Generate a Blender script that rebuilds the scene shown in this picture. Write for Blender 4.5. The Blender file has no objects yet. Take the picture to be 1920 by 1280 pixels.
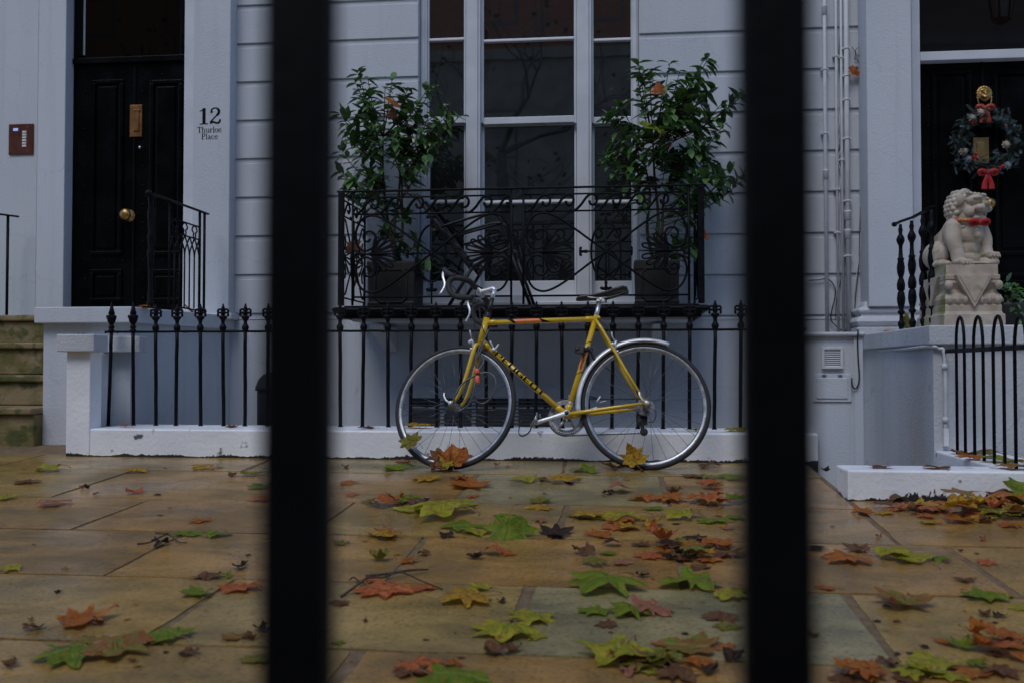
import bpy, bmesh, math, random
from mathutils import Vector, Matrix, Euler

SC = bpy.context.scene
COL = SC.collection
random.seed(7)
PI = math.pi
R = math.radians

# ------------------------------------------------------------------ camera
FPX = 1867.0
YAW, PITCH = R(6.27), R(1.5)
CAMZ = 0.51
cam_d = bpy.data.cameras.new('Camera')
cam_d.sensor_width = 36.0
cam_d.lens = 36.0 * FPX / 1920.0
cam_d.clip_start = 0.02
cam_d.clip_end = 500
cam_d.dof.use_dof = True
cam_d.dof.focus_distance = 5.25
cam_d.dof.aperture_fstop = 3.8
cam = bpy.data.objects.new('Camera', cam_d)
cam.location = (0, 0, CAMZ)
cam.rotation_euler = (PI / 2 + PITCH, 0, YAW)
COL.objects.link(cam)
SC.camera = cam

# ------------------------------------------------------------------ sky, sun, exposure
SUN_EL, SUN_AZ = R(56), R(197)
w = bpy.data.worlds.new('World')
SC.world = w
w.use_nodes = True
nt = w.node_tree
sky = nt.nodes.new('ShaderNodeTexSky')
sky.sky_type = 'NISHITA'
sky.sun_disc = False
sky.sun_elevation = SUN_EL
sky.sun_rotation = SUN_AZ
sky.air_density = 1.0
sky.dust_density = 0.6
sky.ozone_density = 4.0
nt.links.new(sky.outputs[0], nt.nodes['Background'].inputs[0])
nt.nodes['Background'].inputs[1].default_value = 0.115
sun_d = bpy.data.lights.new('sun', 'SUN')
sun_d.energy = 0.85
sun_d.angle = R(28)
sun_d.color = (1.0, 0.965, 0.92)
sun = bpy.data.objects.new('sun', sun_d)
COL.objects.link(sun)
sd = Vector((math.sin(SUN_AZ) * math.cos(SUN_EL), math.cos(SUN_AZ) * math.cos(SUN_EL), math.sin(SUN_EL)))
sun.rotation_euler = sd.to_track_quat('Z', 'Y').to_euler()
SC.view_settings.view_transform = 'Standard'
SC.view_settings.look = 'None'
SC.view_settings.gamma = 1.0
SC.view_settings.use_curve_mapping = False
SC.view_settings.exposure = 0.44

# ------------------------------------------------------------------ helpers
_cf = Vector((-math.sin(YAW) * math.cos(PITCH), math.cos(YAW) * math.cos(PITCH), math.sin(PITCH)))
_cr = Vector((math.cos(YAW), math.sin(YAW), 0))
_cu = _cr.cross(_cf)
CAM = Vector((0, 0, CAMZ))
SLOPE, GY0 = 0.052, 5.45            # the pavement falls gently towards the kerb


def ray(px, py):
    return _cf + (px - 960) / FPX * _cr + (640 - py) / FPX * _cu


def at(px, py, Y):
    d = ray(px, py)
    return CAM + d * (Y / d.y)


def X_(px, Y):
    return at(px, 640, Y).x


def Z_(px, py, Y):
    return at(px, py, Y).z


def gz(y):
    return SLOPE * (y - GY0)


def G(px, py):
    d = ray(px, py)
    t = (-SLOPE * GY0 - CAM.z) / (d.z - SLOPE * d.y)
    return CAM + d * t


ORG = {}


def tag(o, label=None, cat=None, group=None, kind=None):
    if label: o['label'] = label
    if cat: o['category'] = cat
    if group: o['group'] = group
    if kind: o['kind'] = kind
    return o


def thing(name, label, cat, loc=(0, 0, 0), group=None):
    o = bpy.data.objects.new(name, None)
    o.empty_display_size = 0.1
    COL.objects.link(o)
    o.location = loc
    ORG[o.name] = Vector(loc)
    return tag(o, label, cat, group)


def catmull(pts, k=6, closed=False):
    P = [Vector(p) for p in pts]
    n = len(P)
    out = []
    segs = n if closed else n - 1
    for i in range(segs):
        if closed:
            a, b, c, d = P[(i - 1) % n], P[i], P[(i + 1) % n], P[(i + 2) % n]
        else:
            a, b, c, d = P[max(i - 1, 0)], P[i], P[i + 1], P[min(i + 2, n - 1)]
        for j in range(k):
            t = j / k
            out.append(0.5 * ((2 * b) + (c - a) * t + (2 * a - 5 * b + 4 * c - d) * t * t + (3 * b - a - 3 * c + d) * t ** 3))
    if not closed:
        out.append(P[-1])
    return out


class MB:
    def __init__(s):
        s.v = []; s.f = []; s.sm = []; s.mi = []; s.tint = []

    def add(s, vs, fs, smooth=False, mi=0, tint=0.0):
        b = len(s.v)
        s.v.extend([Vector(v) for v in vs])
        for f in fs:
            s.f.append([b + i for i in f]); s.sm.append(smooth); s.mi.append(mi); s.tint.append(tint)
        return s

    def box(s, x0, x1, y0, y1, z0, z1, mi=0, tint=0.0):
        vs = [(x0, y0, z0), (x1, y0, z0), (x1, y1, z0), (x0, y1, z0), (x0, y0, z1), (x1, y0, z1), (x1, y1, z1), (x0, y1, z1)]
        return s.add(vs, [(3, 2, 1, 0), (4, 5, 6, 7), (0, 1, 5, 4), (1, 2, 6, 5), (2, 3, 7, 6), (3, 0, 4, 7)], False, mi, tint)

    def obox(s, c, ax, ay, az, h, mi=0):
        """box about c with half sizes h along unit axes"""
        c = Vector(c); ax = Vector(ax) * h[0]; ay = Vector(ay) * h[1]; az = Vector(az) * h[2]
        vs = [c + ax * i + ay * j + az * k for k in (-1, 1) for i, j in ((-1, -1), (1, -1), (1, 1), (-1, 1))]
        return s.add(vs, [(3, 2, 1, 0), (4, 5, 6, 7), (0, 1, 5, 4), (1, 2, 6, 5), (2, 3, 7, 6), (3, 0, 4, 7)], False, mi)

    def tube(s, pts, r, n=8, closed=False, mi=0, flat=None, smooth=True, ref=None):
        P = [Vector(p) for p in pts]
        m = len(P)
        if m < 2: return s
        rr = r if isinstance(r, (list, tuple)) else [r] * m
        T = []
        for i in range(m):
            a = P[(i - 1) % m] if (closed or i > 0) else P[i]
            b = P[(i + 1) % m] if (closed or i < m - 1) else P[i]
            t = b - a
            T.append(t.normalized() if t.length > 1e-9 else Vector((0, 0, 1)))
        up = Vector(ref) if ref is not None else (Vector((0, 0, 1)) if abs(T[0].z) < 0.9 else Vector((1, 0, 0)))
        N = (up - T[0] * up.dot(T[0])).normalized()
        vs = []
        for i in range(m):
            N = N - T[i] * N.dot(T[i])
            N = N.normalized() if N.length > 1e-6 else T[i].orthogonal().normalized()
            B = T[i].cross(N)
            fx, fy = (1, 1) if flat is None else flat
            for k in range(n):
                a = 2 * PI * (k + 0.5) / n
                vs.append(P[i] + (N * math.cos(a) * fx + B * math.sin(a) * fy) * rr[i])
        fs = []
        for i in range(m if closed else m - 1):
            j = (i + 1) % m
            for k in range(n):
                l = (k + 1) % n
                fs.append((i * n + k, i * n + l, j * n + l, j * n + k))
        b = len(s.v)
        s.add(vs, fs, smooth, mi)
        if not closed:
            s.add([], [], False, mi)
            s.f.append([b + k for k in range(n)][::-1]); s.sm.append(False); s.mi.append(mi); s.tint.append(0.0)
            s.f.append([b + (m - 1) * n + k for k in range(n)]); s.sm.append(False); s.mi.append(mi); s.tint.append(0.0)
        return s

    def lathe(s, prof, c=(0, 0, 0), axis=(0, 0, 1), n=16, mi=0, smooth=True):
        """prof: (radius, along-axis) pairs"""
        c = Vector(c); A = Vector(axis).normalized()
        U = A.orthogonal().normalized(); V = A.cross(U)
        vs = []
        for r_, h in prof:
            for k in range(n):
                a = 2 * PI * k / n
                vs.append(c + A * h + (U * math.cos(a) + V * math.sin(a)) * max(r_, 1e-5))
        fs = []
        for i in range(len(prof) - 1):
            for k in range(n):
                l = (k + 1) % n
                fs.append((i * n + k, i * n + l, (i + 1) * n + l, (i + 1) * n + k))
        fs.append(tuple(range(n))[::-1]); fs.append(tuple((len(prof) - 1) * n + k for k in range(n)))
        return s.add(vs, fs, smooth, mi)

    def sqlathe(s, prof, c, sx=1.0, sy=1.0, mi=0):
        """square section moulding: (half size, height)"""
        c = Vector(c); vs = []
        for h_, z in prof:
            for i, j in ((-1, -1), (1, -1), (1, 1), (-1, 1)):
                vs.append(c + Vector((i * h_ * sx, j * h_ * sy, z)))
        fs = []
        for i in range(len(prof) - 1):
            for k in range(4):
                l = (k + 1) % 4
                fs.append((i * 4 + k, i * 4 + l, (i + 1) * 4 + l, (i + 1) * 4 + k))
        m = len(prof) - 1
        fs.append((3, 2, 1, 0)); fs.append((m * 4, m * 4 + 1, m * 4 + 2, m * 4 + 3))
        return s.add(vs, fs, False, mi)

    def ell(s, c, r, rot=None, nu=12, nv=8, mi=0):
        c = Vector(c)
        r = (r, r, r) if not isinstance(r, (tuple, list)) else r
        M = rot if rot is not None else Matrix.Identity(3)
        vs = [c + M @ Vector((0, 0, r[2]))]
        for i in range(1, nv):
            a = PI * i / nv
            for k in range(nu):
                b = 2 * PI * k / nu
                vs.append(c + M @ Vector((r[0] * math.sin(a) * math.cos(b), r[1] * math.sin(a) * math.sin(b), r[2] * math.cos(a))))
        vs.append(c + M @ Vector((0, 0, -r[2])))
        fs = [(0, 1 + k, 1 + (k + 1) % nu) for k in range(nu)]
        for i in range(nv - 2):
            for k in range(nu):
                l = (k + 1) % nu
                fs.append((1 + i * nu + k, 1 + (i + 1) * nu + k, 1 + (i + 1) * nu + l, 1 + i * nu + l))
        e = len(vs) - 1
        fs += [(e, 1 + (nv - 2) * nu + (k + 1) % nu, 1 + (nv - 2) * nu + k) for k in range(nu)]
        return s.add(vs, fs, True, mi)

    def prism(s, poly, o, ax, ay, az, d, mi=0, smooth=False):
        """2D polygon in plane (ax, ay) at o extruded by d along az"""
        o = Vector(o); ax = Vector(ax); ay = Vector(ay); az = Vector(az)
        n = len(poly)
        vs = [o + ax * p[0] + ay * p[1] for p in poly] + [o + ax * p[0] + ay * p[1] + az * d for p in poly]
        fs = [tuple(range(n))[::-1], tuple(range(n, 2 * n))] + [(i, (i + 1) % n, n + (i + 1) % n, n + i) for i in range(n)]
        return s.add(vs, fs, smooth, mi)

    def build(s, name, mats, parent=None, loc=None, bevel=0, seg=2):
        if parent is not None:
            org = ORG[parent.name]
        else:
            org = Vector(loc) if loc is not None else Vector((0, 0, 0))
        me = bpy.data.meshes.new(name)
        me.from_pydata([v - org for v in s.v], [], s.f)
        me.polygons.foreach_set('use_smooth', s.sm)
        if any(s.tint):
            at_ = me.attributes.new('tint', 'FLOAT', 'FACE')
            at_.data.foreach_set('value', s.tint)
        for m in (mats if isinstance(mats, (list, tuple)) else [mats]):
            me.materials.append(m)
        me.polygons.foreach_set('material_index', s.mi)
        me.update()
        o = bpy.data.objects.new(name, me)
        COL.objects.link(o)
        ORG[o.name] = org
        if parent is not None:
            o.parent = parent
        else:
            o.location = org
        if bevel:
            b = o.modifiers.new('bevel', 'BEVEL')
            b.width = bevel; b.segments = seg; b.limit_method = 'ANGLE'; b.angle_limit = R(40)
        return o


def children(o):
    return [c for c in COL.objects if c.parent == o]


def copy_tree(o, parent=None, kids=None):
    kids = children(o) if kids is None else kids
    c = o.copy(); COL.objects.link(c)
    if parent is not None: c.parent = parent
    ORG[c.name] = ORG.get(o.name, Vector((0, 0, 0)))
    for k in kids: copy_tree(k, c)
    return c


def voxel_mesh(mb, name, mat, parent=None, loc=None, vox=0.004, smooth_it=4, decimate=None):
    """one continuous surface out of overlapping lumps"""
    o = mb.build(name, mat, parent, loc)
    m = o.modifiers.new('remesh', 'REMESH'); m.mode = 'VOXEL'; m.voxel_size = vox; m.use_smooth_shade = True
    sm = o.modifiers.new('smooth', 'SMOOTH'); sm.factor = 0.5; sm.iterations = smooth_it
    return o

# ------------------------------------------------------------------ materials
MATS = {}


def pm(name, c1, c2=None, scale=8.0, rough=0.6, rough2=None, bump=0.0, bscale=60.0, metal=0.0, spec=0.5, stretch=(1, 1, 1),
       contrast=(0.35, 0.65), ior=None, coat=0.0, detail=6.0, bdist=0.01, spots=None, weather=0.0):
    """procedural painted / stone / metal surface: two tones mixed by noise, bump from finer noise, optional dark specks"""
    m = bpy.data.materials.new(name); m.use_nodes = True
    n = m.node_tree; L = n.links
    b = n.nodes['Principled BSDF']
    b.inputs['Metallic'].default_value = metal
    b.inputs['Specular IOR Level'].default_value = spec
    if ior: b.inputs['IOR'].default_value = ior
    b.inputs['Coat Weight'].default_value = coat
    tc = n.nodes.new('ShaderNodeTexCoord'); mp = n.nodes.new('ShaderNodeMapping')
    mp.inputs['Scale'].default_value = stretch
    L.new(tc.outputs['Object'], mp.inputs[0])
    no = n.nodes.new('ShaderNodeTexNoise'); no.inputs['Scale'].default_value = scale; no.inputs['Detail'].default_value = detail
    L.new(mp.outputs[0], no.inputs['Vector'])
    cr = n.nodes.new('ShaderNodeValToRGB')
    cr.color_ramp.elements[0].position = contrast[0]; cr.color_ramp.elements[1].position = contrast[1]
    c2 = c2 or c1
    cr.color_ramp.elements[0].color = (*c1, 1); cr.color_ramp.elements[1].color = (*c2, 1)
    L.new(no.outputs['Fac'], cr.inputs[0])
    out = cr.outputs[0]
    if spots:
        (sc_, th, colr, amt) = spots
        n2 = n.nodes.new('ShaderNodeTexNoise'); n2.inputs['Scale'].default_value = sc_; n2.inputs['Detail'].default_value = 8
        L.new(tc.outputs['Object'], n2.inputs['Vector'])
        r2 = n.nodes.new('ShaderNodeValToRGB'); r2.color_ramp.elements[0].position = th; r2.color_ramp.elements[1].position = th + 0.05
        L.new(n2.outputs['Fac'], r2.inputs[0])
        ml = n.nodes.new('ShaderNodeMath'); ml.operation = 'MULTIPLY'; ml.inputs[1].default_value = amt
        L.new(r2.outputs[0], ml.inputs[0])
        mx = n.nodes.new('ShaderNodeMix'); mx.data_type = 'RGBA'
        L.new(ml.outputs[0], mx.inputs[0]); L.new(out, mx.inputs[6]); mx.inputs[7].default_value = (*colr, 1)
        out = mx.outputs[2]
    if weather:
        # old drip stains and hairline cracks in the paint
        m2 = n.nodes.new('ShaderNodeMapping'); m2.inputs['Scale'].default_value = (13, 13, .55); L.new(tc.outputs['Object'], m2.inputs[0])
        w1_ = n.nodes.new('ShaderNodeTexNoise'); w1_.inputs['Scale'].default_value = 1.0; w1_.inputs['Detail'].default_value = 5; L.new(m2.outputs[0], w1_.inputs['Vector'])
        q1 = n.nodes.new('ShaderNodeMapRange'); q1.inputs[1].default_value = .56; q1.inputs[2].default_value = .78; q1.inputs[4].default_value = weather; L.new(w1_.outputs['Fac'], q1.inputs[0])
        wn = n.nodes.new('ShaderNodeTexNoise'); wn.inputs['Scale'].default_value = 3; wn.inputs['Detail'].default_value = 6; L.new(tc.outputs['Object'], wn.inputs['Vector'])
        wa = n.nodes.new('ShaderNodeVectorMath'); wa.operation = 'MULTIPLY_ADD'; wa.inputs[1].default_value = (.5, .5, .5); L.new(wn.outputs['Color'], wa.inputs[0]); L.new(tc.outputs['Object'], wa.inputs[2])
        vo = n.nodes.new('ShaderNodeTexVoronoi'); vo.feature = 'DISTANCE_TO_EDGE'; vo.inputs['Scale'].default_value = 1.3; L.new(wa.outputs[0], vo.inputs['Vector'])
        q2 = n.nodes.new('ShaderNodeMapRange'); q2.inputs[1].default_value = .0; q2.inputs[2].default_value = .006; q2.inputs[3].default_value = weather * 1.2; q2.inputs[4].default_value = 0; L.new(vo.outputs['Distance'], q2.inputs[0])
        mxx = n.nodes.new('ShaderNodeMath'); mxx.operation = 'MAXIMUM'; L.new(q1.outputs[0], mxx.inputs[0]); L.new(q2.outputs[0], mxx.inputs[1])
        mx = n.nodes.new('ShaderNodeMix'); mx.data_type = 'RGBA'; mx.inputs[7].default_value = (.20, .20, .20, 1)
        L.new(mxx.outputs[0], mx.inputs[0]); L.new(out, mx.inputs[6]); out = mx.outputs[2]
    L.new(out, b.inputs['Base Color'])
    if rough2 is None:
        b.inputs['Roughness'].default_value = rough
    else:
        mr = n.nodes.new('ShaderNodeMapRange'); mr.inputs[1].default_value = contrast[0]; mr.inputs[2].default_value = contrast[1]
        mr.inputs[3].default_value = rough; mr.inputs[4].default_value = rough2
        L.new(no.outputs['Fac'], mr.inputs[0]); L.new(mr.outputs[0], b.inputs['Roughness'])
    if bump:
        nb = n.nodes.new('ShaderNodeTexNoise'); nb.inputs['Scale'].default_value = bscale; nb.inputs['Detail'].default_value = 5
        L.new(tc.outputs['Object'], nb.inputs['Vector'])
        bp = n.nodes.new('ShaderNodeBump'); bp.inputs['Strength'].default_value = bump; bp.inputs['Distance'].default_value = bdist
        L.new(nb.outputs['Fac'], bp.inputs['Height']); L.new(bp.outputs[0], b.inputs['Normal'])
    MATS[name] = m
    return m


WALL = pm('stucco_paint', (.49, .52, .57), (.555, .585, .635), 1.6, .55, .7, .35, 90, stretch=(1, 1, .35), bdist=.008, spots=(5, .69, (.36, .36, .35), .35), weather=.16)  # darker than the plinth paint: weaker light higher up is put into the colour
WALLD = pm('old_stucco_paint', (.45, .465, .50), (.55, .57, .61), 2.5, .5, .7, .4, 70, stretch=(1, 1, .3), bdist=.010, spots=(7, .66, (.26, .27, .24), .5), weather=.32)
PLINTH = pm('masonry_paint', (.68, .69, .72), (.78, .79, .81), 5, .35, .55, .5, 45, bdist=.006, spots=(16, .70, (.05, .05, .05), .8))
FRAMEW = pm('white_gloss_paint', (.56, .585, .635), (.63, .655, .70), 6, .28, .4, .1, 40, bdist=.003)
BLACKI = pm('black_iron_paint', (.002, .002, .0035), (.006, .006, .008), 30, .38, .58, .5, 160, bdist=.003, spec=.13)
BLACKN = pm('navy_black_iron_paint', (.0012, .0013, .0025), (.002, .0022, .004), 20, .5, .6, .3, 160, bdist=.003, spec=.12)
BLACKG = pm('black_gloss_paint', (.0015, .0015, .002), (.003, .003, .0035), 5, .2, .32, .08, 12, bdist=.004, spec=.13)
BRASS = pm('brass', (.32, .19, .07), (.45, .28, .10), 25, .28, .5, .1, 60, metal=1.0)
COPPER = pm('letter_plate_copper', (.22, .10, .035), (.30, .14, .05), 12, .4, .5, .1, 60, metal=.75)
STEPM = pm('mossy_step_stone', (.25, .185, .095), (.13, .11, .03), 5, .75, .9, .6, 40, bdist=.01, spots=(6, .54, (.055, .065, .012), .8), contrast=(.4, .62))
MARBLE = pm('statue_marble', (.36, .295, .235), (.48, .41, .335), 14, .6, .75, .35, 70, bdist=.004, spots=(8, .6, (.22, .21, .08), .55))
MOSSM = pm('mossy_marble', (.40, .35, .29), (.20, .20, .06), 8, .7, .8, .4, 60, bdist=.004, contrast=(.4, .6))
GREYP = pm('grey_planter', (.010, .010, .0105), (.020, .019, .020), 14, .55, .7, .3, 80, bdist=.003)
LEADM = pm('grey_plastic', (.52, .53, .55), (.62, .63, .66), 10, .5, .6, .1, 40)
CABLEW = pm('white_cable', (.50, .50, .51), (.64, .64, .66), 20, .55)
CABLEB = pm('black_cable', (.01, .01, .012), (.02, .02, .022), 20, .5)
ALU = pm('aluminium', (.45, .46, .47), (.60, .60, .62), 20, .3, .5, .15, 120, metal=.9)
SILVERP = pm('pale_alloy', (.60, .61, .63), (.74, .74, .76), 18, .28, .45, .1, 120, metal=.45)
RIMM = pm('rim_alloy', (.30, .31, .33), (.42, .43, .45), 30, .3, .45, .1, 120, metal=.8)
SPOKEM = pm('spoke_steel', (.10, .10, .105), (.16, .16, .165), 40, .3, .45, metal=.9)
STEEL = pm('steel', (.30, .30, .31), (.45, .45, .46), 40, .25, .4, metal=1.0)
RUBBER = pm('rubber', (.012, .012, .013), (.022, .022, .024), 40, .65, .8, .3, 200, bdist=.002)
BIKEY = pm('yellow_frame_paint', (.60, .375, .003), (.66, .42, .006), 25, .22, .34, .06, 200, coat=.6, bdist=.001, spots=(60, .74, (.16, .07, .02), .8))
BLACKP = pm('black_plastic', (.008, .008, .009), (.014, .014, .015), 40, .4, .5, .2, 150)
REDR = pm('red_ribbon', (.30, .003, .004), (.40, .006, .006), 30, .55, .7, .2, 120)
ORANGER = pm('orange_ribbon', (.45, .05, .012), (.30, .02, .01), 60, .35, .5)
CORAL = pm('coral_plastic', (.70, .10, .055), (.78, .14, .08), 30, .4)
LOCKC = pm('grey_lock_cable', (.05, .055, .06), (.09, .095, .10), 60, .35)
ORANGED = pm('orange_decal', (.72, .16, .03), (.76, .20, .05), 40, .35)
REDD = pm('red_decal', (.60, .02, .02), (.60, .03, .03), 40, .35)
WHITED = pm('white_decal', (.72, .72, .72), (.78, .78, .78), 40, .35)
INK = pm('black_lettering', (.002, .002, .003), (.003, .003, .004), 40, .55, spec=.15)
SCREEN = None
TWIG = pm('twig_bark', (.035, .022, .014), (.075, .045, .028), 40, .8, .9, .4, 150)
BARK = pm('plane_bark', (.08, .076, .066), (.15, .14, .12), 6, .85, .9, .5, 30)
SOIL = pm('potting_soil', (.02, .014, .009), (.045, .03, .02), 40, .9)
DARKIN = pm('dark_interior', (.006, .006, .006), (.01, .01, .01), 5, .8)


def glass_pane(name, ior, base, transp=0.0):
    m = bpy.data.materials.new(name); m.use_nodes = True
    n = m.node_tree; L = n.links
    b = n.nodes['Principled BSDF']
    b.inputs['Base Color'].default_value = (*base, 1)
    b.inputs['Roughness'].default_value = 0.015
    b.inputs['IOR'].default_value = ior
    tc = n.nodes.new('ShaderNodeTexCoord')
    nb = n.nodes.new('ShaderNodeTexNoise'); nb.inputs['Scale'].default_value = 2.3
    L.new(tc.outputs['Object'], nb.inputs['Vector'])
    bp = n.nodes.new('ShaderNodeBump'); bp.inputs['Strength'].default_value = .03; bp.inputs['Distance'].default_value = .02
    L.new(nb.outputs['Fac'], bp.inputs['Height']); L.new(bp.outputs[0], b.inputs['Normal'])
    if transp:
        t = n.nodes.new('ShaderNodeBsdfTransparent'); mx = n.nodes.new('ShaderNodeMixShader')
        mx.inputs[0].default_value = transp
        L.new(b.outputs[0], mx.inputs[1]); L.new(t.outputs[0], mx.inputs[2])
        L.new(mx.outputs[0], n.nodes['Material Output'].inputs[0])
    return m


GLASS = glass_pane('old_window_glass', 2.3, (.012, .013, .015))
DARKGLASS = glass_pane('dark_fanlight_glass', 1.45, (.002, .002, .002))
FANGLASS = glass_pane('fanlight_glass', 1.6, (.004, .004, .004), .55)


def emis(name, c, s):
    m = bpy.data.materials.new(name); m.use_nodes = True
    b = m.node_tree.nodes['Principled BSDF']
    b.inputs['Base Color'].default_value = (*c, 1)
    b.inputs['Emission Color'].default_value = (*c, 1); b.inputs['Emission Strength'].default_value = s
    return m


SCREEN = emis('lcd_screen', (.35, .5, .9), .3)


def pave_mat():
    m = bpy.data.materials.new('york_stone'); m.use_nodes = True
    n = m.node_tree; L = n.links; N = n.nodes.new
    b = n.nodes['Principled BSDF']; b.inputs['Specular IOR Level'].default_value = .30
    tc = N('ShaderNodeTexCoord')
    a = N('ShaderNodeAttribute'); a.attribute_name = 'tint'
    cr = N('ShaderNodeValToRGB'); e = cr.color_ramp.elements
    e[0].position = 0; e[0].color = (.275, .160, .048, 1)
    e[1].position = 1; e[1].color = (.25, .215, .108, 1)
    for p, c in ((.25, (.335, .19, .058, 1)), (.5, (.31, .20, .062, 1)), (.75, (.28, .205, .075, 1))):
        k = e.new(p); k.color = c
    L.new(a.outputs['Fac'], cr.inputs[0])
    # bedding figure of the stone, shifted per slab
    cmb = N('ShaderNodeCombineXYZ'); mu = N('ShaderNodeMath'); mu.operation = 'MULTIPLY'; mu.inputs[1].default_value = 37.0
    L.new(a.outputs['Fac'], mu.inputs[0]); L.new(mu.outputs[0], cmb.inputs[2]); L.new(mu.outputs[0], cmb.inputs[0])
    ad = N('ShaderNodeVectorMath'); ad.operation = 'ADD'
    L.new(tc.outputs['Object'], ad.inputs[0]); L.new(cmb.outputs[0], ad.inputs[1])
    mp = N('ShaderNodeMapping'); mp.inputs['Scale'].default_value = (1.0, 1.7, 1); mp.inputs['Rotation'].default_value = (0, 0, .12)
    L.new(ad.outputs[0], mp.inputs[0])
    n1 = N('ShaderNodeTexNoise'); n1.inputs['Scale'].default_value = 2.6; n1.inputs['Detail'].default_value = 12; n1.inputs['Roughness'].default_value = .62; n1.inputs['Distortion'].default_value = .7
    L.new(mp.outputs[0], n1.inputs['Vector'])
    r1 = N('ShaderNodeValToRGB'); r1.color_ramp.elements[0].position = .36; r1.color_ramp.elements[1].position = .66
    r1.color_ramp.elements[0].color = (.56, .56, .56, 1); r1.color_ramp.elements[1].color = (1.22, 1.14, 1.04, 1)
    L.new(n1.outputs['Fac'], r1.inputs[0])
    mx = N('ShaderNodeMix'); mx.data_type = 'RGBA'; mx.blend_type = 'MULTIPLY'; mx.inputs[0].default_value = 1
    L.new(cr.outputs[0], mx.inputs[6]); L.new(r1.outputs[0], mx.inputs[7])
    # dark stains and algae
    n2 = N('ShaderNodeTexNoise'); n2.inputs['Scale'].default_value = 1.7; n2.inputs['Detail'].default_value = 10
    L.new(tc.outputs['Object'], n2.inputs['Vector'])
    r2 = N('ShaderNodeValToRGB'); r2.color_ramp.elements[0].position = .52; r2.color_ramp.elements[1].position = .7
    L.new(n2.outputs['Fac'], r2.inputs[0])
    ml = N('ShaderNodeMath'); ml.operation = 'MULTIPLY'; ml.inputs[1].default_value = .62
    L.new(r2.outputs[0], ml.inputs[0])
    mx2 = N('ShaderNodeMix'); mx2.data_type = 'RGBA'; mx2.inputs[7].default_value = (.075, .066, .036, 1)
    L.new(ml.outputs[0], mx2.inputs[0]); L.new(mx.outputs[2], mx2.inputs[6])
    # grit specks
    n3 = N('ShaderNodeTexNoise'); n3.inputs['Scale'].default_value = 85; n3.inputs['Detail'].default_value = 3
    L.new(tc.outputs['Object'], n3.inputs['Vector'])
    r3 = N('ShaderNodeValToRGB'); r3.color_ramp.elements[0].position = .33; r3.color_ramp.elements[1].position = .52
    r3.color_ramp.elements[0].color = (.70, .69, .67, 1); r3.color_ramp.elements[1].color = (1.08, 1.08, 1.08, 1)
    L.new(n3.outputs['Fac'], r3.inputs[0])
    mx3 = N('ShaderNodeMix'); mx3.data_type = 'RGBA'; mx3.blend_type = 'MULTIPLY'; mx3.inputs[0].default_value = 1
    L.new(mx2.outputs[2], mx3.inputs[6]); L.new(r3.outputs[0], mx3.inputs[7])
    L.new(mx3.outputs[2], b.inputs['Base Color'])
    mr = N('ShaderNodeMapRange'); mr.inputs[1].default_value = .35; mr.inputs[2].default_value = .65; mr.inputs[3].default_value = .13; mr.inputs[4].default_value = .42
    L.new(n2.outputs['Fac'], mr.inputs[0]); L.new(mr.outputs[0], b.inputs['Roughness'])
    bp = N('ShaderNodeBump'); bp.inputs['Strength'].default_value = .6; bp.inputs['Distance'].default_value = .012
    hm = N('ShaderNodeMath'); hm.operation = 'ADD'; h2 = N('ShaderNodeMath'); h2.operation = 'MULTIPLY'; h2.inputs[1].default_value = .12
    L.new(n3.outputs['Fac'], h2.inputs[0]); L.new(n1.outputs['Fac'], hm.inputs[0]); L.new(h2.outputs[0], hm.inputs[1])
    L.new(hm.outputs[0], bp.inputs['Height']); L.new(bp.outputs[0], b.inputs['Normal'])
    return m


PAVE = pave_mat()
GROUT = pm('joint_mortar', (.105, .066, .030), (.19, .125, .062), 25, .7, .85, .6, 90, bdist=.006)
ASPHALT = pm('asphalt', (.035, .035, .037), (.06, .06, .062), 40, .4, .7, .5, 120)


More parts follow.
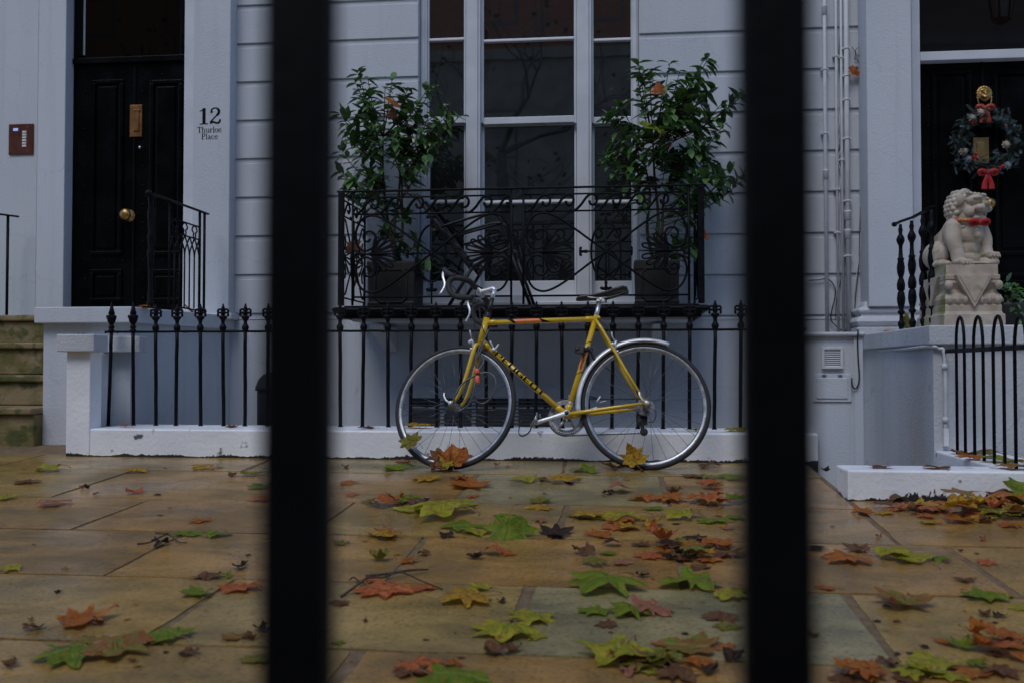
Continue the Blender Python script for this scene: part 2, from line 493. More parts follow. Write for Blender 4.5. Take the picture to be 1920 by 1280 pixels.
def fringe_mat(name='scuffed_masonry_paint', zb=0.0, hi=.026):
    """white masonry paint, scuffed through to black in a ragged line along the foot and in a few chips"""
    m = pm(name, (.77, .785, .82), (.85, .865, .89), 4, .3, .5, .5, 42, bdist=.006, spots=(11, .655, (.03, .03, .03), .9))  # stronger light near the pavement is put into this paler paint colour
    n = m.node_tree; L = n.links; N = n.nodes.new
    b = n.nodes['Principled BSDF']
    src = b.inputs['Base Color'].links[0].from_socket
    tc = N('ShaderNodeTexCoord'); sp = N('ShaderNodeSeparateXYZ'); L.new(tc.outputs['Object'], sp.inputs[0])
    mp = N('ShaderNodeMapping'); mp.inputs['Scale'].default_value = (1, 1, .45); L.new(tc.outputs['Object'], mp.inputs[0])
    no = N('ShaderNodeTexNoise'); no.inputs['Scale'].default_value = 55; no.inputs['Detail'].default_value = 8; no.inputs['Roughness'].default_value = .75
    L.new(mp.outputs[0], no.inputs['Vector'])
    n2 = N('ShaderNodeTexNoise'); n2.inputs['Scale'].default_value = 4.5; L.new(tc.outputs['Object'], n2.inputs['Vector'])
    mr = N('ShaderNodeMapRange'); mr.inputs[1].default_value = .35; mr.inputs[2].default_value = .7; mr.inputs[3].default_value = .006; mr.inputs[4].default_value = hi
    L.new(n2.outputs['Fac'], mr.inputs[0])
    z_ = N('ShaderNodeMath'); z_.operation = 'SUBTRACT'; z_.inputs[1].default_value = zb; L.new(sp.outputs[2], z_.inputs[0])
    d = N('ShaderNodeMath'); d.operation = 'DIVIDE'; L.new(z_.outputs[0], d.inputs[0]); L.new(mr.outputs[0], d.inputs[1])
    a = N('ShaderNodeMath'); a.operation = 'MULTIPLY_ADD'; a.inputs[1].default_value = .30; a.inputs[2].default_value = .22
    L.new(d.outputs[0], a.inputs[0])
    g = N('ShaderNodeMath'); g.operation = 'GREATER_THAN'; L.new(no.outputs['Fac'], g.inputs[0]); L.new(a.outputs[0], g.inputs[1])
    mx = N('ShaderNodeMix'); mx.data_type = 'RGBA'; mx.inputs[7].default_value = (.025, .024, .024, 1)
    L.new(g.outputs[0], mx.inputs[0]); L.new(src, mx.inputs[6]); L.new(mx.outputs[2], b.inputs['Base Color'])
    return m


SCUFF = fringe_mat()
SCUFFK = fringe_mat('scuffed_kerb_paint', -.062, .05)

# ------------------------------------------------------------------ lettering
GLY = {  # stroke letters, unit cap height: (polyline, width) with x advance first
    'T': (.78, [([(.02, .96), (.76, .96)], .07), ([(.05, .98), (.05, .76)], .05), ([(.73, .98), (.73, .76)], .05), ([(.39, .98), (.39, .02)], .17), ([(.20, .025), (.58, .025)], .05)]),
    'P': (.76, [([(.20, .98), (.20, .02)], .17), ([(.02, .975), (.40, .975)], .05), ([(.02, .025), (.40, .025)], .05), ([(.25, .965), (.45, .965), (.58, .90), (.63, .74), (.58, .58), (.45, .50), (.25, .50)], .08), ([(.61, .86), (.635, .74), (.61, .62)], .15)]),
    'h': (.74, [([(.15, .98), (.15, .02)], .13), ([(.02, .975), (.15, .975)], .05), ([(.02, .02), (.30, .02)], .045), ([(.18, .50), (.30, .62), (.45, .63), (.53, .55), (.55, .40)], .07), ([(.55, .48), (.55, .02)], .13), ([(.42, .02), (.69, .02)], .045)]),
    'u': (.74, [([(.15, .64), (.15, .22)], .13), ([(.02, .635), (.15, .635)], .045), ([(.15, .25), (.19, .08), (.32, .03), (.46, .10), (.53, .2)], .07), ([(.55, .64), (.55, .02)], .13), ([(.42, .635), (.55, .635)], .045), ([(.55, .02), (.70, .02)], .045)]),
    'r': (.54, [([(.15, .64), (.15, .02)], .13), ([(.02, .635), (.15, .635)], .045), ([(.02, .02), (.32, .02)], .045), ([(.18, .48), (.28, .61), (.40, .62)], .07), ([(.42, .60), (.42, .50)], .11)]),
    'l': (.32, [([(.15, .98), (.15, .02)], .13), ([(.02, .975), (.15, .975)], .045), ([(.02, .02), (.30, .02)], .045)]),
    'o': (.64, [([(.31, .63), (.13, .56), (.09, .33), (.13, .09), (.31, .02), (.49, .09), (.53, .33), (.49, .56), (.31, .63)], .055), ([(.11, .48), (.09, .33), (.11, .18)], .12), ([(.51, .48), (.53, .33), (.51, .18)], .12)]),
    'e': (.60, [([(.09, .36), (.53, .36)], .045), ([(.53, .36), (.51, .54), (.33, .63), (.16, .55), (.09, .33), (.14, .10), (.32, .02), (.46, .06), (.54, .17)], .06), ([(.11, .48), (.09, .33), (.11, .18)], .12), ([(.52, .40), (.50, .52)], .08)]),
    'a': (.64, [([(.12, .50), (.18, .60), (.32, .63), (.43, .57), (.45, .46)], .06), ([(.45, .50), (.45, .10), (.52, .03), (.60, .05)], .12), ([(.45, .36), (.20, .30), (.10, .19), (.14, .06), (.26, .03), (.45, .14)], .07)]),
    'c': (.58, [([(.50, .48), (.44, .60), (.31, .63), (.14, .55), (.09, .33), (.14, .10), (.31, .02), (.45, .07), (.52, .18)], .06), ([(.11, .48), (.09, .33), (.11, .18)], .12), ([(.47, .53), (.47, .46)], .1)]),
    '1': (.62, [([(.33, .98), (.33, .02)], .19), ([(.08, .80), (.20, .84), (.30, .95)], .06), ([(.08, .025), (.58, .025)], .055)]),
    '2': (.74, [([(.13, .72), (.16, .88), (.28, .97), (.46, .96), (.58, .86), (.58, .72), (.50, .56), (.30, .36), (.14, .18), (.08, .05)], .08), ([(.52, .93), (.60, .80), (.58, .66), (.48, .52)], .15), ([(.13, .78), (.20, .70)], .15), ([(.10, .09), (.25, .14), (.42, .07), (.56, .06), (.64, .14), (.67, .28)], .11), ([(.08, .04), (.20, .09)], .08)]),
}
BLK = {  # block capitals
    'P': (.72, [[(.12, 0), (.12, 1)], [(.12, .94), (.58, .94), (.58, .5), (.12, .5)]]),
    'E': (.66, [[(.12, 0), (.12, 1)], [(.12, .94), (.58, .94)], [(.12, .5), (.52, .5)], [(.12, .06), (.58, .06)]]),
    'U': (.74, [[(.12, 1), (.12, .06), (.60, .06), (.60, 1)]]),
    'G': (.74, [[(.60, .74), (.60, .94), (.12, .94), (.12, .06), (.60, .06), (.60, .5), (.36, .5)]]),
    'O': (.74, [[(.12, .06), (.12, .94), (.60, .94), (.60, .06), (.12, .06)]]),
    'T': (.66, [[(.33, 0), (.33, 1)], [(.02, .94), (.64, .94)]]),
}


def stroke_quads(mb, poly, w_, put, step=None):
    """flat ribbon along a 2D polyline; put(x, y) gives the 3D point"""
    P = [Vector((p[0], p[1])) for p in poly]
    if step:
        Q = []
        for a, b in zip(P[:-1], P[1:]):
            k = max(1, int((b - a).length / step))
            Q += [a.lerp(b, i / k) for i in range(k)]
        P = Q + [P[-1]]
    m = len(P); vs = []
    for i in range(m):
        t0 = (P[i] - P[i - 1]).normalized() if i > 0 else None
        t1 = (P[i + 1] - P[i]).normalized() if i < m - 1 else None
        if t0 is None: t0 = t1
        if t1 is None: t1 = t0
        n0 = Vector((-t0.y, t0.x)); n1 = Vector((-t1.y, t1.x))
        nn = (n0 + n1)
        nn = nn / max(nn.length_squared / 2, .5) if nn.length > .1 else n0
        for s_ in (1, -1):
            q = P[i] + nn * (s_ * w_ / 2)
            vs.append(put(q.x, q.y))
    mb.add(vs, [(2 * i, 2 * i + 1, 2 * i + 3, 2 * i + 2) for i in range(m - 1)])

# ------------------------------------------------------------------ the setting: pavement, road, lightwell floor
def jag(p, q, step=.09, amp=.0035):
    p = Vector(p); q = Vector(q); k = max(1, int((q - p).length / step))
    n = Vector((-(q - p).y, (q - p).x)).normalized()
    return [p.lerp(q, i / k) + n * (random.uniform(-amp, amp) if i else 0) for i in range(k)]


rows = [  # back edge, front edge, joint positions
    (5.52, 4.985, [-4.6, -3.35, -1.95, -.30, .97]),
    (4.970, 4.203, [-3.9, -2.53, -.72, .19, .97, 2.2]),
    (4.187, 3.565, [-3.2, -2.05, -1.14, -.236, .95, 2.1]),
    (3.549, 2.938, [-2.6, -1.59, -.70, .188, 1.10, 2.2]),
    (2.922, 2.341, [-2.2, -1.17, -.27, .623, 1.7]),
    (2.325, 1.76, [-1.75, -.62, .36, 1.3]),
    (1.744, 1.12, [-2.1, -1.0, .05, 1.0, 2.0]),
    (1.104, .50, [-1.6, -.5, .5, 1.6]),
    (.484, -.20, [-2.0, -.9, .2, 1.1, 2.1]),
    (-.216, -.62, [-1.3, -.1, .9, 1.9])]
tints = {(2, 0): .0, (4, 5): .3, (5, 0): .1, (1, 0): .05, (0, 0): .2, (0, 3): .75, (1, 2): .3, (1, 3): .95, (1, 1): .55, (2, 1): .04, (2, 2): .1, (2, 3): .5, (2, 4): .35, (3, 0): .02, (3, 1): .05, (3, 2): .3, (3, 3): .2, (3, 4): .25,
         (4, 0): .9, (4, 1): .5, (4, 2): .65, (4, 3): 1.0, (4, 4): .55, (5, 1): .45, (5, 2): .2, (5, 3): .3, (3, 5): .4}
mb = MB()
for ri, (yb, yf, js) in enumerate(rows):
    xs = [-13.0, -9, -7.2, -5.8] + js + [3.4, 4.6, 6.0, 8.0, 12]
    for i, (a, b) in enumerate(zip(xs[:-1], xs[1:])):
        gp = .011
        x0, x1 = a + gp, b - gp
        if ri == 0 and a > .9: continue
        yb_ = 4.60 if (ri == 1 and a > .9) else yb
        sk = lambda: random.uniform(-.012, .012)
        c = [(x0 + sk(), yf), (x1 + sk(), yf), (x1 + sk(), yb_), (x0 + sk(), yb_)]
        P = jag(c[0], c[1]) + jag(c[1], c[2]) + jag(c[2], c[3]) + jag(c[3], c[0])
        n = len(P)
        dz = random.uniform(-.0015, .0015)
        vs = [(p.x, p.y, gz(p.y) + dz) for p in P]
        cen = sum(P, Vector((0, 0))) / n
        inn = [(p + (cen - p).normalized() * -.0) for p in P]
        low = [(p.x + (p.x - cen.x) * .004, p.y + (p.y - cen.y) * .006, gz(p.y) - .02) for p in P]
        t = tints.get((ri, i - 3), random.uniform(.05, .95))
        mb.add(vs + low, [tuple(range(n))] + [(j + n, (j + 1) % n + n, (j + 1) % n, j) for j in range(n)], False, 0, t + 1e-4)
pav = tag(mb.build('pavement', PAVE), kind='structure')
g = MB()
for (x0, x1, y0, y1) in ((-13, 12, -.62, 4.60), (-13, .98, 4.60, 5.6), (-13, -3.05, 5.6, 7.4)):
    g.add([(x0, y0, gz(y0) - .0035), (x1, y0, gz(y0) - .0035), (x1, y1, gz(y1) - .0035), (x0, y1, gz(y1) - .0035)], [(0, 1, 2, 3)])
tag(g.build('paving_joints', GROUT), kind='structure')
k = MB(); k.box(-13, 12, -.80, -.625, gz(-.6) - .14, gz(-.6) - .002)
tag(k.build('kerb', pm('kerb_granite', (.16, .155, .15), (.24, .235, .225), 50, .5, .7, .3, 80), bevel=.012), kind='structure')
k = MB(); zr = gz(-.6) - .125
k.add([(-60, -9.5, zr), (60, -9.5, zr), (60, -.8, zr), (-60, -.8, zr)], [(0, 1, 2, 3)])
tag(k.build('road', ASPHALT), kind='structure')
k = MB(); k.add([(-120, -60, zr - .02), (120, -60, zr - .02), (120, -.9, zr - .02), (-120, -.9, zr - .02)], [(0, 1, 2, 3)])
tag(k.build('ground', ASPHALT), kind='structure')
k = MB(); k.box(-13, 12, -13, -9.5, zr, zr + .12)
tag(k.build('far_pavement', pm('far_paving', (.14, .12, .095), (.20, .17, .13), 3, .5, .7)), kind='structure')
k = MB(); k.box(-3.1, 1.5, 5.86, 7.4, -1.1, -.95); k.box(.5, 4, 4.4, 5.86, -1.76, -1.655)
tag(k.build('lightwell_floor', pm('pale_bounce_concrete', (.46, .45, .42), (.55, .54, .51), 4, .7)), kind='structure')  # unseen floor, raised and made pale to bounce light up under the balcony

# ------------------------------------------------------------------ the stucco house with the tripartite window and door 12
YW = 7.10
house = thing('terraced_house', 'white stucco house with a tall three-part window and black door numbered 12', 'house', (-.8, YW, 0))


def pb(mb, x0, y0, x1, y1, Yf, Yb, mi=0):
    """box whose front face covers the given rectangle of the view when it stands at depth Yf"""
    xc = (x0 + x1) / 2
    mb.box(X_(x0, Yf), X_(x1, Yf), Yf, Yb, Z_(xc, y1, Yf), Z_(xc, y0, Yf), mi)


WXL, WXR = X_(783, YW), X_(1200, YW)
WZB = Z_(985, 566, YW)
XPR = X_(437, YW)                      # where the porch pilaster ends
XCOL = X_(1613, YW)
mb = MB()
CH, GH = .2875, .036
def courses(xa, xb, off):
    for kk in range(-1, 16):
        zt = .88 + CH * (kk + 1) + off - GH
        zb = .88 + CH * kk + off
        zb = max(zb, .86)
        mb.box(xa, xb, YW, YW + .40, zb, zt)
        mb.box(xa, xb, YW + .013, YW + .398, zt - .001, zt + GH + .001)
courses(XPR, WXL, .03)
courses(WXR, XCOL + .2, -.005)
ztop = .88 + CH * 16
mb.box(XPR, XCOL + .2, YW + .002, YW + .4, ztop, 6.0)
mb.box(XPR - 3.2, XCOL + .2, YW + .004, YW + .42, -1.65, .86)                # basement wall
mb.box(WXL, WXR, YW + .006, YW + .4, .86, WZB - .06)
mb.box(WXL - .001, WXR + .001, YW + .01, YW + .4, 4.45, ztop)
wall = mb.build('wall', WALL, house, bevel=.004, seg=1)
# smooth wall left of the porch and over the door
mb = MB()
mb.box(-8.5, X_(65, YW), YW, YW + .4, .5, 6)
mb.box(X_(65, YW), XPR, YW + .05, YW + .4, 3.55, 6)
mb.build('porch_wall', WALL, house)
mb = MB(); mb.box(-8.5, 1.6, 9.4, 9.6, -1.6, 6); mb.box(-8.5, 1.6, YW + .45, 9.4, 5.8, 6); mb.box(-8.5, -8.3, YW + .45, 9.4, -1.6, 5.8)
mb.box(1.62, 1.72, YW + .45, 9.4, -1.6, 5.8)
mb.build('rear_wall', WALL, house)
# pilasters of the porch
mb = MB()
pb(mb, 65, -400, 117, 590, 6.99, 7.26)
mb.build('pilaster', WALL, house, bevel=.006)
mb = MB()
pb(mb, 358, -400, 428, 592, 6.985, 7.26)
x0 = X_(350, 6.97); x1 = X_(434, 6.97)
mb.box(x0, x1, 6.965, 7.1, .86, .905)
mb.build('pilaster', WALL, house, bevel=.006)
# door frame strip right of the leaf
mb = MB()
pb(mb, 341, -400, 361, 590, 7.03, 7.3)
mb.build('door_frame', FRAMEW, house, bevel=.004)
mb = MB()
pb(mb, 119, -400, 136, 590, 7.10, 7.3)
mb.build('door_frame', BLACKG, house, bevel=.004)

# door 12
YD = 7.105
mb = MB()
pb(mb, 134, 118, 344, 592, YD, YD + .05)
door = mb.build('front_door', BLACKG, house)
mb = MB()
def mould(x0, y0, x1, y1, Y, t=7, th=.018):
    pb(mb, x0, y0, x1, y0 + t, Y - th, Y + .001); pb(mb, x0, y1 - t, x1, y1, Y - th, Y + .001)
    pb(mb, x0, y0 + t, x0 + t, y1 - t, Y - th, Y + .001); pb(mb, x1 - t, y0 + t, x1, y1 - t, Y - th, Y + .001)
for (a, b_) in ((166, 226), (276, 337)):
    for (c, d) in ((150, 478), (505, 566)):
        mould(a, c, b_, d, YD)
        pb(mb, a + 13, c + 13, b_ - 13, d - 13, YD - .012, YD + .001)
pb(mb, 246, 118, 251, 590, YD - .008, YD + .001)
mb.build('panel_moulding', BLACKG, door, bevel=.004)
mb = MB()
for px in (160, 230.5, 268):
    for i in range(13):
        mb.ell(at(px, 137 + 35.2 * i, YD - .002), (.0085, .007, .0085), nu=8, nv=5)
for px in (197, 305):
    for py in (140, 490): mb.ell(at(px, py, YD - .002), (.0085, .007, .0085), nu=8, nv=5)
mb.build('door_stud', BLACKG, door)
mb = MB(); pb(mb, 239, 197, 262, 257, YD - .016, YD + .001); pb(mb, 245.5, 207, 256, 246, YD - .024, YD - .014)
pb(mb, 244.5, 206, 257, 208.5, YD - .027, YD - .012)
mb.build('letter_plate', COPPER, door, bevel=.003)
c = at(243, 405, YD)
mb = MB(); mb.lathe([(.046, 0), (.046, .008), (.02, .014), (.018, .04), (.036, .05), (.044, .066), (.040, .082), (.024, .092), (.001, .095)], c, (0, -1, 0), 18)
mb.lathe([(.02, 0), (.02, .01), (.008, .016), (.001, .017)], at(229, 404, YD), (0, -1, 0), 12)
mb.build('door_knob', BRASS, door)
mb = MB(); mb.lathe([(.012, 0), (.012, .006), (.001, .008)], at(262, 277, YD - .002), (0, -1, 0), 10)
mb.build('keyhole_cover', STEEL, door)
# transom and fanlight
mb = MB()
pb(mb, 130, 106, 345, 117, 7.072, 7.15); pb(mb, 134, -330, 147, 105.9, 7.085, 7.14); pb(mb, 333, -330, 345, 105.9, 7.085, 7.14); pb(mb, 134, -345, 345, -330.1, 7.085, 7.14)
fan = mb.build('fanlight', BLACKG, house, bevel=.004)
mb = MB(); pb(mb, 146, -330, 335, 106, 7.12, 7.128)
mb.build('pane', DARKGLASS, fan)
mb = MB(); pb(mb, 147.2, -330, 150, 104, 7.105, 7.119); pb(mb, 151.4, -330, 152.4, 104, 7.11, 7.119)
mb.build('glazing_bead', LEADM, fan)

# number and street name on the pilaster
def text(parent, s, px0, py0, px1, py1, Y, name, seq_gap=.03):
    """letters fill the rectangle px0..px1, baseline py1, cap top py0"""
    wtot = sum(GLY[ch][0] for ch in s)
    a = at(px0, py1, Y); b_ = at(px1, py1, Y); zt = at((px0 + px1) / 2, py0, Y).z - at((px0 + px1) / 2, py1, Y).z
    sx = (b_.x - a.x) / wtot; x = a.x
    mb = MB(); lay = 0
    for ch in s:
        adv, st = GLY[ch]
        for pl, wd in st:
            lay += 1
            stroke_quads(mb, pl, wd, lambda u, v, x=x, l=lay: (x + u * sx, Y - .0012 - .00006 * l, a.z + v * zt))
        x += adv * sx
    return mb.build(name, INK, parent)
YN = 6.985
text(house, '12', 372, 203, 415, 234, YN, 'house_number')
text(house, 'Thurloe', 370, 238.5, 415.5, 249.5, YN, 'street_name')
text(house, 'Place', 377.5, 251, 408.5, 262, YN, 'street_name')

# entry phone
mb = MB(); pb(mb, 11, 233, 57, 290, YW - .012, YW + .002)
ep = mb.build('entry_phone', pm('bronze_plate', (.11, .035, .022), (.15, .05, .03), 8, .25, .4, metal=.4), house, bevel=.002)
mb = MB(); pb(mb, 19.5, 241, 28.5, 246, YW - .014, YW - .011)
mb.build('display', SCREEN, ep)
for i in range(6):
    mb = MB(); pb(mb, 36.5, 246 + i * 5.2, 44.5, 249.4 + i * 5.2, YW - .0145, YW - .011)
    mb.build('name_card', WHITED, ep)
    mb = MB(); mb.lathe([(.004, 0), (.004, .004), (.001, .005)], at(49, 247.7 + i * 5.2, YW - .011), (0, -1, 0), 8)
    mb.build('call_button', STEEL, ep)
mb = MB()
for p in ((17, 238), (51.5, 238), (16.5, 284), (51, 284)): mb.lathe([(.004, 0), (.004, .002), (.001, .003)], at(*p, YW - .012), (0, -1, 0), 8)
mb.build('screw', STEEL, ep)

# ---- tripartite sash window
YF = 7.17
win = None
mb = MB()
ZT = 4.46
def vb(px0, px1, Yf, Yb, ytop=-460, ybot=530, m=None):
    (m or mb).box(X_(px0, Yf), X_(px1, Yf), Yf, Yb, Z_((px0 + px1) / 2, ybot, Yf), ZT if ytop == -460 else Z_((px0 + px1) / 2, ytop, Yf))
# box frame: jambs, mullions with mouldings
vb(784, 799, YF + .01, YF + .15, ybot=566); vb(788, 795, YF - .002, YF + .02, ybot=562)
vb(1187, 1199, YF + .01, YF + .15, ybot=566); vb(1190, 1196, YF - .002, YF + .02, ybot=562)
vb(873, 900, YF - .01, YF + .15, ybot=562); vb(876, 895, YF - .024, YF - .009, ybot=562)
vb(1082, 1110, YF - .01, YF + .15, ybot=562); vb(1085, 1105, YF - .024, YF - .009, ybot=562)
mb.box(WXL - .002, WXR + .002, YF - .06, YF + .2, WZB - .058, WZB)           # sill
mb.box(WXL + .01, WXR - .01, YF, YF + .15, WZB, Z_(985, 553, YF))
win = mb.build('sash_window', FRAMEW, house, bevel=.004)
lights = ((799, 873), (900, 1082), (1110, 1187))
insets = ((803.5, 869), (906.5, 1077), (1114, 1184.5))
for (a, b_), (ga, gb) in zip(lights, insets):
    # upper sash in front, lower sash behind it
    m1 = MB()
    yt = YF + .035; yl = YF + .08
    vb(a + .3, ga, yt, yt + .04, ybot=231, m=m1); vb(gb, b_ - .3, yt, yt + .04, ybot=231, m=m1)
    pb(m1, ga, 219, gb, 231.5, yt - .004, yt + .04)
    pb(m1, ga, 71.5, gb, 78.5, yt + .003, yt + .036); pb(m1, ga, 73, gb, 76.5, yt - .006, yt + .003)
    m1.box(X_(ga, yt), X_(gb, yt), yt, yt + .04, ZT - .1, ZT)
    s1 = m1.build('upper_sash', FRAMEW, win, bevel=.003)
    g1 = MB(); pb(g1, ga - 1, 74.9, gb + 1, 220, yt + .022, yt + .026); g1.build('pane', GLASS, s1)
    g1 = MB(); g1.box(X_(ga - 1, yt + .022), X_(gb + 1, yt + .022), yt + .022, yt + .026, Z_((ga + gb) / 2, 74.8, yt + .022), ZT - .05); g1.build('pane', GLASS, s1)
    m2 = MB()
    vb(a + .6, ga + 1.5, yl, yl + .04, ytop=226, ybot=553, m=m2); vb(gb + .5, b_ - .6, yl, yl + .04, ytop=226, ybot=553, m=m2)
    pb(m2, ga + 1.5, 226, gb + .5, 236, yl + .002, yl + .04)
    pb(m2, ga + 1.5, 375, gb + .5, 383, yl + .003, yl + .036); pb(m2, ga + 1.5, 377, gb + .5, 381, yl - .006, yl + .003)
    pb(m2, ga + 1.5, 527, gb + .5, 554, yl, yl + .04)
    s2 = m2.build('lower_sash', FRAMEW, win, bevel=.003)
    g2 = MB(); pb(g2, ga, 235, gb + 1, 379, yl + .022, yl + .026); g2.build('pane', GLASS, s2)
    g2 = MB(); pb(g2, ga, 379.1, gb + 1, 528, yl + .022, yl + .026); g2.build('pane', GLASS, s2)

# ---- basement window
YB = YW - .01
mb = MB()
xl, xr = X_(750, YB), X_(1052, YB); zt, zb = Z_(900, 733, YB), -.75
mb.box(xl, xr, YB, YW + .1, zt - .05, zt + .03); mb.box(xl, xl + .075, YB, YW + .1, zb, zt - .05); mb.box(xr - .075, xr, YB, YW + .1, zb, zt - .05)
for px in (829, 888, 968): mb.box(X_(px - 4, YB), X_(px + 4, YB), YB + .004, YW + .08, zb, zt - .05)
mb.box(xl - .05, xr + .05, YB - .05, YW + .1, zb - .08, zb)
bw = mb.build('basement_window', WALLD, house, bevel=.004)
mb = MB(); mb.box(xl + .05, xr - .05, YW - .0, YW + .0035, zb, zt - .04)
mb.build('pane', GLASS, bw)
mb = MB()
zz = zt - .07
while zz > zb:
    mb.box(xl + .078, xr - .078, YW - .008, YW - .002, zz - .010, zz); zz -= .026
mb.build('blind', pm('dark_blind', (.085, .09, .092), (.11, .115, .12), 5, .5), bw)

# ------------------------------------------------------------------ neighbouring house on the right
nb = thing('terraced_house', 'neighbouring white house at right with a square column and wreath-hung black door', 'house', (2.4, 6.9, 0))
YC = 6.86
mb = MB()
pb(mb, 1630, -420, 1715, 575, YC, 7.3)
xa, xb = X_(1630, YC), X_(1715, YC)
cx, hw = (xa + xb) / 2, (xb - xa) / 2
col = mb.build('column', WALL, nb, bevel=.006)
zsl = .732
prof = [(hw + .075, 0), (hw + .075, .045), (hw + .055, .05), (hw + .07, .06), (hw + .082, .085), (hw + .07, .11), (hw + .045, .12), (hw + .042, .135),
        (hw + .058, .145), (hw + .062, .16), (hw + .050, .178), (hw + .022, .186), (hw + .018, .20), (hw + .002, .225)]
mb = MB(); mb.sqlathe(prof, (cx, YC + .2, zsl), 1, (hw + .06) / hw * .62)
mb.build('column_base', WALLD, nb, bevel=.003)
mb = MB(); mb.box(xb - .01, 7.2, 7.05, 7.5, 3.6, 6); mb.box(4.1, 8, 7.05, 7.5, -.5, 3.6)
mb.box(1.75, 8, 9.4, 9.6, -1.6, 6); mb.box(1.75, 8, 7.5, 9.4, 5.8, 6); mb.box(1.75, 1.85, 7.31, 9.4, -1.6, 5.8); mb.box(7.9, 8, 7.5, 9.4, -1.6, 5.8)
mb.build('wall', WALL, nb)
YR = 7.22
mb = MB()
pb(mb, 1715, -420, 1731, 612, 7.12, 7.34); pb(mb, 1731, 91, 2120, 108, 7.14, 7.30); pb(mb, 2120, -420, 2140, 612, 7.12, 7.34)
mb.build('door_frame', FRAMEW, nb, bevel=.004)
mb = MB(); pb(mb, 1731, 108, 2120, 615, YR, YR + .05)
d2 = mb.build('front_door', BLACKG, nb)
mb = MB()
for (a, b_) in ((1752, 1826), (1868, 1945), (1985, 2100)):
    for (c, d) in ((132, 478), (512, 592)):
        mould(a, c, b_, d, YR, 7)
        pb(mb, a + 14, c + 14, b_ - 14, d - 14, YR - .012, YR + .001)
pb(mb, 1845, 108, 1850, 612, YR - .009, YR + .001)
mb.build('panel_moulding', BLACKG, d2, bevel=.004)
mb = MB()
for px in (1740, 1836, 1860):
    for i in range(13): mb.ell(at(px, 128 + 36 * i, YR - .002), (.008, .006, .008), nu=8, nv=5)
mb.build('door_stud', BLACKG, d2)
mb = MB(); pb(mb, 1829, 258, 1859, 307, YR - .014, YR + .001); pb(mb, 1836, 266.5, 1852, 300, YR - .02, YR - .012)
mb.build('letter_plate', pm('pale_brass', (.36, .24, .09), (.46, .32, .14), 14, .3, .45, metal=.85), d2, bevel=.003)
# ribbed brass door pull behind the lion's head
c = at(1850, 384, YR)
mb = MB(); mb.lathe([(.05, 0), (.05, .008), (.02, .012), (.018, .04)], c, (0, -1, 0), 16)
vs = []; nn = 28
for (r_, h_) in ((.018, .04), (.036, .046), (.042, .062), (.036, .078), (.018, .088), (.003, .09)):
    for k_ in range(nn): 
        rr = r_ * (1 if k_ % 2 else .86); a = 2 * PI * k_ / nn
        vs.append(c + Vector((rr * math.cos(a), -h_, rr * math.sin(a))))
mb.add(vs, [(i * nn + k_, i * nn + (k_ + 1) % nn, (i + 1) * nn + (k_ + 1) % nn, (i + 1) * nn + k_) for i in range(5) for k_ in range(nn)], True)
mb.build('door_knob', BRASS, d2)
# lion mask knocker
c = at(1844, 178, YR)
mb = MB()
for i in range(16):
    a = 2 * PI * i / 16
    mb.ell(c + Vector((.042 * math.cos(a), -.012, .042 * math.sin(a) + .004)), (.015, .014, .015), nu=8, nv=6)
mb.ell(c + Vector((0, -.012, 0)), (.044, .022, .046)); mb.ell(c + Vector((0, -.034, -.006)), (.011, .016, .022)); mb.ell(c + Vector((0, -.036, -.026)), (.018, .016, .012))
for s_ in (-1, 1):
    mb.ell(c + Vector((s_ * .015, -.031, .012)), (.008, .006, .006)); mb.ell(c + Vector((s_ * .015, -.032, .022)), (.013, .008, .006)); mb.ell(c + Vector((s_ * .012, -.035, -.018)), (.013, .012, .010))
mb.ell(c + Vector((0, -.022, -.046)), (.016, .014, .014))
voxel_mesh(mb, 'door_knocker', BRASS, d2, vox=.0028, smooth_it=2)
mb = MB()
mb.tube(catmull([c + Vector(p) for p in ((-.046, -.02, -.022), (-.042, -.022, -.06), (-.026, -.022, -.095), (0, -.022, -.105), (.026, -.022, -.095), (.042, -.022, -.06), (.046, -.02, -.022))], 5), .006)
mb.box(c.x - .056, c.x - .036, c.y - .024, c.y - .014, c.z - .026, c.z - .020); mb.box(c.x + .036, c.x + .056, c.y - .024, c.y - .014, c.z - .026, c.z - .020)
mb.build('knocker_ring', BRASS, d2)
# fanlight over that door
mb = MB(); pb(mb, 1731, -420, 2120, 91, 7.22, 7.226)
mb.build('fanlight', FANGLASS, nb)

# hall lantern behind the fanlight
lc = at(1877, 8, 7.75)
lan = thing('hall_lantern', 'dark glazed lantern hanging behind the fanlight over the wreathed door', 'lantern', (lc.x, 7.75, lc.z))
mb = MB()
for i in range(6):
    a = PI * i / 3
    mb.tube([lc + Vector((.10 * math.cos(a), .10 * math.sin(a), .13)), lc + Vector((.066 * math.cos(a), .066 * math.sin(a), -.12))], .008, 6)
for r_, z_ in ((.10, .13), (.066, -.12)):
    mb.tube([lc + Vector((r_ * math.cos(PI * i / 3), r_ * math.sin(PI * i / 3), z_)) for i in range(6)], .009, 6, closed=True)
mb.lathe([(.11, .135), (.06, .19), (.02, .22), (.012, .30), (.006, 1.4)], lc, n=8); mb.lathe([(.07, -.12), (.03, -.15), (.001, -.16)], lc, n=8)
mb.build('frame', BLACKI, lan)
mb = MB(); mb.lathe([(.064, -.118), (.096, .128)], lc, n=6, smooth=False)
mb.build('glazing', pm('opal_glass', (.42, .47, .55), (.5, .55, .62), 8, .2), lan)

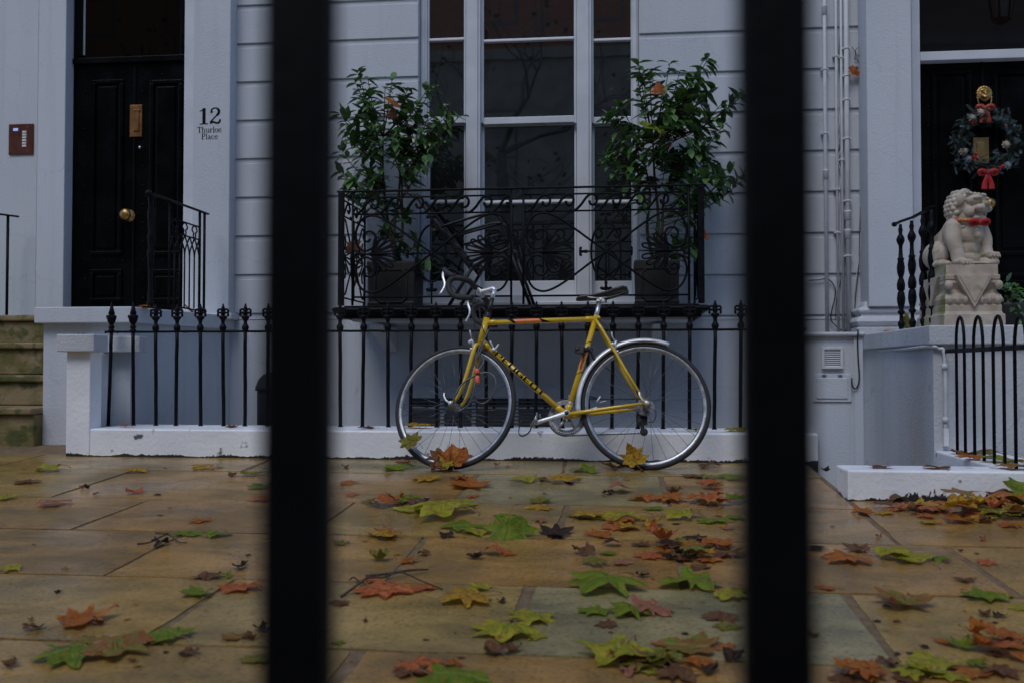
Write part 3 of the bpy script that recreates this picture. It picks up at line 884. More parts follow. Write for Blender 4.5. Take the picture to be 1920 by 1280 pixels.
# ------------------------------------------------------------------ left landing, steps
ld = thing('entrance_landing', 'white painted landing slab on a rendered base in front of the door numbered 12', 'landing', (-3.4, 6.0, 0))
YL = 5.9
xa, xb = X_(63, YL), X_(245, YL)
zt, zb = Z_(150, 575.5, YL), Z_(150, 605.5, YL)
mb = MB()
mb.prism([(xa, YL), (xb, YL), (-2.845, 7.12), (-2.845, 7.4), (xa, 7.4)], (0, 0, zb), (1, 0, 0), (0, 1, 0), (0, 0, 1), zt - zb)
mb.build('landing_slab', WALL, ld, bevel=.006)
xa2 = X_(80, YL + .05)
mb = MB()
mb.prism([(xa2, YL + .06), (xb - .03, YL + .06), (-2.88, 7.1), (-2.88, 7.3), (xa2, 7.3)], (0, 0, -1.65), (1, 0, 0), (0, 1, 0), (0, 0, 1), zb + 1.65)
mb.build('base_wall', WALL, ld)
st = thing('entrance_steps', 'worn mossy stone steps climbing to the black door at the left edge', 'steps', (-4.2, 6.1, 0))
mb = MB()
zprev = gz(5.9) - .02
for i, (py, Y) in enumerate(((764, 5.84), (703, 6.13), (641.5, 6.43), (590.5, 6.73))):
    z = Z_(40, py, Y)
    mb.box(-5.6, xa2 - .002, Y + .03, 7.45, zprev, z - .045)
    mb.box(-5.6, xa2 - .002, Y, 7.45, z - .0449, z)
    zprev = z
mb.build('step', STEPM, st, bevel=.014, seg=3)

# ------------------------------------------------------------------ plinth wall with its end pier
pw = thing('plinth_wall', 'low white plinth wall along the pavement carrying the black spear railing', 'low wall', (-1.2, 5.5, 0))
YP = 5.45
px0 = X_(125.5, YP)
PZT = Z_(650, 806.3, YP)
mb = MB()
xpier = X_(170, YP)
mb.box(xpier - .0, X_(1533, YP), YP, 5.90, -.05, PZT)
mb.build('plinth', SCUFF, pw, bevel=.009)
mb = MB()
mb.box(px0, xpier + .0, YP - .002, 5.58, -.05, Z_(150, 659, YP) + .002)
mb.box(px0, xpier - .16, 5.581, 5.955, -.05, Z_(150, 659, YP) + .001)
mb.build('end_pier', SCUFF, pw, bevel=.006)
mb = MB()
Y2 = YP - .05
mb.box(X_(106, Y2), X_(176, Y2), Y2, 5.56, Z_(150, 659, Y2), Z_(150, 626.5, Y2))
mb.box(X_(150, 5.86), X_(262, 5.86), 5.86, 5.958, Z_(230, 660, 5.86), Z_(230, 630, 5.86))
mb.build('pier_cap', WALLD, pw, bevel=.006)

# ------------------------------------------------------------------ meter cupboard on the right
cb = thing('meter_cupboard', 'white rendered meter cupboard with a louvred vent and hatch right of the plinth', 'cupboard', (1.1, 5.5, 0))
YQ = 5.50
xq0, xq1 = X_(1478, YQ), X_(1613, YQ)
mb = MB(); mb.box(xq0, xq1, YQ, 5.9, -1.65, Z_(1560, 630, YQ)); mb.box(xq1 - .035, xq1 + .012, YQ - .01, 5.9, -.05, Z_(1560, 631, YQ))
mb.build('body', WALL, cb, bevel=.004)
mb = MB(); mb.box(xq0 - .02, xq1 + .022, YQ - .03, 5.92, Z_(1560, 630, YQ - .03), Z_(1560, 622.5, YQ - .03))
mb.build('top_ledge', WALLD, cb, bevel=.008)
mb = MB()
pb(mb, 1524, 701, 1596, 753, YQ - .008, YQ + .002); pb(mb, 1530, 708, 1589, 747, YQ - .013, YQ - .007)
h = mb.build('hatch', WALL, cb, bevel=.003)
mb = MB(); pb(mb, 1541, 702, 1549, 704, YQ - .016, YQ - .008); pb(mb, 1571, 702, 1579, 704, YQ - .016, YQ - .008)
mb.build('hinge', STEEL, h)
mb = MB()
mould(1541, 650, 1581, 691, YQ - .006, 5, .014)
ve = mb.build('vent', LEADM, cb, bevel=.002)
mb = MB(); pb(mb, 1545, 654, 1577, 687, YQ - .004, YQ + .001); mb.build('backing', DARKIN, ve)
mb = MB()
for i in range(9):
    c0 = at(1561, 656.5 + i * 3.55, YQ - .012)
    hx = (X_(1576.5, YQ) - X_(1545.5, YQ)) / 2
    mb.obox(c0, (1, 0, 0), Vector((0, -.75, -.66)), Vector((0, .66, -.75)).normalized(), (hx, .0055, .0008))
mb.build('louvre', LEADM, ve)

# ------------------------------------------------------------------ right landing, kerb
rl = thing('entrance_landing', 'white landing under the stone lion in front of the wreathed door', 'landing', (2.6, 6.2, 0))
YK = 5.46
xk = X_(1743, YK); zk1, zk0 = Z_(1760, 609.8, YK), Z_(1760, 646, YK)
mb = MB(); mb.box(xk, 6.5, YK, 7.3, zk0, zk1)
mb.build('landing_slab', WALLD, rl, bevel=.007)
mb = MB(); mb.box(xk + .026, 6.5, YK + .03, 7.3, -1.7, zk0)
mb.build('base_wall', WALLD, rl)
kw = thing('kerb_wall', 'low white L-shaped kerb on the pavement at the lower right, two dark leaves on top', 'kerb', (1.3, 4.5, 0))
xk0 = G(1590, 937.6).x
ykf, ykb = 4.39, 4.62
zkt = Z_(1590, 880.5, ykf)
xin = xk + .03
mb = MB()
mb.box(xk0, 3.6, ykf, ykb, -1.7, zkt)
mb.build('front_kerb', SCUFFK, kw, bevel=.008)
mb = MB(); mb.box(xin, xin + .30, ykb + .001, YK + .028, -1.7, zkt - .003); mb.build('side_kerb', PLINTH, kw, bevel=.008)
soil = MB(); soil.box(xin + .30, 3.6, ykb + .001, YK + .028, -.12, -.0)
soil.build('bed_soil', SOIL, kw)

# white overflow pipe down the corner of that landing
pp = thing('overflow_pipe', 'thin pale pipe bending down the white corner below the stone lion', 'pipe', (1.67, 5.47, 0))
mb = MB()
y0 = YK + .012
xpp = X_(1771, y0)
pts = [Vector((xk + .03, 6.6, zk0 - .01)), Vector((xk + .012, 5.9, zk0 - .012)), Vector((xk + .012, YK + .05, zk0 - .008)), Vector((xk + .05, YK + .018, zk0 - .02)), Vector((xpp, y0, zk0 - .07)), Vector((xpp, y0, .16))]
mb.tube(catmull(pts, 6), .010)
mb.lathe([(.014, 0), (.014, .03)], (xpp, y0, .5)); mb.lathe([(.014, 0), (.014, .03)], (xpp, y0, .22))
mb.build('pipe', CABLEW, pp)
mb = MB(); mb.box(xpp - .012, xpp + .012, y0 - .016, y0 + .01, .10, .19); mb.build('outlet_shoe', WHITED, pp)

# ------------------------------------------------------------------ railing close in front of the camera
nr = thing('iron_railing', 'tall black iron railing close to the camera, out of focus, its bars cutting the view', 'railing', (0, .345, -.28))
YNB = .345
bx = [(X_(562, YNB)), (X_(1454, YNB))]
dxb = bx[1] - bx[0]
mb = MB(); hw = .0124
mb.box(bx[0] - hw, bx[0] + hw, YNB - .008, YNB + .008, -.33, 1.32)
bar = mb.build('bar', BLACKN, nr, bevel=.003)
mb = MB(); mb.lathe([(.012, 0), (.02, .02), (.012, .04), (.022, .07), (.018, .11), (.001, .19)], (bx[0], YNB, 1.32), n=12)
fin = mb.build('finial', BLACKN, bar)
for i in (-4, -3, -2, -1, 1, 2, 3, 4, 5):
    c = copy_tree(bar, nr, [fin]); c.location.x += dxb * i
mb = MB(); mb.box(bx[0] - 4.4 * dxb, bx[1] + 4.4 * dxb, YNB - .012, YNB + .012, 1.20, 1.225); mb.box(bx[0] - 4.4 * dxb, bx[1] + 4.4 * dxb, YNB - .012, YNB + .012, -.30, -.275)
mb.build('rail', BLACKI, nr)

# ------------------------------------------------------------------ spear railing on the plinth
YR1 = 5.78
fr = thing('spear_railing', 'short black iron railing of bars with fleur-de-lis heads on the white plinth behind the bicycle', 'railing', (-1.2, YR1, PZT))
zrail = Z_(900, 619.5, YR1)


def fleur(x, y, z, parent, sc=1.0):
    mb = MB(); S = lambda a: a * sc
    mb.lathe([(S(.013), -.004), (S(.019), .006), (S(.0215), .016), (S(.0185), .027), (S(.0115), .038), (S(.0105), .05), (S(.014), .062), (S(.024), .074), (S(.0255), .080), (S(.02), .087), (S(.010), .09)], (x, y, z), n=12)
    mb.ell((x, y, z + .118), (S(.0135), S(.011), .034), nu=10, nv=8)
    mb.ell((x, y, z + .150), (S(.0065), S(.006), .012), nu=8, nv=6)
    for s_ in (-1, 1):
        for z0, w_ in ((.092, .029), (.112, .029)):
            pts = catmull([(x + s_ * S(.004), y, z + z0), (x + s_ * S(w_ * .5), y, z + z0 + .014), (x + s_ * S(w_), y, z + z0 + .012), (x + s_ * S(w_ * 1.12), y, z + z0 - .001), (x + s_ * S(w_ * .92), y, z + z0 - .007)], 4)
            mb.tube(pts, [.0065] * (len(pts) - 3) + [.0075, .0075, .0055], 8)
    for s_ in (-1, 1):
        mb.ell((x, y + s_ * S(.012), z + .1), (S(.007), S(.010), .014), nu=8, nv=6)
    return mb.build('finial', BLACKI, parent)


def spear(x, y, z, parent):
    mb = MB()
    mb.lathe([(.014, -.01), (.019, .0), (.019, .006), (.012, .012), (.018, .02), (.02, .026), (.013, .032), (.014, .042), (.023, .056), (.026, .066), (.0275, .078), (.024, .090), (.016, .1), (.021, .104), (.013, .13), (.006, .160), (.001, .178)], (x, y, z), n=12)
    for k in range(5):
        a = 2 * PI * k / 5 - PI / 2
        mb.ell((x + .024 * math.cos(a), y + .024 * math.sin(a), z + .085), (.0085, .0085, .012), nu=8, nv=6)
    return mb.build('finial', BLACKI, parent)


def railbar(px_top, px_bot, head):
    t = at(px_top, 620, YR1); b_ = at(px_bot, 799, YR1)
    b_.z = PZT - .004; t.z = zrail + .004
    mb = MB()
    k = 7
    pts = [b_.lerp(t, i / k) + Vector((random.uniform(-.0012, .0012) if 0 < i < k else 0, 0, 0)) for i in range(k + 1)]
    mb.tube(pts, .0108, 10)
    mb.lathe([(.016, 0), (.015, .004), (.010, .008)], (b_.x, b_.y, PZT), n=10)
    o = mb.build('bar', BLACKI, fr)
    head(t.x, t.y, t.z + .002, o)


railbar(209, 203, spear); railbar(249.5, 250, spear)
tops = [292, 332, 375.5, 418, 460, 503, 547, 592, 637.5, 682, 727, 771.5, 817.5, 863.5, 911, 960, 1006, 1053, 1102.5, 1149.5, 1197, 1244.5, 1293, 1341, 1389.5, 1439, 1489]
for i, px in enumerate(tops):
    railbar(px, px + random.uniform(-2.5, 1.5), fleur)
mb = MB()
xe0, xe1 = X_(197, YR1), X_(1512, YR1)
n_ = 60
mb.tube([(xe0 + (xe1 - xe0) * i / n_, YR1, zrail + random.uniform(-.0012, .0012)) for i in range(n_ + 1)], .0075, 8)
for i in range(46):
    mb.ell((random.uniform(xe0, xe1), YR1 - .003, zrail - .007), (random.uniform(.003, .007), .003, random.uniform(.002, .0045)), nu=6, nv=4)
mb.build('rail', BLACKI, fr)

# ------------------------------------------------------------------ balcony
YBF = 6.45
bal = thing('balcony', 'black cast iron balcony with scrolls, ovals and palmettes below the tall window', 'balcony', (-.7, 6.8, .85))
XA, XB = X_(634, YBF), X_(1321, YBF)
zf = Z_(977, 571, YBF); zb = Z_(977, 600, YBF); ztp = Z_(977, 353.5, YBF)
mb = MB()
mb.box(XA + .03, XB - .03, YBF + .03, YW + .002, zf - .03, zf)
mb.build('floor_slab', BLACKI, bal, bevel=.004)
mb = MB()
# moulded edge: quarter-round nosing swept round three sides
prof = [(0.01, -.0301), (-.035, -.031), (-.055, -.04), (-.058, -.055), (-.045, -.066), (-.012, -.070), (-.004, -.085), (-.004, -.105), (.02, -.108), (.02, -.0301)]
def sweep(mb, path, prof):
    P = [Vector(p) for p in path]; m = len(P); vs = []
    for i in range(m):
        d0 = (P[i] - P[i - 1]).normalized() if i else (P[1] - P[0]).normalized()
        d1 = (P[i + 1] - P[i]).normalized() if i < m - 1 else d0
        n0 = Vector((-d0.y, d0.x, 0)); n1 = Vector((-d1.y, d1.x, 0))
        nn = n0 + n1; nn = nn / (nn.length_squared / 2)
        for a, h in prof: vs.append(P[i] + nn * a + Vector((0, 0, h)))
    q = len(prof)
    mb.add(vs, [(i * q + j, i * q + (j + 1) % q, (i + 1) * q + (j + 1) % q, (i + 1) * q + j) for i in range(m - 1) for j in range(q)] + [tuple(range(q))[::-1], tuple((m - 1) * q + j for j in range(q))], False)
sweep(mb, [(XA + .02, YW, zf + .02), (XA + .02, YBF + .02, zf + .02), (XB - .02, YBF + .02, zf + .02), (XB - .02, YW, zf + .02)], prof)
mb.build('edge_moulding', BLACKI, bal, bevel=.006)
mb = MB(); mb.box(XA + .07, XB - .07, YBF + .09, YW, zb + .0, zf - .04); mb.build('soffit', WALL, bal)
for px in (720, 1235):
    xx = X_(px, 6.9); mb = MB()
    mb.prism([(YW, zf - .12), (YBF + .2, zf - .12), (YBF + .24, zf - .16), (YW - .1, zf - .25), (YW, zf - .30)], (xx - .05, 0, 0), (0, 1, 0), (0, 0, 1), (1, 0, 0), .1)
    mb.build('bracket', WALL, bal, bevel=.008)


def panel(mb, o, U, W, nwave, side=False):
    """one ironwork panel: o lower left corner at floor level, U along, W wide; heights in metres from the floor"""
    o = Vector(o); U = Vector(U); Zv = Vector((0, 0, 1)); Nn = U.cross(Zv)
    q = W / 1360.0; qz = H_ / 965.0     # drawn on a 1360 x 965 sheet
    P = lambda x, y, d=0: o + U * (x * q) + Zv * ((965 - y) * qz) + Nn * d
    fl = (1, .8)
    # frame bars: y=0 is the top rail
    for y, r_ in ((55, .0065), (195, .0065), (895, .0072)):
        mb.tube([P(0, y), P(1360, y)], r_, 6)
    for x in (0, 1360):
        mb.tube([P(x, 10), P(x, 965)], .0085, 6)
    # running scroll frieze
    per = 1360.0 / nwave
    s = per / 194.0
    for i in range(nwave):
        x0 = i * per
        pts = [(0, 128), (28, 138), (60, 120), (95, 84), (130, 36), (165, 6), (200, 8), (222, 38), (214, 78), (186, 92), (164, 78), (162, 56)]
        cpts = [(x0 + a * s, 56 + b * 1.0) for a, b in pts]
        if i == nwave - 1: cpts = [(min(a, 1350), b) for a, b in cpts]
        c = catmull([P(a, b) for a, b in cpts], 5)
        mb.tube(c, [.0092] * (len(c) - 5) + [.0085, .0095, .0105, .010, .008], 6)
    # great crossing scrolls; the middle stands at (684, 532)
    cx, cy = 684, 532
    arm = [(0, 0), (130, 95), (265, 195), (400, 285), (510, 325), (600, 296), (650, 210), (655, 120), (625, 50), (565, 28), (505, 58), (480, 122), (502, 178), (552, 190), (588, 158), (580, 116), (548, 106), (532, 130)]
    for sx in (-1, 1):
        for sy in (-1, 1):
            c = catmull([P(cx + sx * a, cy + sy * b) for a, b in arm], 5)
            mb.tube(c, .0082, 6, flat=(1, 1.1))
    # oval and spokes
    mb.tube([P(cx + 122 * math.cos(2 * PI * i / 32), cy + 238 * math.sin(2 * PI * i / 32)) for i in range(32)], .0080, 6, closed=True)
    mb.tube([P(cx - 215, cy), P(cx + 215, cy)], .006, 6); mb.tube([P(cx, cy - 330), P(cx, cy + 425)], .006, 6)
    for sx in (-1, 1):
        mb.tube([P(cx + sx * 150, cy), P(cx + sx * 165, cy), P(cx + sx * 185, cy), P(cx + sx * 205, cy)], [.009, .013, .009, .012], 8)
        mb.tube([P(cx + sx * 212, cy - 26), P(cx + sx * 212, cy + 26)], .008, 8)
        for e in (-28, 28): mb.ell(P(cx + sx * 208, cy + e), (.010, .010, .010), nu=8, nv=6)
    for y0, d in ((cy - 330, 1), (cy + 330, -1)):
        mb.tube([P(cx, y0 + d * 92), P(cx, y0 + d * 70), P(cx, y0 + d * 50), P(cx, y0 + d * 30)], [.008, .012, .008, .013], 8)
        mb.tube([P(cx - 34, y0 + d * 22), P(cx + 34, y0 + d * 22)], .011, 8)
        for e in (-36, 36): mb.ell(P(cx + e, y0 + d * 26), (.011, .010, .011), nu=8, nv=6)
    mb.ell(P(cx, cy), (.013, .012, .013), nu=10, nv=6)
    # palmettes
    for sx in (-1, 1):
        bx_, by_ = cx + sx * 520, cy
        mb.ell(P(bx_ + sx * 6, by_), (.016, .010, .014), nu=10, nv=6)
        mb.tube([P(bx_, by_ - 2, .004), P(bx_ - sx * 255, by_, .004)], [.012, .003], 6)
        mb.tube([P(bx_ + sx * 10, by_), P(bx_ + sx * 80, by_), P(cx + sx * 640, by_)], .007, 6)
        mb.tube([P(cx + sx * 655 + 26 * math.cos(2 * PI * i / 14), by_ + 30 * math.sin(2 * PI * i / 14)) for i in range(14)], .0065, 6, closed=True)
        for (ang, L_, w_) in ((13, 222, 21), (30, 205, 22), (49, 178, 22), (69, 148, 20)):
            for sg in (-1, 1):
                a = R(ang) * sg
                dx, dy = -sx * math.cos(a), math.sin(a)
                nx, ny = -dy, dx
                pts = [(12, 0), (.4 * L_, -w_ * .35), (.75 * L_, -w_ * .9), (.95 * L_, -w_ * .85), (1.03 * L_, 0), (.95 * L_, w_ * .8), (.72 * L_, w_ * .62), (.4 * L_, w_ * .3)]
                c = catmull([P(bx_ + dx * u + nx * v, by_ + (dy * u + ny * v) * 1.0) for u, v in pts], 3, closed=True)
                mb.tube(c, .0064, 6, closed=True)


rzf = zf
H_ = ztp - rzf
for (pa, pb_) in ((660.5, 958.5), (981.5, 1292.5)):
    xa, xb = X_(pa, YBF), X_(pb_, YBF)
    mb = MB(); panel(mb, (xa, YBF, rzf), (1, 0, 0), xb - xa, 7)
    mb.build('front_panel', BLACKI, bal)
for xx in (XA + .016, XB - .016):
    mb = MB()
    # narrow side panel: frieze, oval and scrolls
    o = Vector((xx, YBF + .03, rzf)); L_ = YW - .03 - o.y
    P = lambda u, z: o + Vector((0, u * L_, z))
    for z in (H_ * .94, H_ * .80, H_ * .075): mb.tube([P(0, z), P(1, z)], .006, 6)
    for u in (0, 1): mb.tube([P(u, 0), P(u, H_)], .008, 6)
    for i in range(3):
        c = [(0, .02), (.05, .01), (.11, .05), (.19, .12), (.27, .14), (.32, .09), (.27, .05), (.22, .075)]
        mb.tube(catmull([P(i / 3 + a, H_ * .80 + b * .7) for a, b in c], 4), .0075, 6)
    for sx in (-1, 1):
        for sy in (-1, 1):
            c = [(0, 0), (.13, .07), (.27, .15), (.38, .21), (.46, .19), (.48, .1), (.42, .04), (.36, .08), (.39, .12)]
            mb.tube(catmull([P(.5 + sx * a, H_ * .44 + sy * b * 1.2) for a, b in c], 4), .0062, 6)
    mb.tube([P(.5 + .13 * math.cos(2 * PI * i / 20), H_ * .44 + .18 * math.sin(2 * PI * i / 20)) for i in range(20)], .006, 6, closed=True)
    mb.tube([P(.5, H_ * .08), P(.5, H_ * .8)], .006, 6); mb.tube([P(.1, H_ * .44), P(.9, H_ * .44)], .006, 6)
    for u0, d in ((.08, 1), (.92, -1)):
        for a in (-40, -15, 15, 40):
            mb.tube([P(u0, H_ * .44), P(u0 + d * .24 * math.cos(R(a)), H_ * .44 + .15 * math.sin(R(a)))], [.004, .008], 6)
    mb.build('side_panel', BLACKI, bal)
mb = MB()
for pts in ([(XA, YW, ztp), (XA, YBF, ztp), (XB, YBF, ztp), (XB, YW, ztp)],):
    mb.box(XA - .012, XB + .012, YBF - .013, YBF + .013, ztp - .006, ztp + .006)
    mb.box(XA - .012, XA + .014, YBF + .0131, YW, ztp - .006, ztp + .006); mb.box(XB - .014, XB + .012, YBF + .0131, YW, ztp - .006, ztp + .006)
mb.build('top_rail', BLACKI, bal, bevel=.003)
for xx in (XA + .018, XB - .018):
    mb = MB(); mb.box(xx - .020, xx + .020, YBF - .012, YBF + .012, rzf, ztp - .0061); mb.build('corner_post', BLACKI, bal, bevel=.003)

# ------------------------------------------------------------------ landing balustrade on the left
lb = thing('landing_railing', 'black iron handrail with pointed arches on the landing right of door 12', 'railing', (-3.0, 6.4, .9))
# it runs from the newel at the front of the landing back to the pilaster
NA = Vector((X_(281, 6.04), 6.04, 0)); NB = Vector((X_(379, 6.78), 6.78, 0)); zl0 = Z_(150, 575.5, YL)
ztopA, ztopB = Z_(281, 363, 6.04), Z_(379, 398.5, 6.78)
D = (NB - NA); Ld = D.length; Du = D.normalized()
Q = lambda u, z: NA + Du * (u * Ld) + Vector((0, 0, z))
tp = lambda u: ztopA + (ztopB - ztopA) * u
mb = MB()
mb.tube([Q(-.03, tp(0) + .006), Q(0, tp(0)), Q(1, tp(1)), Q(1.1, tp(1.1))], .0125, 8, flat=(.6, 1.2)); mb.lathe([(.001, -.02), (.02, -.012), (.022, 0), (.02, .012), (.001, .02)], Q(-.05, tp(0) - .006), (1, 0, 0), n=12)
mb.build('handrail', BLACKI, lb)
mb = MB()
hN = tp(0) - zl0
mb.lathe([(.022, 0), (.024, .03), (.016, .05), (.019, .10), (.014, .12), (.017, .3), (.022, .33), (.024, .36), (.016, .38), (.022, .44), (.024, .46), (.017, .48), (.02, .55), (.024, .6), (.016, .65), (.02, hN - .03), (.022, hN)], Q(0, zl0), n=12)
mb.build('newel', BLACKI, lb)
for u, hh in ((.93, 0), (1.03, 0)):
    mb = MB(); mb.tube([Q(u, zl0 - .01), Q(u, tp(u) - .004)], .0095, 8); mb.build('upright', BLACKI, lb)
mb = MB()
ua, ub = .33, .92
tz = lambda u, d: tp(u) - d
for d in (.115, .205): mb.tube([Q(ua, tz(ua, d)), Q(ub, tz(ub, d))], .006, 6)
mb.tube([Q(ua, tp(ua)), Q(ua, zl0 + .03)], .006, 6); mb.tube([Q(ua, zl0 + .03), Q(ub, zl0 + .02)], .006, 6)
nb_ = 6; st_ = (ub - ua) / nb_
for i in range(nb_ + 1):
    u = ua + i * st_
    mb.tube([Q(u, zl0 + .03), Q(u, tz(u, .34))], .0055, 6)
    for s_ in (-1, 1):
        if 0 <= i + s_ * 1 <= nb_:
            u2 = u + s_ * st_ * .5; u3 = u + s_ * st_
            mb.tube(catmull([Q(u, tz(u, .34)), Q(u + s_ * st_ * .12, tz(u, .30)), Q(u2, tz(u2, .255)), Q(u + s_ * st_ * .95, tz(u, .21))], 4), .0052, 6)
for i in (1, 3, 5):
    u = ua + i * st_
    c = [(0, -.02), (.5, -.035), (.62, -.06), (.25, -.075), (.3, -.1), (0, -.115), (-.3, -.1), (-.25, -.075), (-.62, -.06), (-.5, -.035)]
    mb.tube(catmull([Q(u + a * st_ * .8, tz(u, .10) + b * .9) for a, b in c], 3, closed=True), .0055, 6, closed=True)
mb.build('arched_panel', BLACKI, lb)

hr = thing('handrail', 'plain black iron handrail post at the far left beside the mossy steps', 'handrail', (-4.6, 6.9, .8))
a = at(15, 404, 6.9)
mb = MB(); mb.tube([Vector((a.x, 6.9, .70)), a], .0105, 8); mb.build('post', BLACKI, hr)
mb = MB(); b_ = at(34, 406.5, 6.98); e_ = at(-70, 395, 5.4)
e_ = a + (a - b_) * 3; mb.tube([e_, a, b_], .012, 8, flat=(.6, 1.2)); mb.tube([e_, Vector((e_.x, e_.y, .4))], .010, 8); mb.build('rail', BLACKI, hr)

# ------------------------------------------------------------------ balusters beside the lion
rb = thing('landing_railing', 'black iron handrail on swelling cast balusters behind the stone lion', 'railing', (1.75, 6.1, .73))
mb = MB()
ys = [6.42, 6.20, 6.00, 5.84, 5.72]
XRB = X_(1690, 6.42) * 0 + (X_(1690, 6.30))
xr_ = at(1690, 600, 6.35).x
pts = [(1690, 6.35), (1711, 6.16), (1732, 5.98), (1749, 5.85)]
zb_ = zk1
tops_ = [Z_(1690, 421, 6.35), Z_(1711, 414, 6.16), Z_(1732, 403, 5.98), Z_(1749, 394, 5.85)]
for (px, Y), zt in zip(pts, tops_):
    x = at(px, 600, Y).x
    h = zt - zb_
    prof = [(.011, 0), (.014, .03), (.021, .06), (.021, .08), (.012, .10), (.010, .15), (.021, .17), (.022, .18), (.013, .20), (.022, .26), (.025, .30), (.020, .36), (.014, .375), (.022, .385), (.025, .43), (.020, .47), (.013, .50), (.015, .51), (.022, .55), (.024, .60), (.017, .66), (.021, .675), (.014, .69), (.011, .76), (.012, .80), (.023, .835), (.025, .86), (.017, .89), (.010, .91), (.014, .95), (.010, .97), (.009, 1.0)]
    mb = MB(); mb.lathe([(r_ * 1.0, v * h) for r_, v in prof], (x, Y, zb_), n=12)
    mb.build('baluster', BLACKI, rb)
mb = MB()
P0 = at(1677, 421, 6.46); pl = [P0] + [at(px, py - 5, Y) for (px, Y), py in zip(pts, (420, 413, 402, 392))]
P0 = pl[0]; mb.tube(pl, .013, 8, flat=(.6, 1.2)); mb.ell(P0, (.018, .02, .016), nu=10, nv=6)
mb.build('handrail', BLACKI, rb)

# ------------------------------------------------------------------ hoop railing on the side kerb
hp = thing('hoop_railing', 'knee-high black hoop-top railing on the white kerb at the right edge', 'railing', (1.75, 4.9, .1))
XH = at(1793, 700, 5.3).x
def ypx(px):
    lo, hi = 2.0, 6.5
    for _ in range(40):
        m_ = (lo + hi) / 2
        if at(px, 700, m_).x < XH: lo = m_
        else: hi = m_
    return (lo + hi) / 2
for (a, b_) in ((1793.5, 1808.5), (1826, 1843.5), (1862.5, 1882), (1903, 1925), (1952, 1978)):
    y0, y1 = ypx(a), ypx(b_)
    zt = Z_((a + b_) / 2, 594.5 - (a - 1793) * .03, (y0 + y1) / 2)
    rr = abs(y0 - y1) / 2; yc = (y0 + y1) / 2
    P_ = [Vector((XH, y0, .07)), Vector((XH, y0, zt - rr * 2.2))] + [Vector((XH, yc + rr * math.cos(t), zt - rr * 2.2 + 2.2 * rr * math.sin(t))) for t in [PI * i / 10 for i in range(1, 10)]] + [Vector((XH, y1, zt - rr * 2.2)), Vector((XH, y1, .07))]
    mb = MB(); mb.tube(P_, .0075, 8, ref=(1, 0, 0)); mb.build('hoop', BLACKI, hp)
mb = MB(); mb.box(XH - .005, XH + .005, 3.9, YK - .0, .585, .607); mb.build('rail', BLACKI, hp)
mb = MB(); mb.tube([(XH, 4.05, -.12), (XH, 4.05, .62)], .012, 8); mb.build('post', BLACKI, hp)

# ------------------------------------------------------------------ planters and shrubs on the balcony
def planter(px0, px1, pyt, Y, label):
    x0, x1 = X_(px0, Y), X_(px1, Y); zt = Z_((px0 + px1) / 2, pyt, Y); cx = (x0 + x1) / 2; hw = (x1 - x0) / 2
    t = thing('planter', label, 'planter', (cx, Y + hw, zf), group='square grey planters on the balcony')
    mb = MB()
    h = zt - zf
    mb.sqlathe([(hw * .97, 0), (hw * .99, .03), (hw * .96, .035), (hw * .98, h - .07), (hw * 1.0, h - .065), (hw * 1.02, h - .055), (hw * 1.02, h - .012), (hw, h), (hw * .88, h), (hw * .86, h - .06)], (cx, Y + hw, zf))
    mb.build('tub', GREYP, t, bevel=.004)
    mb = MB()
    # raised eight-cornered moulding on the front
    a, b_, k = hw * .66, h * .36, hw * .2
    for yy, s_ in ((Y - .002, 1),):
        c = [(a - k, b_), (-a + k, b_), (-a, b_ - k), (-a, -b_ + k), (-a + k, -b_), (a - k, -b_), (a, -b_ + k), (a, b_ - k)]
        zc = zf + h * .46
        mb.tube([(cx + u, yy + .006, zc + v) for u, v in c], .009, 6, closed=True)
    mb.build('panel_moulding', GREYP, t)
    mb = MB(); mb.box(cx - hw * .87, cx + hw * .87, Y + hw * .13, Y + hw * 1.87, zt - .06, zt - .03); mb.build('soil', SOIL, t)
    return Vector((cx, Y + hw, zt - .03))


pl = planter(688, 777, 490, 6.62, 'dark grey square planter standing behind the left half of the balcony ironwork')
pr = planter(1190, 1275, 487, 6.62, 'dark grey square planter standing behind the right half of the balcony ironwork')


def leaf_mat(name, c1, c2, rough=.4, trans=.25, scale=9, vein=None, spots=None):
    m = pm(name, c1, c2, scale, rough, rough + .15, .2, 60, bdist=.003, spots=spots, contrast=(.38, .6))
    n = m.node_tree; L = n.links
    b = n.nodes['Principled BSDF']
    src = b.inputs['Base Color'].links[0].from_socket
    oi = n.nodes.new('ShaderNodeObjectInfo')
    t = n.nodes.new('ShaderNodeBsdfTranslucent'); mx = n.nodes.new('ShaderNodeMixShader'); mx.inputs[0].default_value = trans
    L.new(src, t.inputs[0]); L.new(b.outputs[0], mx.inputs[1]); L.new(t.outputs[0], mx.inputs[2])
    L.new(mx.outputs[0], n.nodes['Material Output'].inputs[0])
    return m


EVG = leaf_mat('evergreen_leaf', (.032, .084, .026), (.074, .165, .048), .26, .16, 5)
EVG2 = leaf_mat('evergreen_young_leaf', (.055, .130, .028), (.10, .19, .05), .28, .15, 5)
DEADL = leaf_mat('withered_leaf', (.16, .045, .015), (.26, .09, .03), .5, .2, 9)


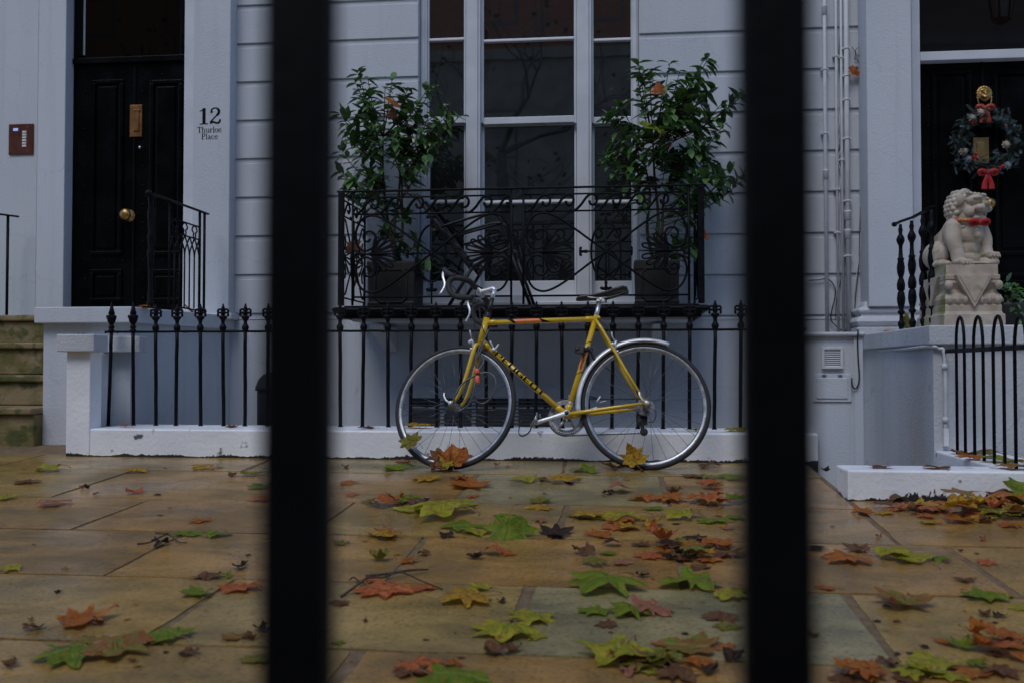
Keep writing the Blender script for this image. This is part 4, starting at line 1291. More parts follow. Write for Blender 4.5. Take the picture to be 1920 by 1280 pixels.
def shrub_leaf(mb, p, d, up, L_, mi):
    d = Vector(d).normalized(); s = d.cross(up)
    s = s.normalized() if s.length > .01 else d.orthogonal().normalized()
    n = s.cross(d).normalized()
    w_ = L_ * random.uniform(.20, .27); fold = random.uniform(.1, .5); droop = random.uniform(.05, .3)
    pts = [(0, .05), (.22, .75), (.5, 1.0), (.78, .62), (1, .02)]
    vs = []
    for t, ww in pts:
        c = p + d * (L_ * t) - n * (L_ * droop * t * t)
        vs += [c + s * (w_ * ww) + n * (w_ * ww * fold), c, c - s * (w_ * ww) + n * (w_ * ww * fold)]
    fs = []
    for i in range(4):
        fs += [(3 * i, 3 * i + 1, 3 * i + 4, 3 * i + 3), (3 * i + 1, 3 * i + 2, 3 * i + 5, 3 * i + 4)]
    mb.add(vs, fs, True, mi)


def shrub(base, tips, name_label, seed):
    """tips: (px, py, depth) ends of the shoots seen in the photograph; shoots branch from the stems and carry leaf whorls"""
    rnd = random.Random(seed)
    t = thing('potted_shrub', name_label, 'shrub', base)
    st = MB(); lf = MB()
    stems = []
    top = base + Vector((rnd.uniform(-.02, .02), 0, .55))
    for k in range(3):
        e = base + Vector((rnd.uniform(-.12, .12), rnd.uniform(-.05, .06), rnd.uniform(.62, .95)))
        c = catmull([base + Vector((rnd.uniform(-.03, .03), rnd.uniform(-.03, .03), -.03)), base.lerp(e, .35) + Vector((rnd.uniform(-.04, .04), 0, 0)), base.lerp(e, .7) + Vector((rnd.uniform(-.03, .03), 0, 0)), e], 5)
        st.tube(c, [.014 - .009 * i / len(c) for i in range(len(c))], 7); stems.append(c)
    for (px, py, Y) in tips:
        e = at(px, py, Y)
        best = min((q for c in stems for q in c if q.z < e.z - .02 or q.z < base.z + .25), key=lambda q: (q - e).length + abs((e.z - q.z) - .25) * .6)
        mid = best.lerp(e, .55) + Vector((0, 0, -.05 + rnd.uniform(-.03, .05)))
        c = catmull([best, mid, e], 6)
        st.tube(c, [.0055 - .0035 * i / len(c) for i in range(len(c))], 5)
        dr = (c[-1] - c[-3]).normalized()
        nn = len(c)
        for i in range(nn // 2 - 1, nn):
            for r_ in range((2 if rnd.random() < .7 else 1) if i < nn - 1 else rnd.randint(3, 5)):
                a = rnd.uniform(0, 2 * PI)
                o = dr.orthogonal().normalized(); o2 = dr.cross(o)
                out = (o * math.cos(a) + o2 * math.sin(a))
                dirn = out * rnd.uniform(.7, 1.1) + dr * rnd.uniform(.1, .9) + Vector((0, 0, rnd.uniform(-.75, .15)))
                p = c[i] + Vector((rnd.uniform(-.012, .012), rnd.uniform(-.012, .012), rnd.uniform(-.012, .012)))
                mi = 0 if rnd.random() < .66 else 1
                if rnd.random() < .006: mi = 2
                random.seed(rnd.random())
                shrub_leaf(lf, p, dirn, Vector((0, 0, 1)), rnd.uniform(.068, .118), mi)
    st.build('stem', TWIG, t)
    lf.build('foliage', [EVG, EVG2, DEADL], t)


rl_ = random.Random(3)
def blob_tips(specs, n, rnd):
    out = []
    for (cx, cy, rx, ry, wt) in specs:
        for _ in range(int(n * wt)):
            a = rnd.uniform(0, 2 * PI); q = math.sqrt(rnd.random())
            out.append((cx + rx * q * math.cos(a), cy + ry * q * math.sin(a), 6.74 + rnd.uniform(-.24, .24)))
    return out


tipsL = blob_tips([(740, 215, 70, 45, 1), (690, 235, 45, 50, .7), (800, 215, 45, 35, .6), (700, 290, 55, 40, .9), (760, 280, 55, 40, .8), (745, 340, 60, 25, .6), (690, 340, 40, 25, .4), (750, 400, 50, 40, .5), (760, 455, 45, 30, .45), (810, 260, 30, 40, .4), (800, 470, 25, 45, .22)], 8.5, rl_)
tipsL += [(672, 138, 6.7), (690, 150, 6.72), (668, 158, 6.7), (735, 150, 6.75), (722, 162, 6.7), (800, 170, 6.7), (812, 165, 6.8), (845, 215, 6.6), (858, 222, 6.55), (640, 215, 6.7), (648, 228, 6.7), (640, 285, 6.7), (636, 325, 6.7), (655, 340, 6.65), (650, 255, 6.7), (830, 225, 6.6), (690, 180, 6.7), (765, 165, 6.75)]
shrub(pl, tipsL, 'glossy evergreen shrub in the left planter, loose dark green crown before the wall', 11)
tipsR = blob_tips([(1300, 160, 45, 35, .9), (1270, 200, 50, 40, .8), (1320, 210, 35, 45, .6), (1225, 215, 40, 45, .6), (1245, 270, 60, 35, .9), (1310, 270, 40, 40, .7), (1170, 300, 40, 25, .7), (1220, 310, 45, 30, .7), (1290, 320, 55, 30, .8), (1340, 320, 30, 25, .45), (1250, 355, 45, 20, .35), (1305, 385, 25, 60, .5), (1230, 400, 40, 40, .25), (1300, 450, 22, 30, .3)], 8.5, rl_)
tipsR += [(1328, 112, 6.7), (1318, 116, 6.7), (1256, 120, 6.75), (1198, 122, 6.7), (1205, 140, 6.7), (1218, 135, 6.72), (1195, 145, 6.7), (1385, 185, 6.6), (1392, 180, 6.6), (1372, 198, 6.65), (1140, 215, 6.6), (1150, 210, 6.7), (1165, 200, 6.7), (1345, 250, 6.65), (1358, 235, 6.65), (1380, 335, 6.6), (1392, 340, 6.62), (1365, 330, 6.6), (1340, 170, 6.7), (1145, 225, 6.6), (1135, 295, 6.55), (1350, 350, 6.6)]
shrub(pr, tipsR, 'glossy evergreen shrub in the right planter, spreading beyond the balcony corner', 23)

# ------------------------------------------------------------------ folded garden chair on the balcony
ch = thing('garden_chair', 'black metal reclining garden chair standing behind the balcony ironwork', 'chair', (X_(900, 6.85), 6.85, zf))
YCh = 6.84
A = lambda px, py, d=0: at(px, py, YCh) + Vector((0, d, 0))
mb = MB()
for d in (-.17, .17): mb.tube([A(788, 372, d), A(893, 512, d)], .016, 8)
b0, b1 = A(790, 376), A(890, 506)
for i in range(7):
    c = b0.lerp(b1, .06 + i * .145); mb.obox(c, (0, 1, 0), (b1 - b0).normalized(), (b1 - b0).normalized().cross(Vector((0, 1, 0))), (.17, .022, .006))
mb.build('backrest', BLACKP, ch, bevel=.003)
for d in (-.22, .22):
    mb = MB(); mb.tube(catmull([A(838, 434, d), A(880, 421, d), A(925, 410, d), A(945, 420, d), A(957, 462, d)], 5), .013, 8, flat=(.7, 1.3)); mb.build('armrest', BLACKP, ch)
    mb = MB(); mb.tube([A(860, 452, d), A(938, 430, d)], .009, 8); mb.build('brace', BLACKP, ch)
mb = MB()
for d in (-.17, .17): mb.tube([A(893, 505, d), A(965, 468, d)], .013, 8)
for i in range(5):
    c = A(893, 505).lerp(A(965, 468), .1 + i * .2); mb.obox(c, (0, 1, 0), (A(965, 468) - A(893, 505)).normalized(), (0, 0, 1), (.17, .018, .006))
mb.build('seat', BLACKP, ch, bevel=.003)
for d in (-.2, .2):
    for (p, q) in (((957, 462), (1000, 572)), ((895, 505), (850, 572))):
        e = A(*q, d * 1.0); e.z = zf
        mb = MB(); mb.tube([A(*p, d), e], .012, 8); mb.build('leg', BLACKP, ch)

# ------------------------------------------------------------------ domed bin behind the railing
YBn = 6.25
bc = at(528, 700, YBn)
bn = thing('dustbin', 'black domed dustbin half hidden behind the left foreground bar', 'bin', (bc.x, YBn, -.2))
zt = Z_(520, 705, YBn); rb_ = bc.x - X_(482, YBn)
mb = MB(); mb.lathe([(rb_ * .9, zt - .75), (rb_ * .93, zt - .1), (rb_ * .90, zt - .09)], (bc.x, YBn, 0), n=24); mb.build('body', BLACKP, bn)
mb = MB(); mb.lathe([(rb_ * 1.0, zt - .092), (rb_ * 1.0, zt - .07), (rb_ * .97, zt - .06), (rb_ * .88, zt - .02), (rb_ * .7, zt + .012), (rb_ * .4, zt + .03), (.001, zt + .035)], (bc.x, YBn, 0), n=24); mb.build('lid', BLACKP, bn)
mb = MB(); mb.box(-3.0, -2.0, 6.0, 6.9, -1.65, zt - .75) if False else mb.box(bc.x - .3, bc.x + .3, 6.0, 6.9, -1.66, zt - .752); tag(mb.build('brick_step', WALLD), 'white rendered block in the sunken area under the black bin', 'block')

# ------------------------------------------------------------------ pipes and cables right of the window
def pipe(name, px, r_, label, cat, Y=7.06, top=-260, bot=628, mat=LEADM, collars=(), clips=(), kink=0):
    xb_ = X_(px, Y)
    t = thing(name, label, cat, (xb_, Y, .7))
    mb = MB()
    zt_, zb_ = 4.6, .62
    mb.tube([(xb_ + .004, Y, zt_), (xb_, Y, 2.2), (xb_ + .002, Y, zb_)], r_, 12)
    mb.build('tube', mat, t)
    for py in collars:
        mb = MB(); mb.lathe([(r_ + .001, -.03), (r_ + .007, -.026), (r_ + .007, .022), (r_ + .009, .026), (r_ + .009, .034), (r_ + .001, .036)], (xb_, Y, Z_(px, py, Y)), n=12); mb.build('collar', mat, t)
    for py in clips:
        z = Z_(px, py, Y); mb = MB(); mb.box(xb_ - r_ - .012, xb_ + r_ + .012, Y - .004, YW + .003, z - .006, z + .006); mb.lathe([(r_ + .002, -.006), (r_ + .003, .006)], (xb_, Y, z), n=12); mb.build('clip', mat, t)
pipe('wall_pipe', 1550.5, .0125, 'slim pale wall pipe with two collars, nearest to the right foreground bar', 'pipe', collars=(20, 328), clips=(130, 250))
pipe('wall_pipe', 1591.5, .0165, 'thick pale wall pipe with several clips, between the cables and the column', 'pipe', clips=(91, 142, 187, 260, 377, 480), collars=(405, 440))
pipe('wall_conduit', 1581.5, .0095, 'narrow pale conduit close beside the thick wall pipe', 'pipe', Y=7.075, clips=(108, 300))
pipe('wall_conduit', 1572, .0085, 'narrow pale conduit among the loose white cables', 'pipe', Y=7.07, clips=(105, 355, 436))


def cable(name, pts, r_, mat, label, Y=7.08, k=6):
    c = catmull([at(p[0], p[1], Y - (p[2] if len(p) > 2 else 0)) for p in pts], k)
    mb = MB(); mb.tube(c, r_, 6)
    return tag(mb.build(name, mat, loc=c[-1]), label, 'cable')


cable('cable', [(1566, -60), (1568, 40), (1567, 70), (1571, 110), (1570, 160), (1574, 230), (1568, 250), (1570, 265), (1577, 275), (1572, 300), (1576, 330), (1572, 400), (1574, 480), (1570, 560), (1575, 620)], .0035, CABLEW, 'loose white cable looping down beside the slim wall pipe')
cable('cable', [(1576, -60), (1577, 60), (1579, 120), (1577, 170), (1581, 215), (1576, 245), (1580, 300), (1575, 360), (1577, 450), (1579, 560), (1586, 620)], .003, CABLEW, 'thin white cable wandering between the two conduits')
cable('cable', [(1573, -60), (1574.5, 60), (1573, 110), (1578, 200), (1574, 300), (1581, 420), (1577, 520), (1569, 560), (1566, 600)], .0028, CABLEB, 'thin dark cable running down between the pale conduits')
cable('cable', [(1583, -60), (1584, 120), (1583, 230), (1585, 330), (1583, 420)], .0028, CABLEW, 'straight white cable tight against the narrow conduit')
cable('cable', [(1618, -60), (1619, 40), (1616, 75), (1620, 110), (1619, 170), (1621, 250), (1619, 300), (1616, 350), (1613, 400), (1611, 480), (1608, 520), (1604, 560), (1602, 610)], .0032, CABLEB, 'black cable dropping down the corner beside the white column')
cable('cable', [(1597, 88), (1604, 100), (1602, 112), (1610, 103), (1614, 92), (1617, 99), (1608, 106), (1604, 95), (1612, 90), (1616, 104), (1611, 118), (1606, 108)], .0022, CABLEB, 'knotted tangle of black wire on the corner beside the column')
cable('cable', [(1610, 118), (1615, 122), (1620, 130), (1617, 138), (1612, 142)], .0025, CABLEB, 'short stub of black wire below the tangle by the column')
cable('cable', [(1516, 526), (1535, 525), (1548, 523), (1558, 528), (1566, 542), (1565, 560), (1560, 580), (1558, 598), (1566, 610), (1580, 620), (1600, 621)], .004, CABLEB, 'black cable swinging across the slim pipe down to the cupboard top')
cable('cable', [(1620, 300), (1615, 380), (1612, 470), (1600, 560), (1603, 612)], .003, CABLEW, 'white cable slanting down beside the thick pipe')
c = cable('cable', [(1609, 618, 1.62), (1608, 640, 1.60), (1609, 672, 1.60), (1611, 700, 1.60), (1610, 718, 1.60), (1604, 728, 1.60), (1598, 722, 1.60), (1597, 708, 1.60)], .0042, CABLEB, 'black cable ending in a hook on the front of the meter cupboard', Y=7.08)

# ------------------------------------------------------------------ wreath on the right door
YWr = 7.16
wc = at(1848, 268, YWr)
wr = thing('wreath', 'Christmas wreath of frosted fir with pine cones and berries on the black door', 'wreath', tuple(wc))
FIR = leaf_mat('fir_needles', (.010, .030, .020), (.025, .060, .042), .5, .1, 20)
FROST = pm('frosted_needles', (.10, .14, .165), (.25, .30, .33), 30, .6)
RD = .172
rn = random.Random(5)
mb = MB(); mb.tube([wc + Vector((RD * math.cos(2 * PI * i / 24), 0, RD * math.sin(2 * PI * i / 24))) for i in range(24)], .012, 6, closed=True); mb.build('ring', TWIG, wr)
nd = MB(); fr_ = MB()
for i in range(230):
    a = rn.uniform(0, 2 * PI); rr = RD + rn.gauss(0, .026)
    p = wc + Vector((rr * math.cos(a), rn.uniform(-.03, .005), rr * math.sin(a)))
    d = Vector((math.cos(a), 0, math.sin(a))) * rn.uniform(-.6, 1) + Vector((-math.sin(a), 0, math.cos(a))) * rn.uniform(.3, 1.2) * rn.choice((1, -1)) + Vector((0, -rn.uniform(.1, .9), 0))
    d.normalize(); L_ = rn.uniform(.05, .10)
    fro = rn.random() < .5
    tgt = nd
    tgt.tube([p, p + d * L_], .0012, 4)
    o1 = d.orthogonal().normalized(); o2 = d.cross(o1)
    for k in range(30):
        t = k / 30; b_ = k * 2.4
        out = o1 * math.cos(b_) + o2 * math.sin(b_)
        q = p + d * (L_ * t)
        e = q + out * .018 * (1 - .4 * t) + d * .014
        s = d.cross(out).normalized() * .0013
        tg = fr_ if (fro and t > .3) else nd
        tg.add([q - s, q + s, e + s * .5, e - s * .5], [(0, 1, 2, 3)])
nd.build('fir_sprigs', FIR, wr); fr_.build('frosted_tips', FROST, wr)
for (px, py) in ((1815, 299), (1888, 311), (1822, 222), (1886, 272), (1838, 212), (1806, 285)):
    c = at(px, py, YWr - .035); mb = MB()
    for lay in range(4):
        for k in range(8 - lay):
            a = 2 * PI * k / (8 - lay) + lay * .4; rr = .024 - lay * .006
            mb.ell(c + Vector((rr * math.cos(a), -.004 - lay * .008, rr * math.sin(a))), (.007, .005, .007), nu=6, nv=4)
    mb.build('pine_cone', FROST if py > 295 else MARBLE, wr)
for (px, py) in ((1826, 295), (1830, 289), (1821, 297), (1880, 312), (1876, 315), (1823, 231), (1828, 228), (1887, 237), (1833, 297)):
    mb = MB(); mb.ell(at(px, py, YWr - .04), .0125, nu=10, nv=8); mb.build('berry', REDR, wr)


def bow(name, c, s, mat, label, tails=2, parent=None, thick=.5):
    c = Vector(c); mb = MB()
    def strip(pts, w0, w1):
        P = catmull(pts, 5); m = len(P); vs = []
        for i, p in enumerate(P):
            wd = w0 + (w1 - w0) * i / (m - 1)
            t = (P[min(i + 1, m - 1)] - P[max(i - 1, 0)]).normalized()
            sd = t.cross(Vector((0, -1, 0)))
            sd = sd.normalized() if sd.length > .05 else Vector((0, 0, 1))
            rip = math.sin(i * 1.7) * .03 * s
            vs += [p + sd * wd * s + Vector((0, rip, 0)), p + Vector((0, -.04 * s, 0)), p - sd * wd * s - Vector((0, rip, 0))]
        mb.add(vs, [f for i in range(m - 1) for f in ((3 * i, 3 * i + 1, 3 * i + 4, 3 * i + 3), (3 * i + 1, 3 * i + 2, 3 * i + 5, 3 * i + 4))], True)
    for sg in (-1, 1):
        mb_pts = [c, c + Vector((sg * .35, -.12, .20)) * s, c + Vector((sg * .72, -.10, .22)) * s, c + Vector((sg * .80, -.02, .02)) * s, c + Vector((sg * .62, .06, -.10)) * s, c + Vector((sg * .25, .02, -.05)) * s, c]
        strip(mb_pts, .20, .18)
        if tails:
            strip([c, c + Vector((sg * .15, -.05, -.5)) * s, c + Vector((sg * .30, -.02, -1.0)) * s, c + Vector((sg * .34, -.05, -1.55)) * s], .14, .30)
    mb.ell(c + Vector((0, -.10, 0)) * s, (.13 * s, .10 * s, .14 * s), nu=10, nv=8)
    o = mb.build(name, mat, parent, None if parent else c)
    so = o.modifiers.new('thick', 'SOLIDIFY'); so.thickness = .0015
    if parent is None: tag(o, label, 'bow')
    return o


bow('bow', at(1852, 325, YWr - .05), .072, REDR, '', 2, parent=wr)
bow('bow', at(1847, 203, YWr - .03), .066, ORANGER, '', 2, parent=wr)

# ------------------------------------------------------------------ small plant and leaves beside the pedestal
plc = at(1893, 585, 6.4)
sp_ = thing('ivy_plant', 'small trailing ivy plant in shade right of the lion pedestal', 'plant', (plc.x, 6.4, zk1))
lf = MB(); stt = MB()
rn = random.Random(9)
for i in range(70):
    p = at(rn.gauss(1898, 12), rn.uniform(528, 605), 6.4 + rn.uniform(-.1, .1))
    shrub_leaf(lf, p, (rn.uniform(-1, 1), rn.uniform(-1, 0), rn.uniform(-.8, .4)), Vector((0, -.5, 1)), rn.uniform(.04, .07), 0 if rn.random() < .5 else 1)
for i in range(7):
    stt.tube(catmull([(plc.x + rn.uniform(-.03, .03), 6.4, zk1 + .12), at(rn.uniform(1885, 1912), 575, 6.36), at(rn.uniform(1882, 1918), rn.uniform(530, 560), 6.36)], 4), .003, 5)
lf.build('foliage', [EVG, EVG2], sp_); stt.build('stem', TWIG, sp_)
mb = MB(); mb.lathe([(.07, 0), (.095, .14), (.10, .15), (.10, .17), (.09, .17), (.085, .14)], (plc.x, 6.4, zk1), n=18); mb.build('pot', GREYP, sp_)

# ------------------------------------------------------------------ stone guardian lion
YLi = 5.60
lx0, lx1 = X_(1771, YLi), X_(1886, YLi)
hw = (lx1 - lx0) / 2; lcx = (lx0 + lx1) / 2; dpt = .50
z0 = zk1; zped = Z_(1828, 495, YLi); H = zped - z0
lion = thing('guardian_lion', 'pale stone guardian lion seated on a carved pedestal, mossy down its left side', 'statue', (lcx, YLi + dpt / 2, z0))
mb = MB()
k = hw / 1.0
cy = YLi + dpt / 2; sy = (dpt / 2) / hw
prof = [(hw, 0), (hw, H * .19), (hw * .96, H * .20), (hw * .93, H * .24), (hw * .93, H * .34), (hw * .90, H * .35), (hw * .93, H * .40), (hw * .95, H * .44), (hw * .92, H * .50), (hw * .84, H * .55), (hw * .82, H * .60), (hw * .86, H * .66), (hw * .90, H * .70), (hw * .88, H * .755), (hw * .90, H * .76), (hw * .90, H * .83), (hw * .86, H * .835), (hw * .855, H)]
mb.sqlathe(prof, (lcx, cy, z0), 1, sy)
ped = mb.build('pedestal', MARBLE, lion, bevel=.005)
# left face carries moss: a material slot of its own on the faces that look left
ped.data.materials.append(MOSSM)
for p in ped.data.polygons:
    if p.normal.x < -.5: p.material_index = 1
mb = MB()
yf_ = YLi - .004
mb.prism([(-hw * .62, H * .83), (hw * .62, H * .83), (0, H * .30)], (lcx, yf_ + .05 * 0, z0), (1, 0, 0), (0, 0, 1), (0, 1, 0), .05)
mb.prism([(-hw * .50, H * .805), (hw * .50, H * .805), (0, H * .375)], (lcx, yf_ - .004, z0), (1, 0, 0), (0, 0, 1), (0, 1, 0), .005)
mb.prism([(-dpt * .28, H * .83), (dpt * .28, H * .83), (0, H * .30)], (lcx - hw * 1.01, cy, z0), (0, -1, 0), (0, 0, 1), (1, 0, 0), .05)
for s_ in (-.82, .82):
    mb.ell((lcx + hw * s_, YLi + .012, z0 + H * .665), (.022, .022, .026), nu=10, nv=8)
for i in range(7):
    mb.ell((lcx - hw * .78 + i * hw * .26, YLi + .018, z0 + H * .43), (.016, .016, .022), nu=10, nv=6)
mb.build('carved_drape', MARBLE, lion, bevel=.003)
# statue body: f forward, l lion's left, u up; it sits facing the street and looks past the camera's right
ang = R(-66)
Fv = Vector((math.cos(ang), math.sin(ang), 0)); Lv = Vector((-Fv.y, Fv.x, 0))
hl = zped
LC = Vector((lcx + .004, cy - .010, hl))
ang2 = R(-47)
Fh = Vector((math.cos(ang2), math.sin(ang2), 0)); Lh = Vector((-Fh.y, Fh.x, 0))
HS = 1.26
def bp(f, l, u): return LC + Fv * f + Lv * l + Vector((0, 0, u))
HC = bp(.058, -.002, .328)
def hp_(f, l, u): return HC + Fh * (f * HS) + Lh * (l * HS) + Vector((0, 0, u * HS))
Mb = Matrix((Fv, Lv, Vector((0, 0, 1)))).transposed(); Mh = Matrix((Fh, Lh, Vector((0, 0, 1)))).transposed()
mb = MB()
def E_(p, r_, M=Mb, k=1.0):
    if M is Mh: k = HS
    r_ = tuple(q * k for q in r_) if isinstance(r_, tuple) else r_ * k
    mb.ell(p, r_, M, 16, 12)
def limb(pts, rr):
    k = 6; c = catmull(pts, k); m = len(c)
    for i, q in enumerate(c):
        t = (len(rr) - 1) * i / (m - 1); j = min(int(t), len(rr) - 2)
        r_ = rr[j] + (rr[j + 1] - rr[j]) * (t - j)
        mb.ell(q, (r_, r_, r_), None, 14, 10)
# trunk: sloping back, deep chest
limb([bp(-.12, 0, .06), bp(-.07, 0, .12), bp(.0, 0, .19), bp(.05, 0, .25), bp(.07, 0, .29)], [.10, .108, .098, .088, .075])
E_(bp(.070, 0, .185), (.062, .086, .078)); E_(bp(.055, 0, .11), (.062, .072, .10)); E_(bp(.06, 0, .05), (.06, .07, .05))
for s_ in (-1, 1):
    E_(bp(-.075, s_ * .098, .075), (.098, .048, .080)); E_(bp(-.01, s_ * .118, .020), (.075, .032, .022))
    E_(bp(.035, s_ * .095, .195), (.050, .040, .066))
limb([bp(.050, -.088, .22), bp(.066, -.102, .15), bp(.086, -.100, .085), bp(.100, -.096, .03)], [.050, .045, .036, .038])
limb([bp(.050, .088, .22), bp(.072, .100, .16), bp(.088, .096, .11), bp(.098, .092, .075)], [.050, .045, .036, .038])
for s_, zz, ff, ll in ((-1, .020, .118, .096), (1, .066, .116, .090)):
    E_(bp(ff, s_ * ll, zz), (.050, .043, .023))
    for tt in (-.030, -.010, .010, .030): E_(bp(ff + .042 - abs(tt) * .2, s_ * ll + tt, zz - .003), (.018, .0105, .018)); E_(bp(ff + .058 - abs(tt) * .2, s_ * ll + tt, zz - .012), (.008, .005, .009))
E_(bp(.112, .092, .026), (.060, .056, .034)); E_(bp(.150, .07, .018), (.030, .03, .020)); E_(bp(.08, .13, .018), (.05, .03, .02))
E_(bp(.06, .0, .012), (.12, .12, .014))
# head: broad brow, short muzzle, jaw
E_(hp_(-.01, 0, .004), (.070, .074, .070), Mh); E_(hp_(.035, 0, .030), (.048, .064, .036), Mh)
E_(hp_(.062, 0, -.008), (.030, .050, .020), Mh); E_(hp_(.048, 0, -.050), (.036, .046, .017), Mh); E_(hp_(.022, 0, -.03), (.045, .052, .03), Mh)
E_(hp_(.090, 0, .010), (.015, .026, .014), Mh)
for s_ in (-1, 1):
    E_(hp_(.066, s_ * .031, .036), (.020, .026, .011), Mh); E_(hp_(.062, s_ * .031, .019), (.013, .015, .010), Mh)
    E_(hp_(.076, s_ * .030, -.008), (.022, .024, .016), Mh); E_(hp_(.012, s_ * .074, .030), (.018, .013, .026), Mh)
    E_(hp_(.040, s_ * .052, -.022), (.024, .016, .024), Mh); E_(hp_(.088, s_ * .016, .006), (.010, .011, .009), Mh)
    for i in range(5): E_(hp_(.078 - i * .010, s_ * (.008 + i * .014), .050 + .002 * i), .0085, Mh)
    for i in range(4): E_(hp_(.078 - i * .012, s_ * (.010 + i * .013), -.060), .0085, Mh)
for i in range(6):
    for j in range(8):
        u = -.062 + j * .0185
        for s_ in (-1, 1):
            rr = math.sqrt(max(.0, 1 - (u / .086) ** 2)) * .076
            a = R(88 + i * 18 + (j % 2) * 9) * s_
            E_(hp_(rr * math.cos(a) - .008, rr * math.sin(a), u), (.0145, .0145, .0125) if (i + j) % 2 else (.012, .012, .0115), Mh)
for i in range(13):
    a = R(-84 + i * 14); E_(hp_(-.004, .070 * math.sin(a), .006 + .072 * math.cos(a)), .0125, Mh)
for i in range(15):  # carved collar
    a = R(-98 + i * 14); E_(bp(.050 + .070 * math.cos(a), .094 * math.sin(a), .240 - .03 * math.cos(a)), (.010, .010, .008))
E_(bp(.140, 0, .172), (.018, .020, .024)); E_(bp(.134, 0, .195), (.010, .014, .012))
limb([bp(-.15, 0, .04), bp(-.185, 0, .11), bp(-.165, 0, .18), bp(-.13, 0, .21)], [.028, .032, .03, .016])
lbody = voxel_mesh(mb, 'lion_body', MARBLE, lion, vox=.0032, smooth_it=2)
# ribbon and bow round its neck
rbn = thing('neck_ribbon', 'red and gold ribbon with a red bow round the stone lion neck', 'ribbon', tuple(bp(.05, 0, .27)))
mb = MB()
mb.tube([bp(.058, 0, .262) + Fv * .092 * math.cos(2 * PI * i / 28) + Lv * .096 * math.sin(2 * PI * i / 28) + Vector((0, 0, -.016 * math.cos(2 * PI * i / 28))) for i in range(28)], .010, 6, closed=True, flat=(1.2, .35), ref=(0, 0, 1))
mb.build('band', pm('red_gold_braid', (.42, .02, .01), (.45, .22, .05), 90, .45, contrast=(.45, .55)), rbn)
bow('bow', bp(.158, -.012, .232) + Vector((0, -.012, 0)), .058, REDR, '', 0, parent=rbn)

# ------------------------------------------------------------------ the yellow bicycle, leaning back on the railing
CR = Vector((.131, 5.165, 0)); CF = Vector((-.863, 5.105, 0))
CR.z = gz(CR.y) + .001; CF.z = gz(CF.y) + .001
S_ = (CF - CR).normalized()
Nb = Vector((-S_.y, S_.x, 0)).normalized()
if Nb.y < 0: Nb = -Nb
LEAN = R(15)
U_ = Vector((0, 0, 1)) * math.cos(LEAN) + Nb * math.sin(LEAN)
U_ = (U_ - S_ * U_.dot(S_)).normalized()
W_ = S_.cross(U_)
if W_.y > 0: W_ = -W_
def BL(s, h, w_=0): return CR + S_ * s + U_ * h + W_ * w_
def BP(px, py, w_=0):
    d = ray(px, py); o = CR + W_ * w_
    t = (o - CAM).dot(W_) / d.dot(W_)
    return CAM + d * t
bike = thing('bicycle', 'yellow racing bicycle with drop handlebars leaning on the black railing', 'bicycle', tuple(CR))
RW = .337
AXR = (0.0, RW); AXF = (1.003, RW)
BBp = (.412, .286); SC_ = (.254, .812); HT = (.838, .822); HB = (.876, .668)
# steering: rotate about the head axis
HA = Vector((HT[0] - HB[0], HT[1] - HB[1], 0)).normalized()
def rot_steer(v, ang):
    v = Vector(v); o = Vector((HB[0], HB[1], 0)); q = v - o
    return o + q * math.cos(ang) + HA.cross(q) * math.sin(ang) + HA * HA.dot(q) * (1 - math.cos(ang))
SA = R(15)
if rot_steer((AXF[0], AXF[1], 0), SA).z > 0: SA = -SA
def FS(s, h, w_=0):
    q = rot_steer((s, h, w_), SA); return BL(q.x, q.y, q.z)
for o in (0,):
    pass
# ---- frame
mb = MB()
B2 = lambda p, w_=0: BL(p[0], p[1], w_)
def lerp2(a, b_, t): return (a[0] + (b_[0] - a[0]) * t, a[1] + (b_[1] - a[1]) * t)
TT0 = lerp2(HT, HB, .18); DT0 = lerp2(HT, HB, .82)
mb.tube([B2(TT0), B2(SC_)], .0135, 14)
mb.tube([B2(DT0), B2(BBp)], .0155, 14)
mb.tube([B2(lerp2(SC_, BBp, -.035)), B2(BBp)], .0148, 14)
mb.tube([B2(HT), B2(HB)], .0182, 14)
mb.tube([B2(BBp, -.036), B2(BBp, .036)], .021, 14)
for p, q, r_ in ((TT0, SC_, .0155), (SC_, TT0, .0155)):
    mb.tube([B2(p), B2(lerp2(p, q, .075)), B2(lerp2(p, q, .095))], [r_, r_, .0137], 12)
for p, q, r_ in ((DT0, BBp, .0175), (BBp, DT0, .0175), (BBp, SC_, .0168)):
    mb.tube([B2(p), B2(lerp2(p, q, .085)), B2(lerp2(p, q, .11))], [r_, r_, .0157 if r_ > .017 else .015], 12)
for s_ in (-1, 1):
    e = (.012, .352)
    mb.tube([BL(SC_[0] + .002, SC_[1] - .006, s_ * .017), BL(SC_[0] - .03, SC_[1] - .06, s_ * .026), BL(.10, .51, s_ * .048), BL(e[0], e[1], s_ * .062)], [.0088, .0085, .0078, .0062], 10)
    mb.tube([BL(BBp[0] - .01, BBp[1], s_ * .026), BL(.30, .30, s_ * .034), BL(.15, .319, s_ * .050), BL(.015, .336, s_ * .062)], [.0115, .0112, .0095, .0072], 10)
    mb.prism([(-.016, .006), (.018, .024), (.026, .008), (.012, -.010), (-.012, -.012)], BL(0, RW, s_ * .060), S_, U_, W_ * s_, .006)
mb.tube([BL(.165, .64, -.034), BL(.165, .64, .034)], .007, 8)
mb.tube([BL(.338, .30, -.033), BL(.338, .30, .033)], .007, 8)
mb.lathe([(.010, -.016), (.010, .016)], B2((SC_[0] - .016, SC_[1] + .004)), W_, n=10)
frame = mb.build('frame', BIKEY, bike)


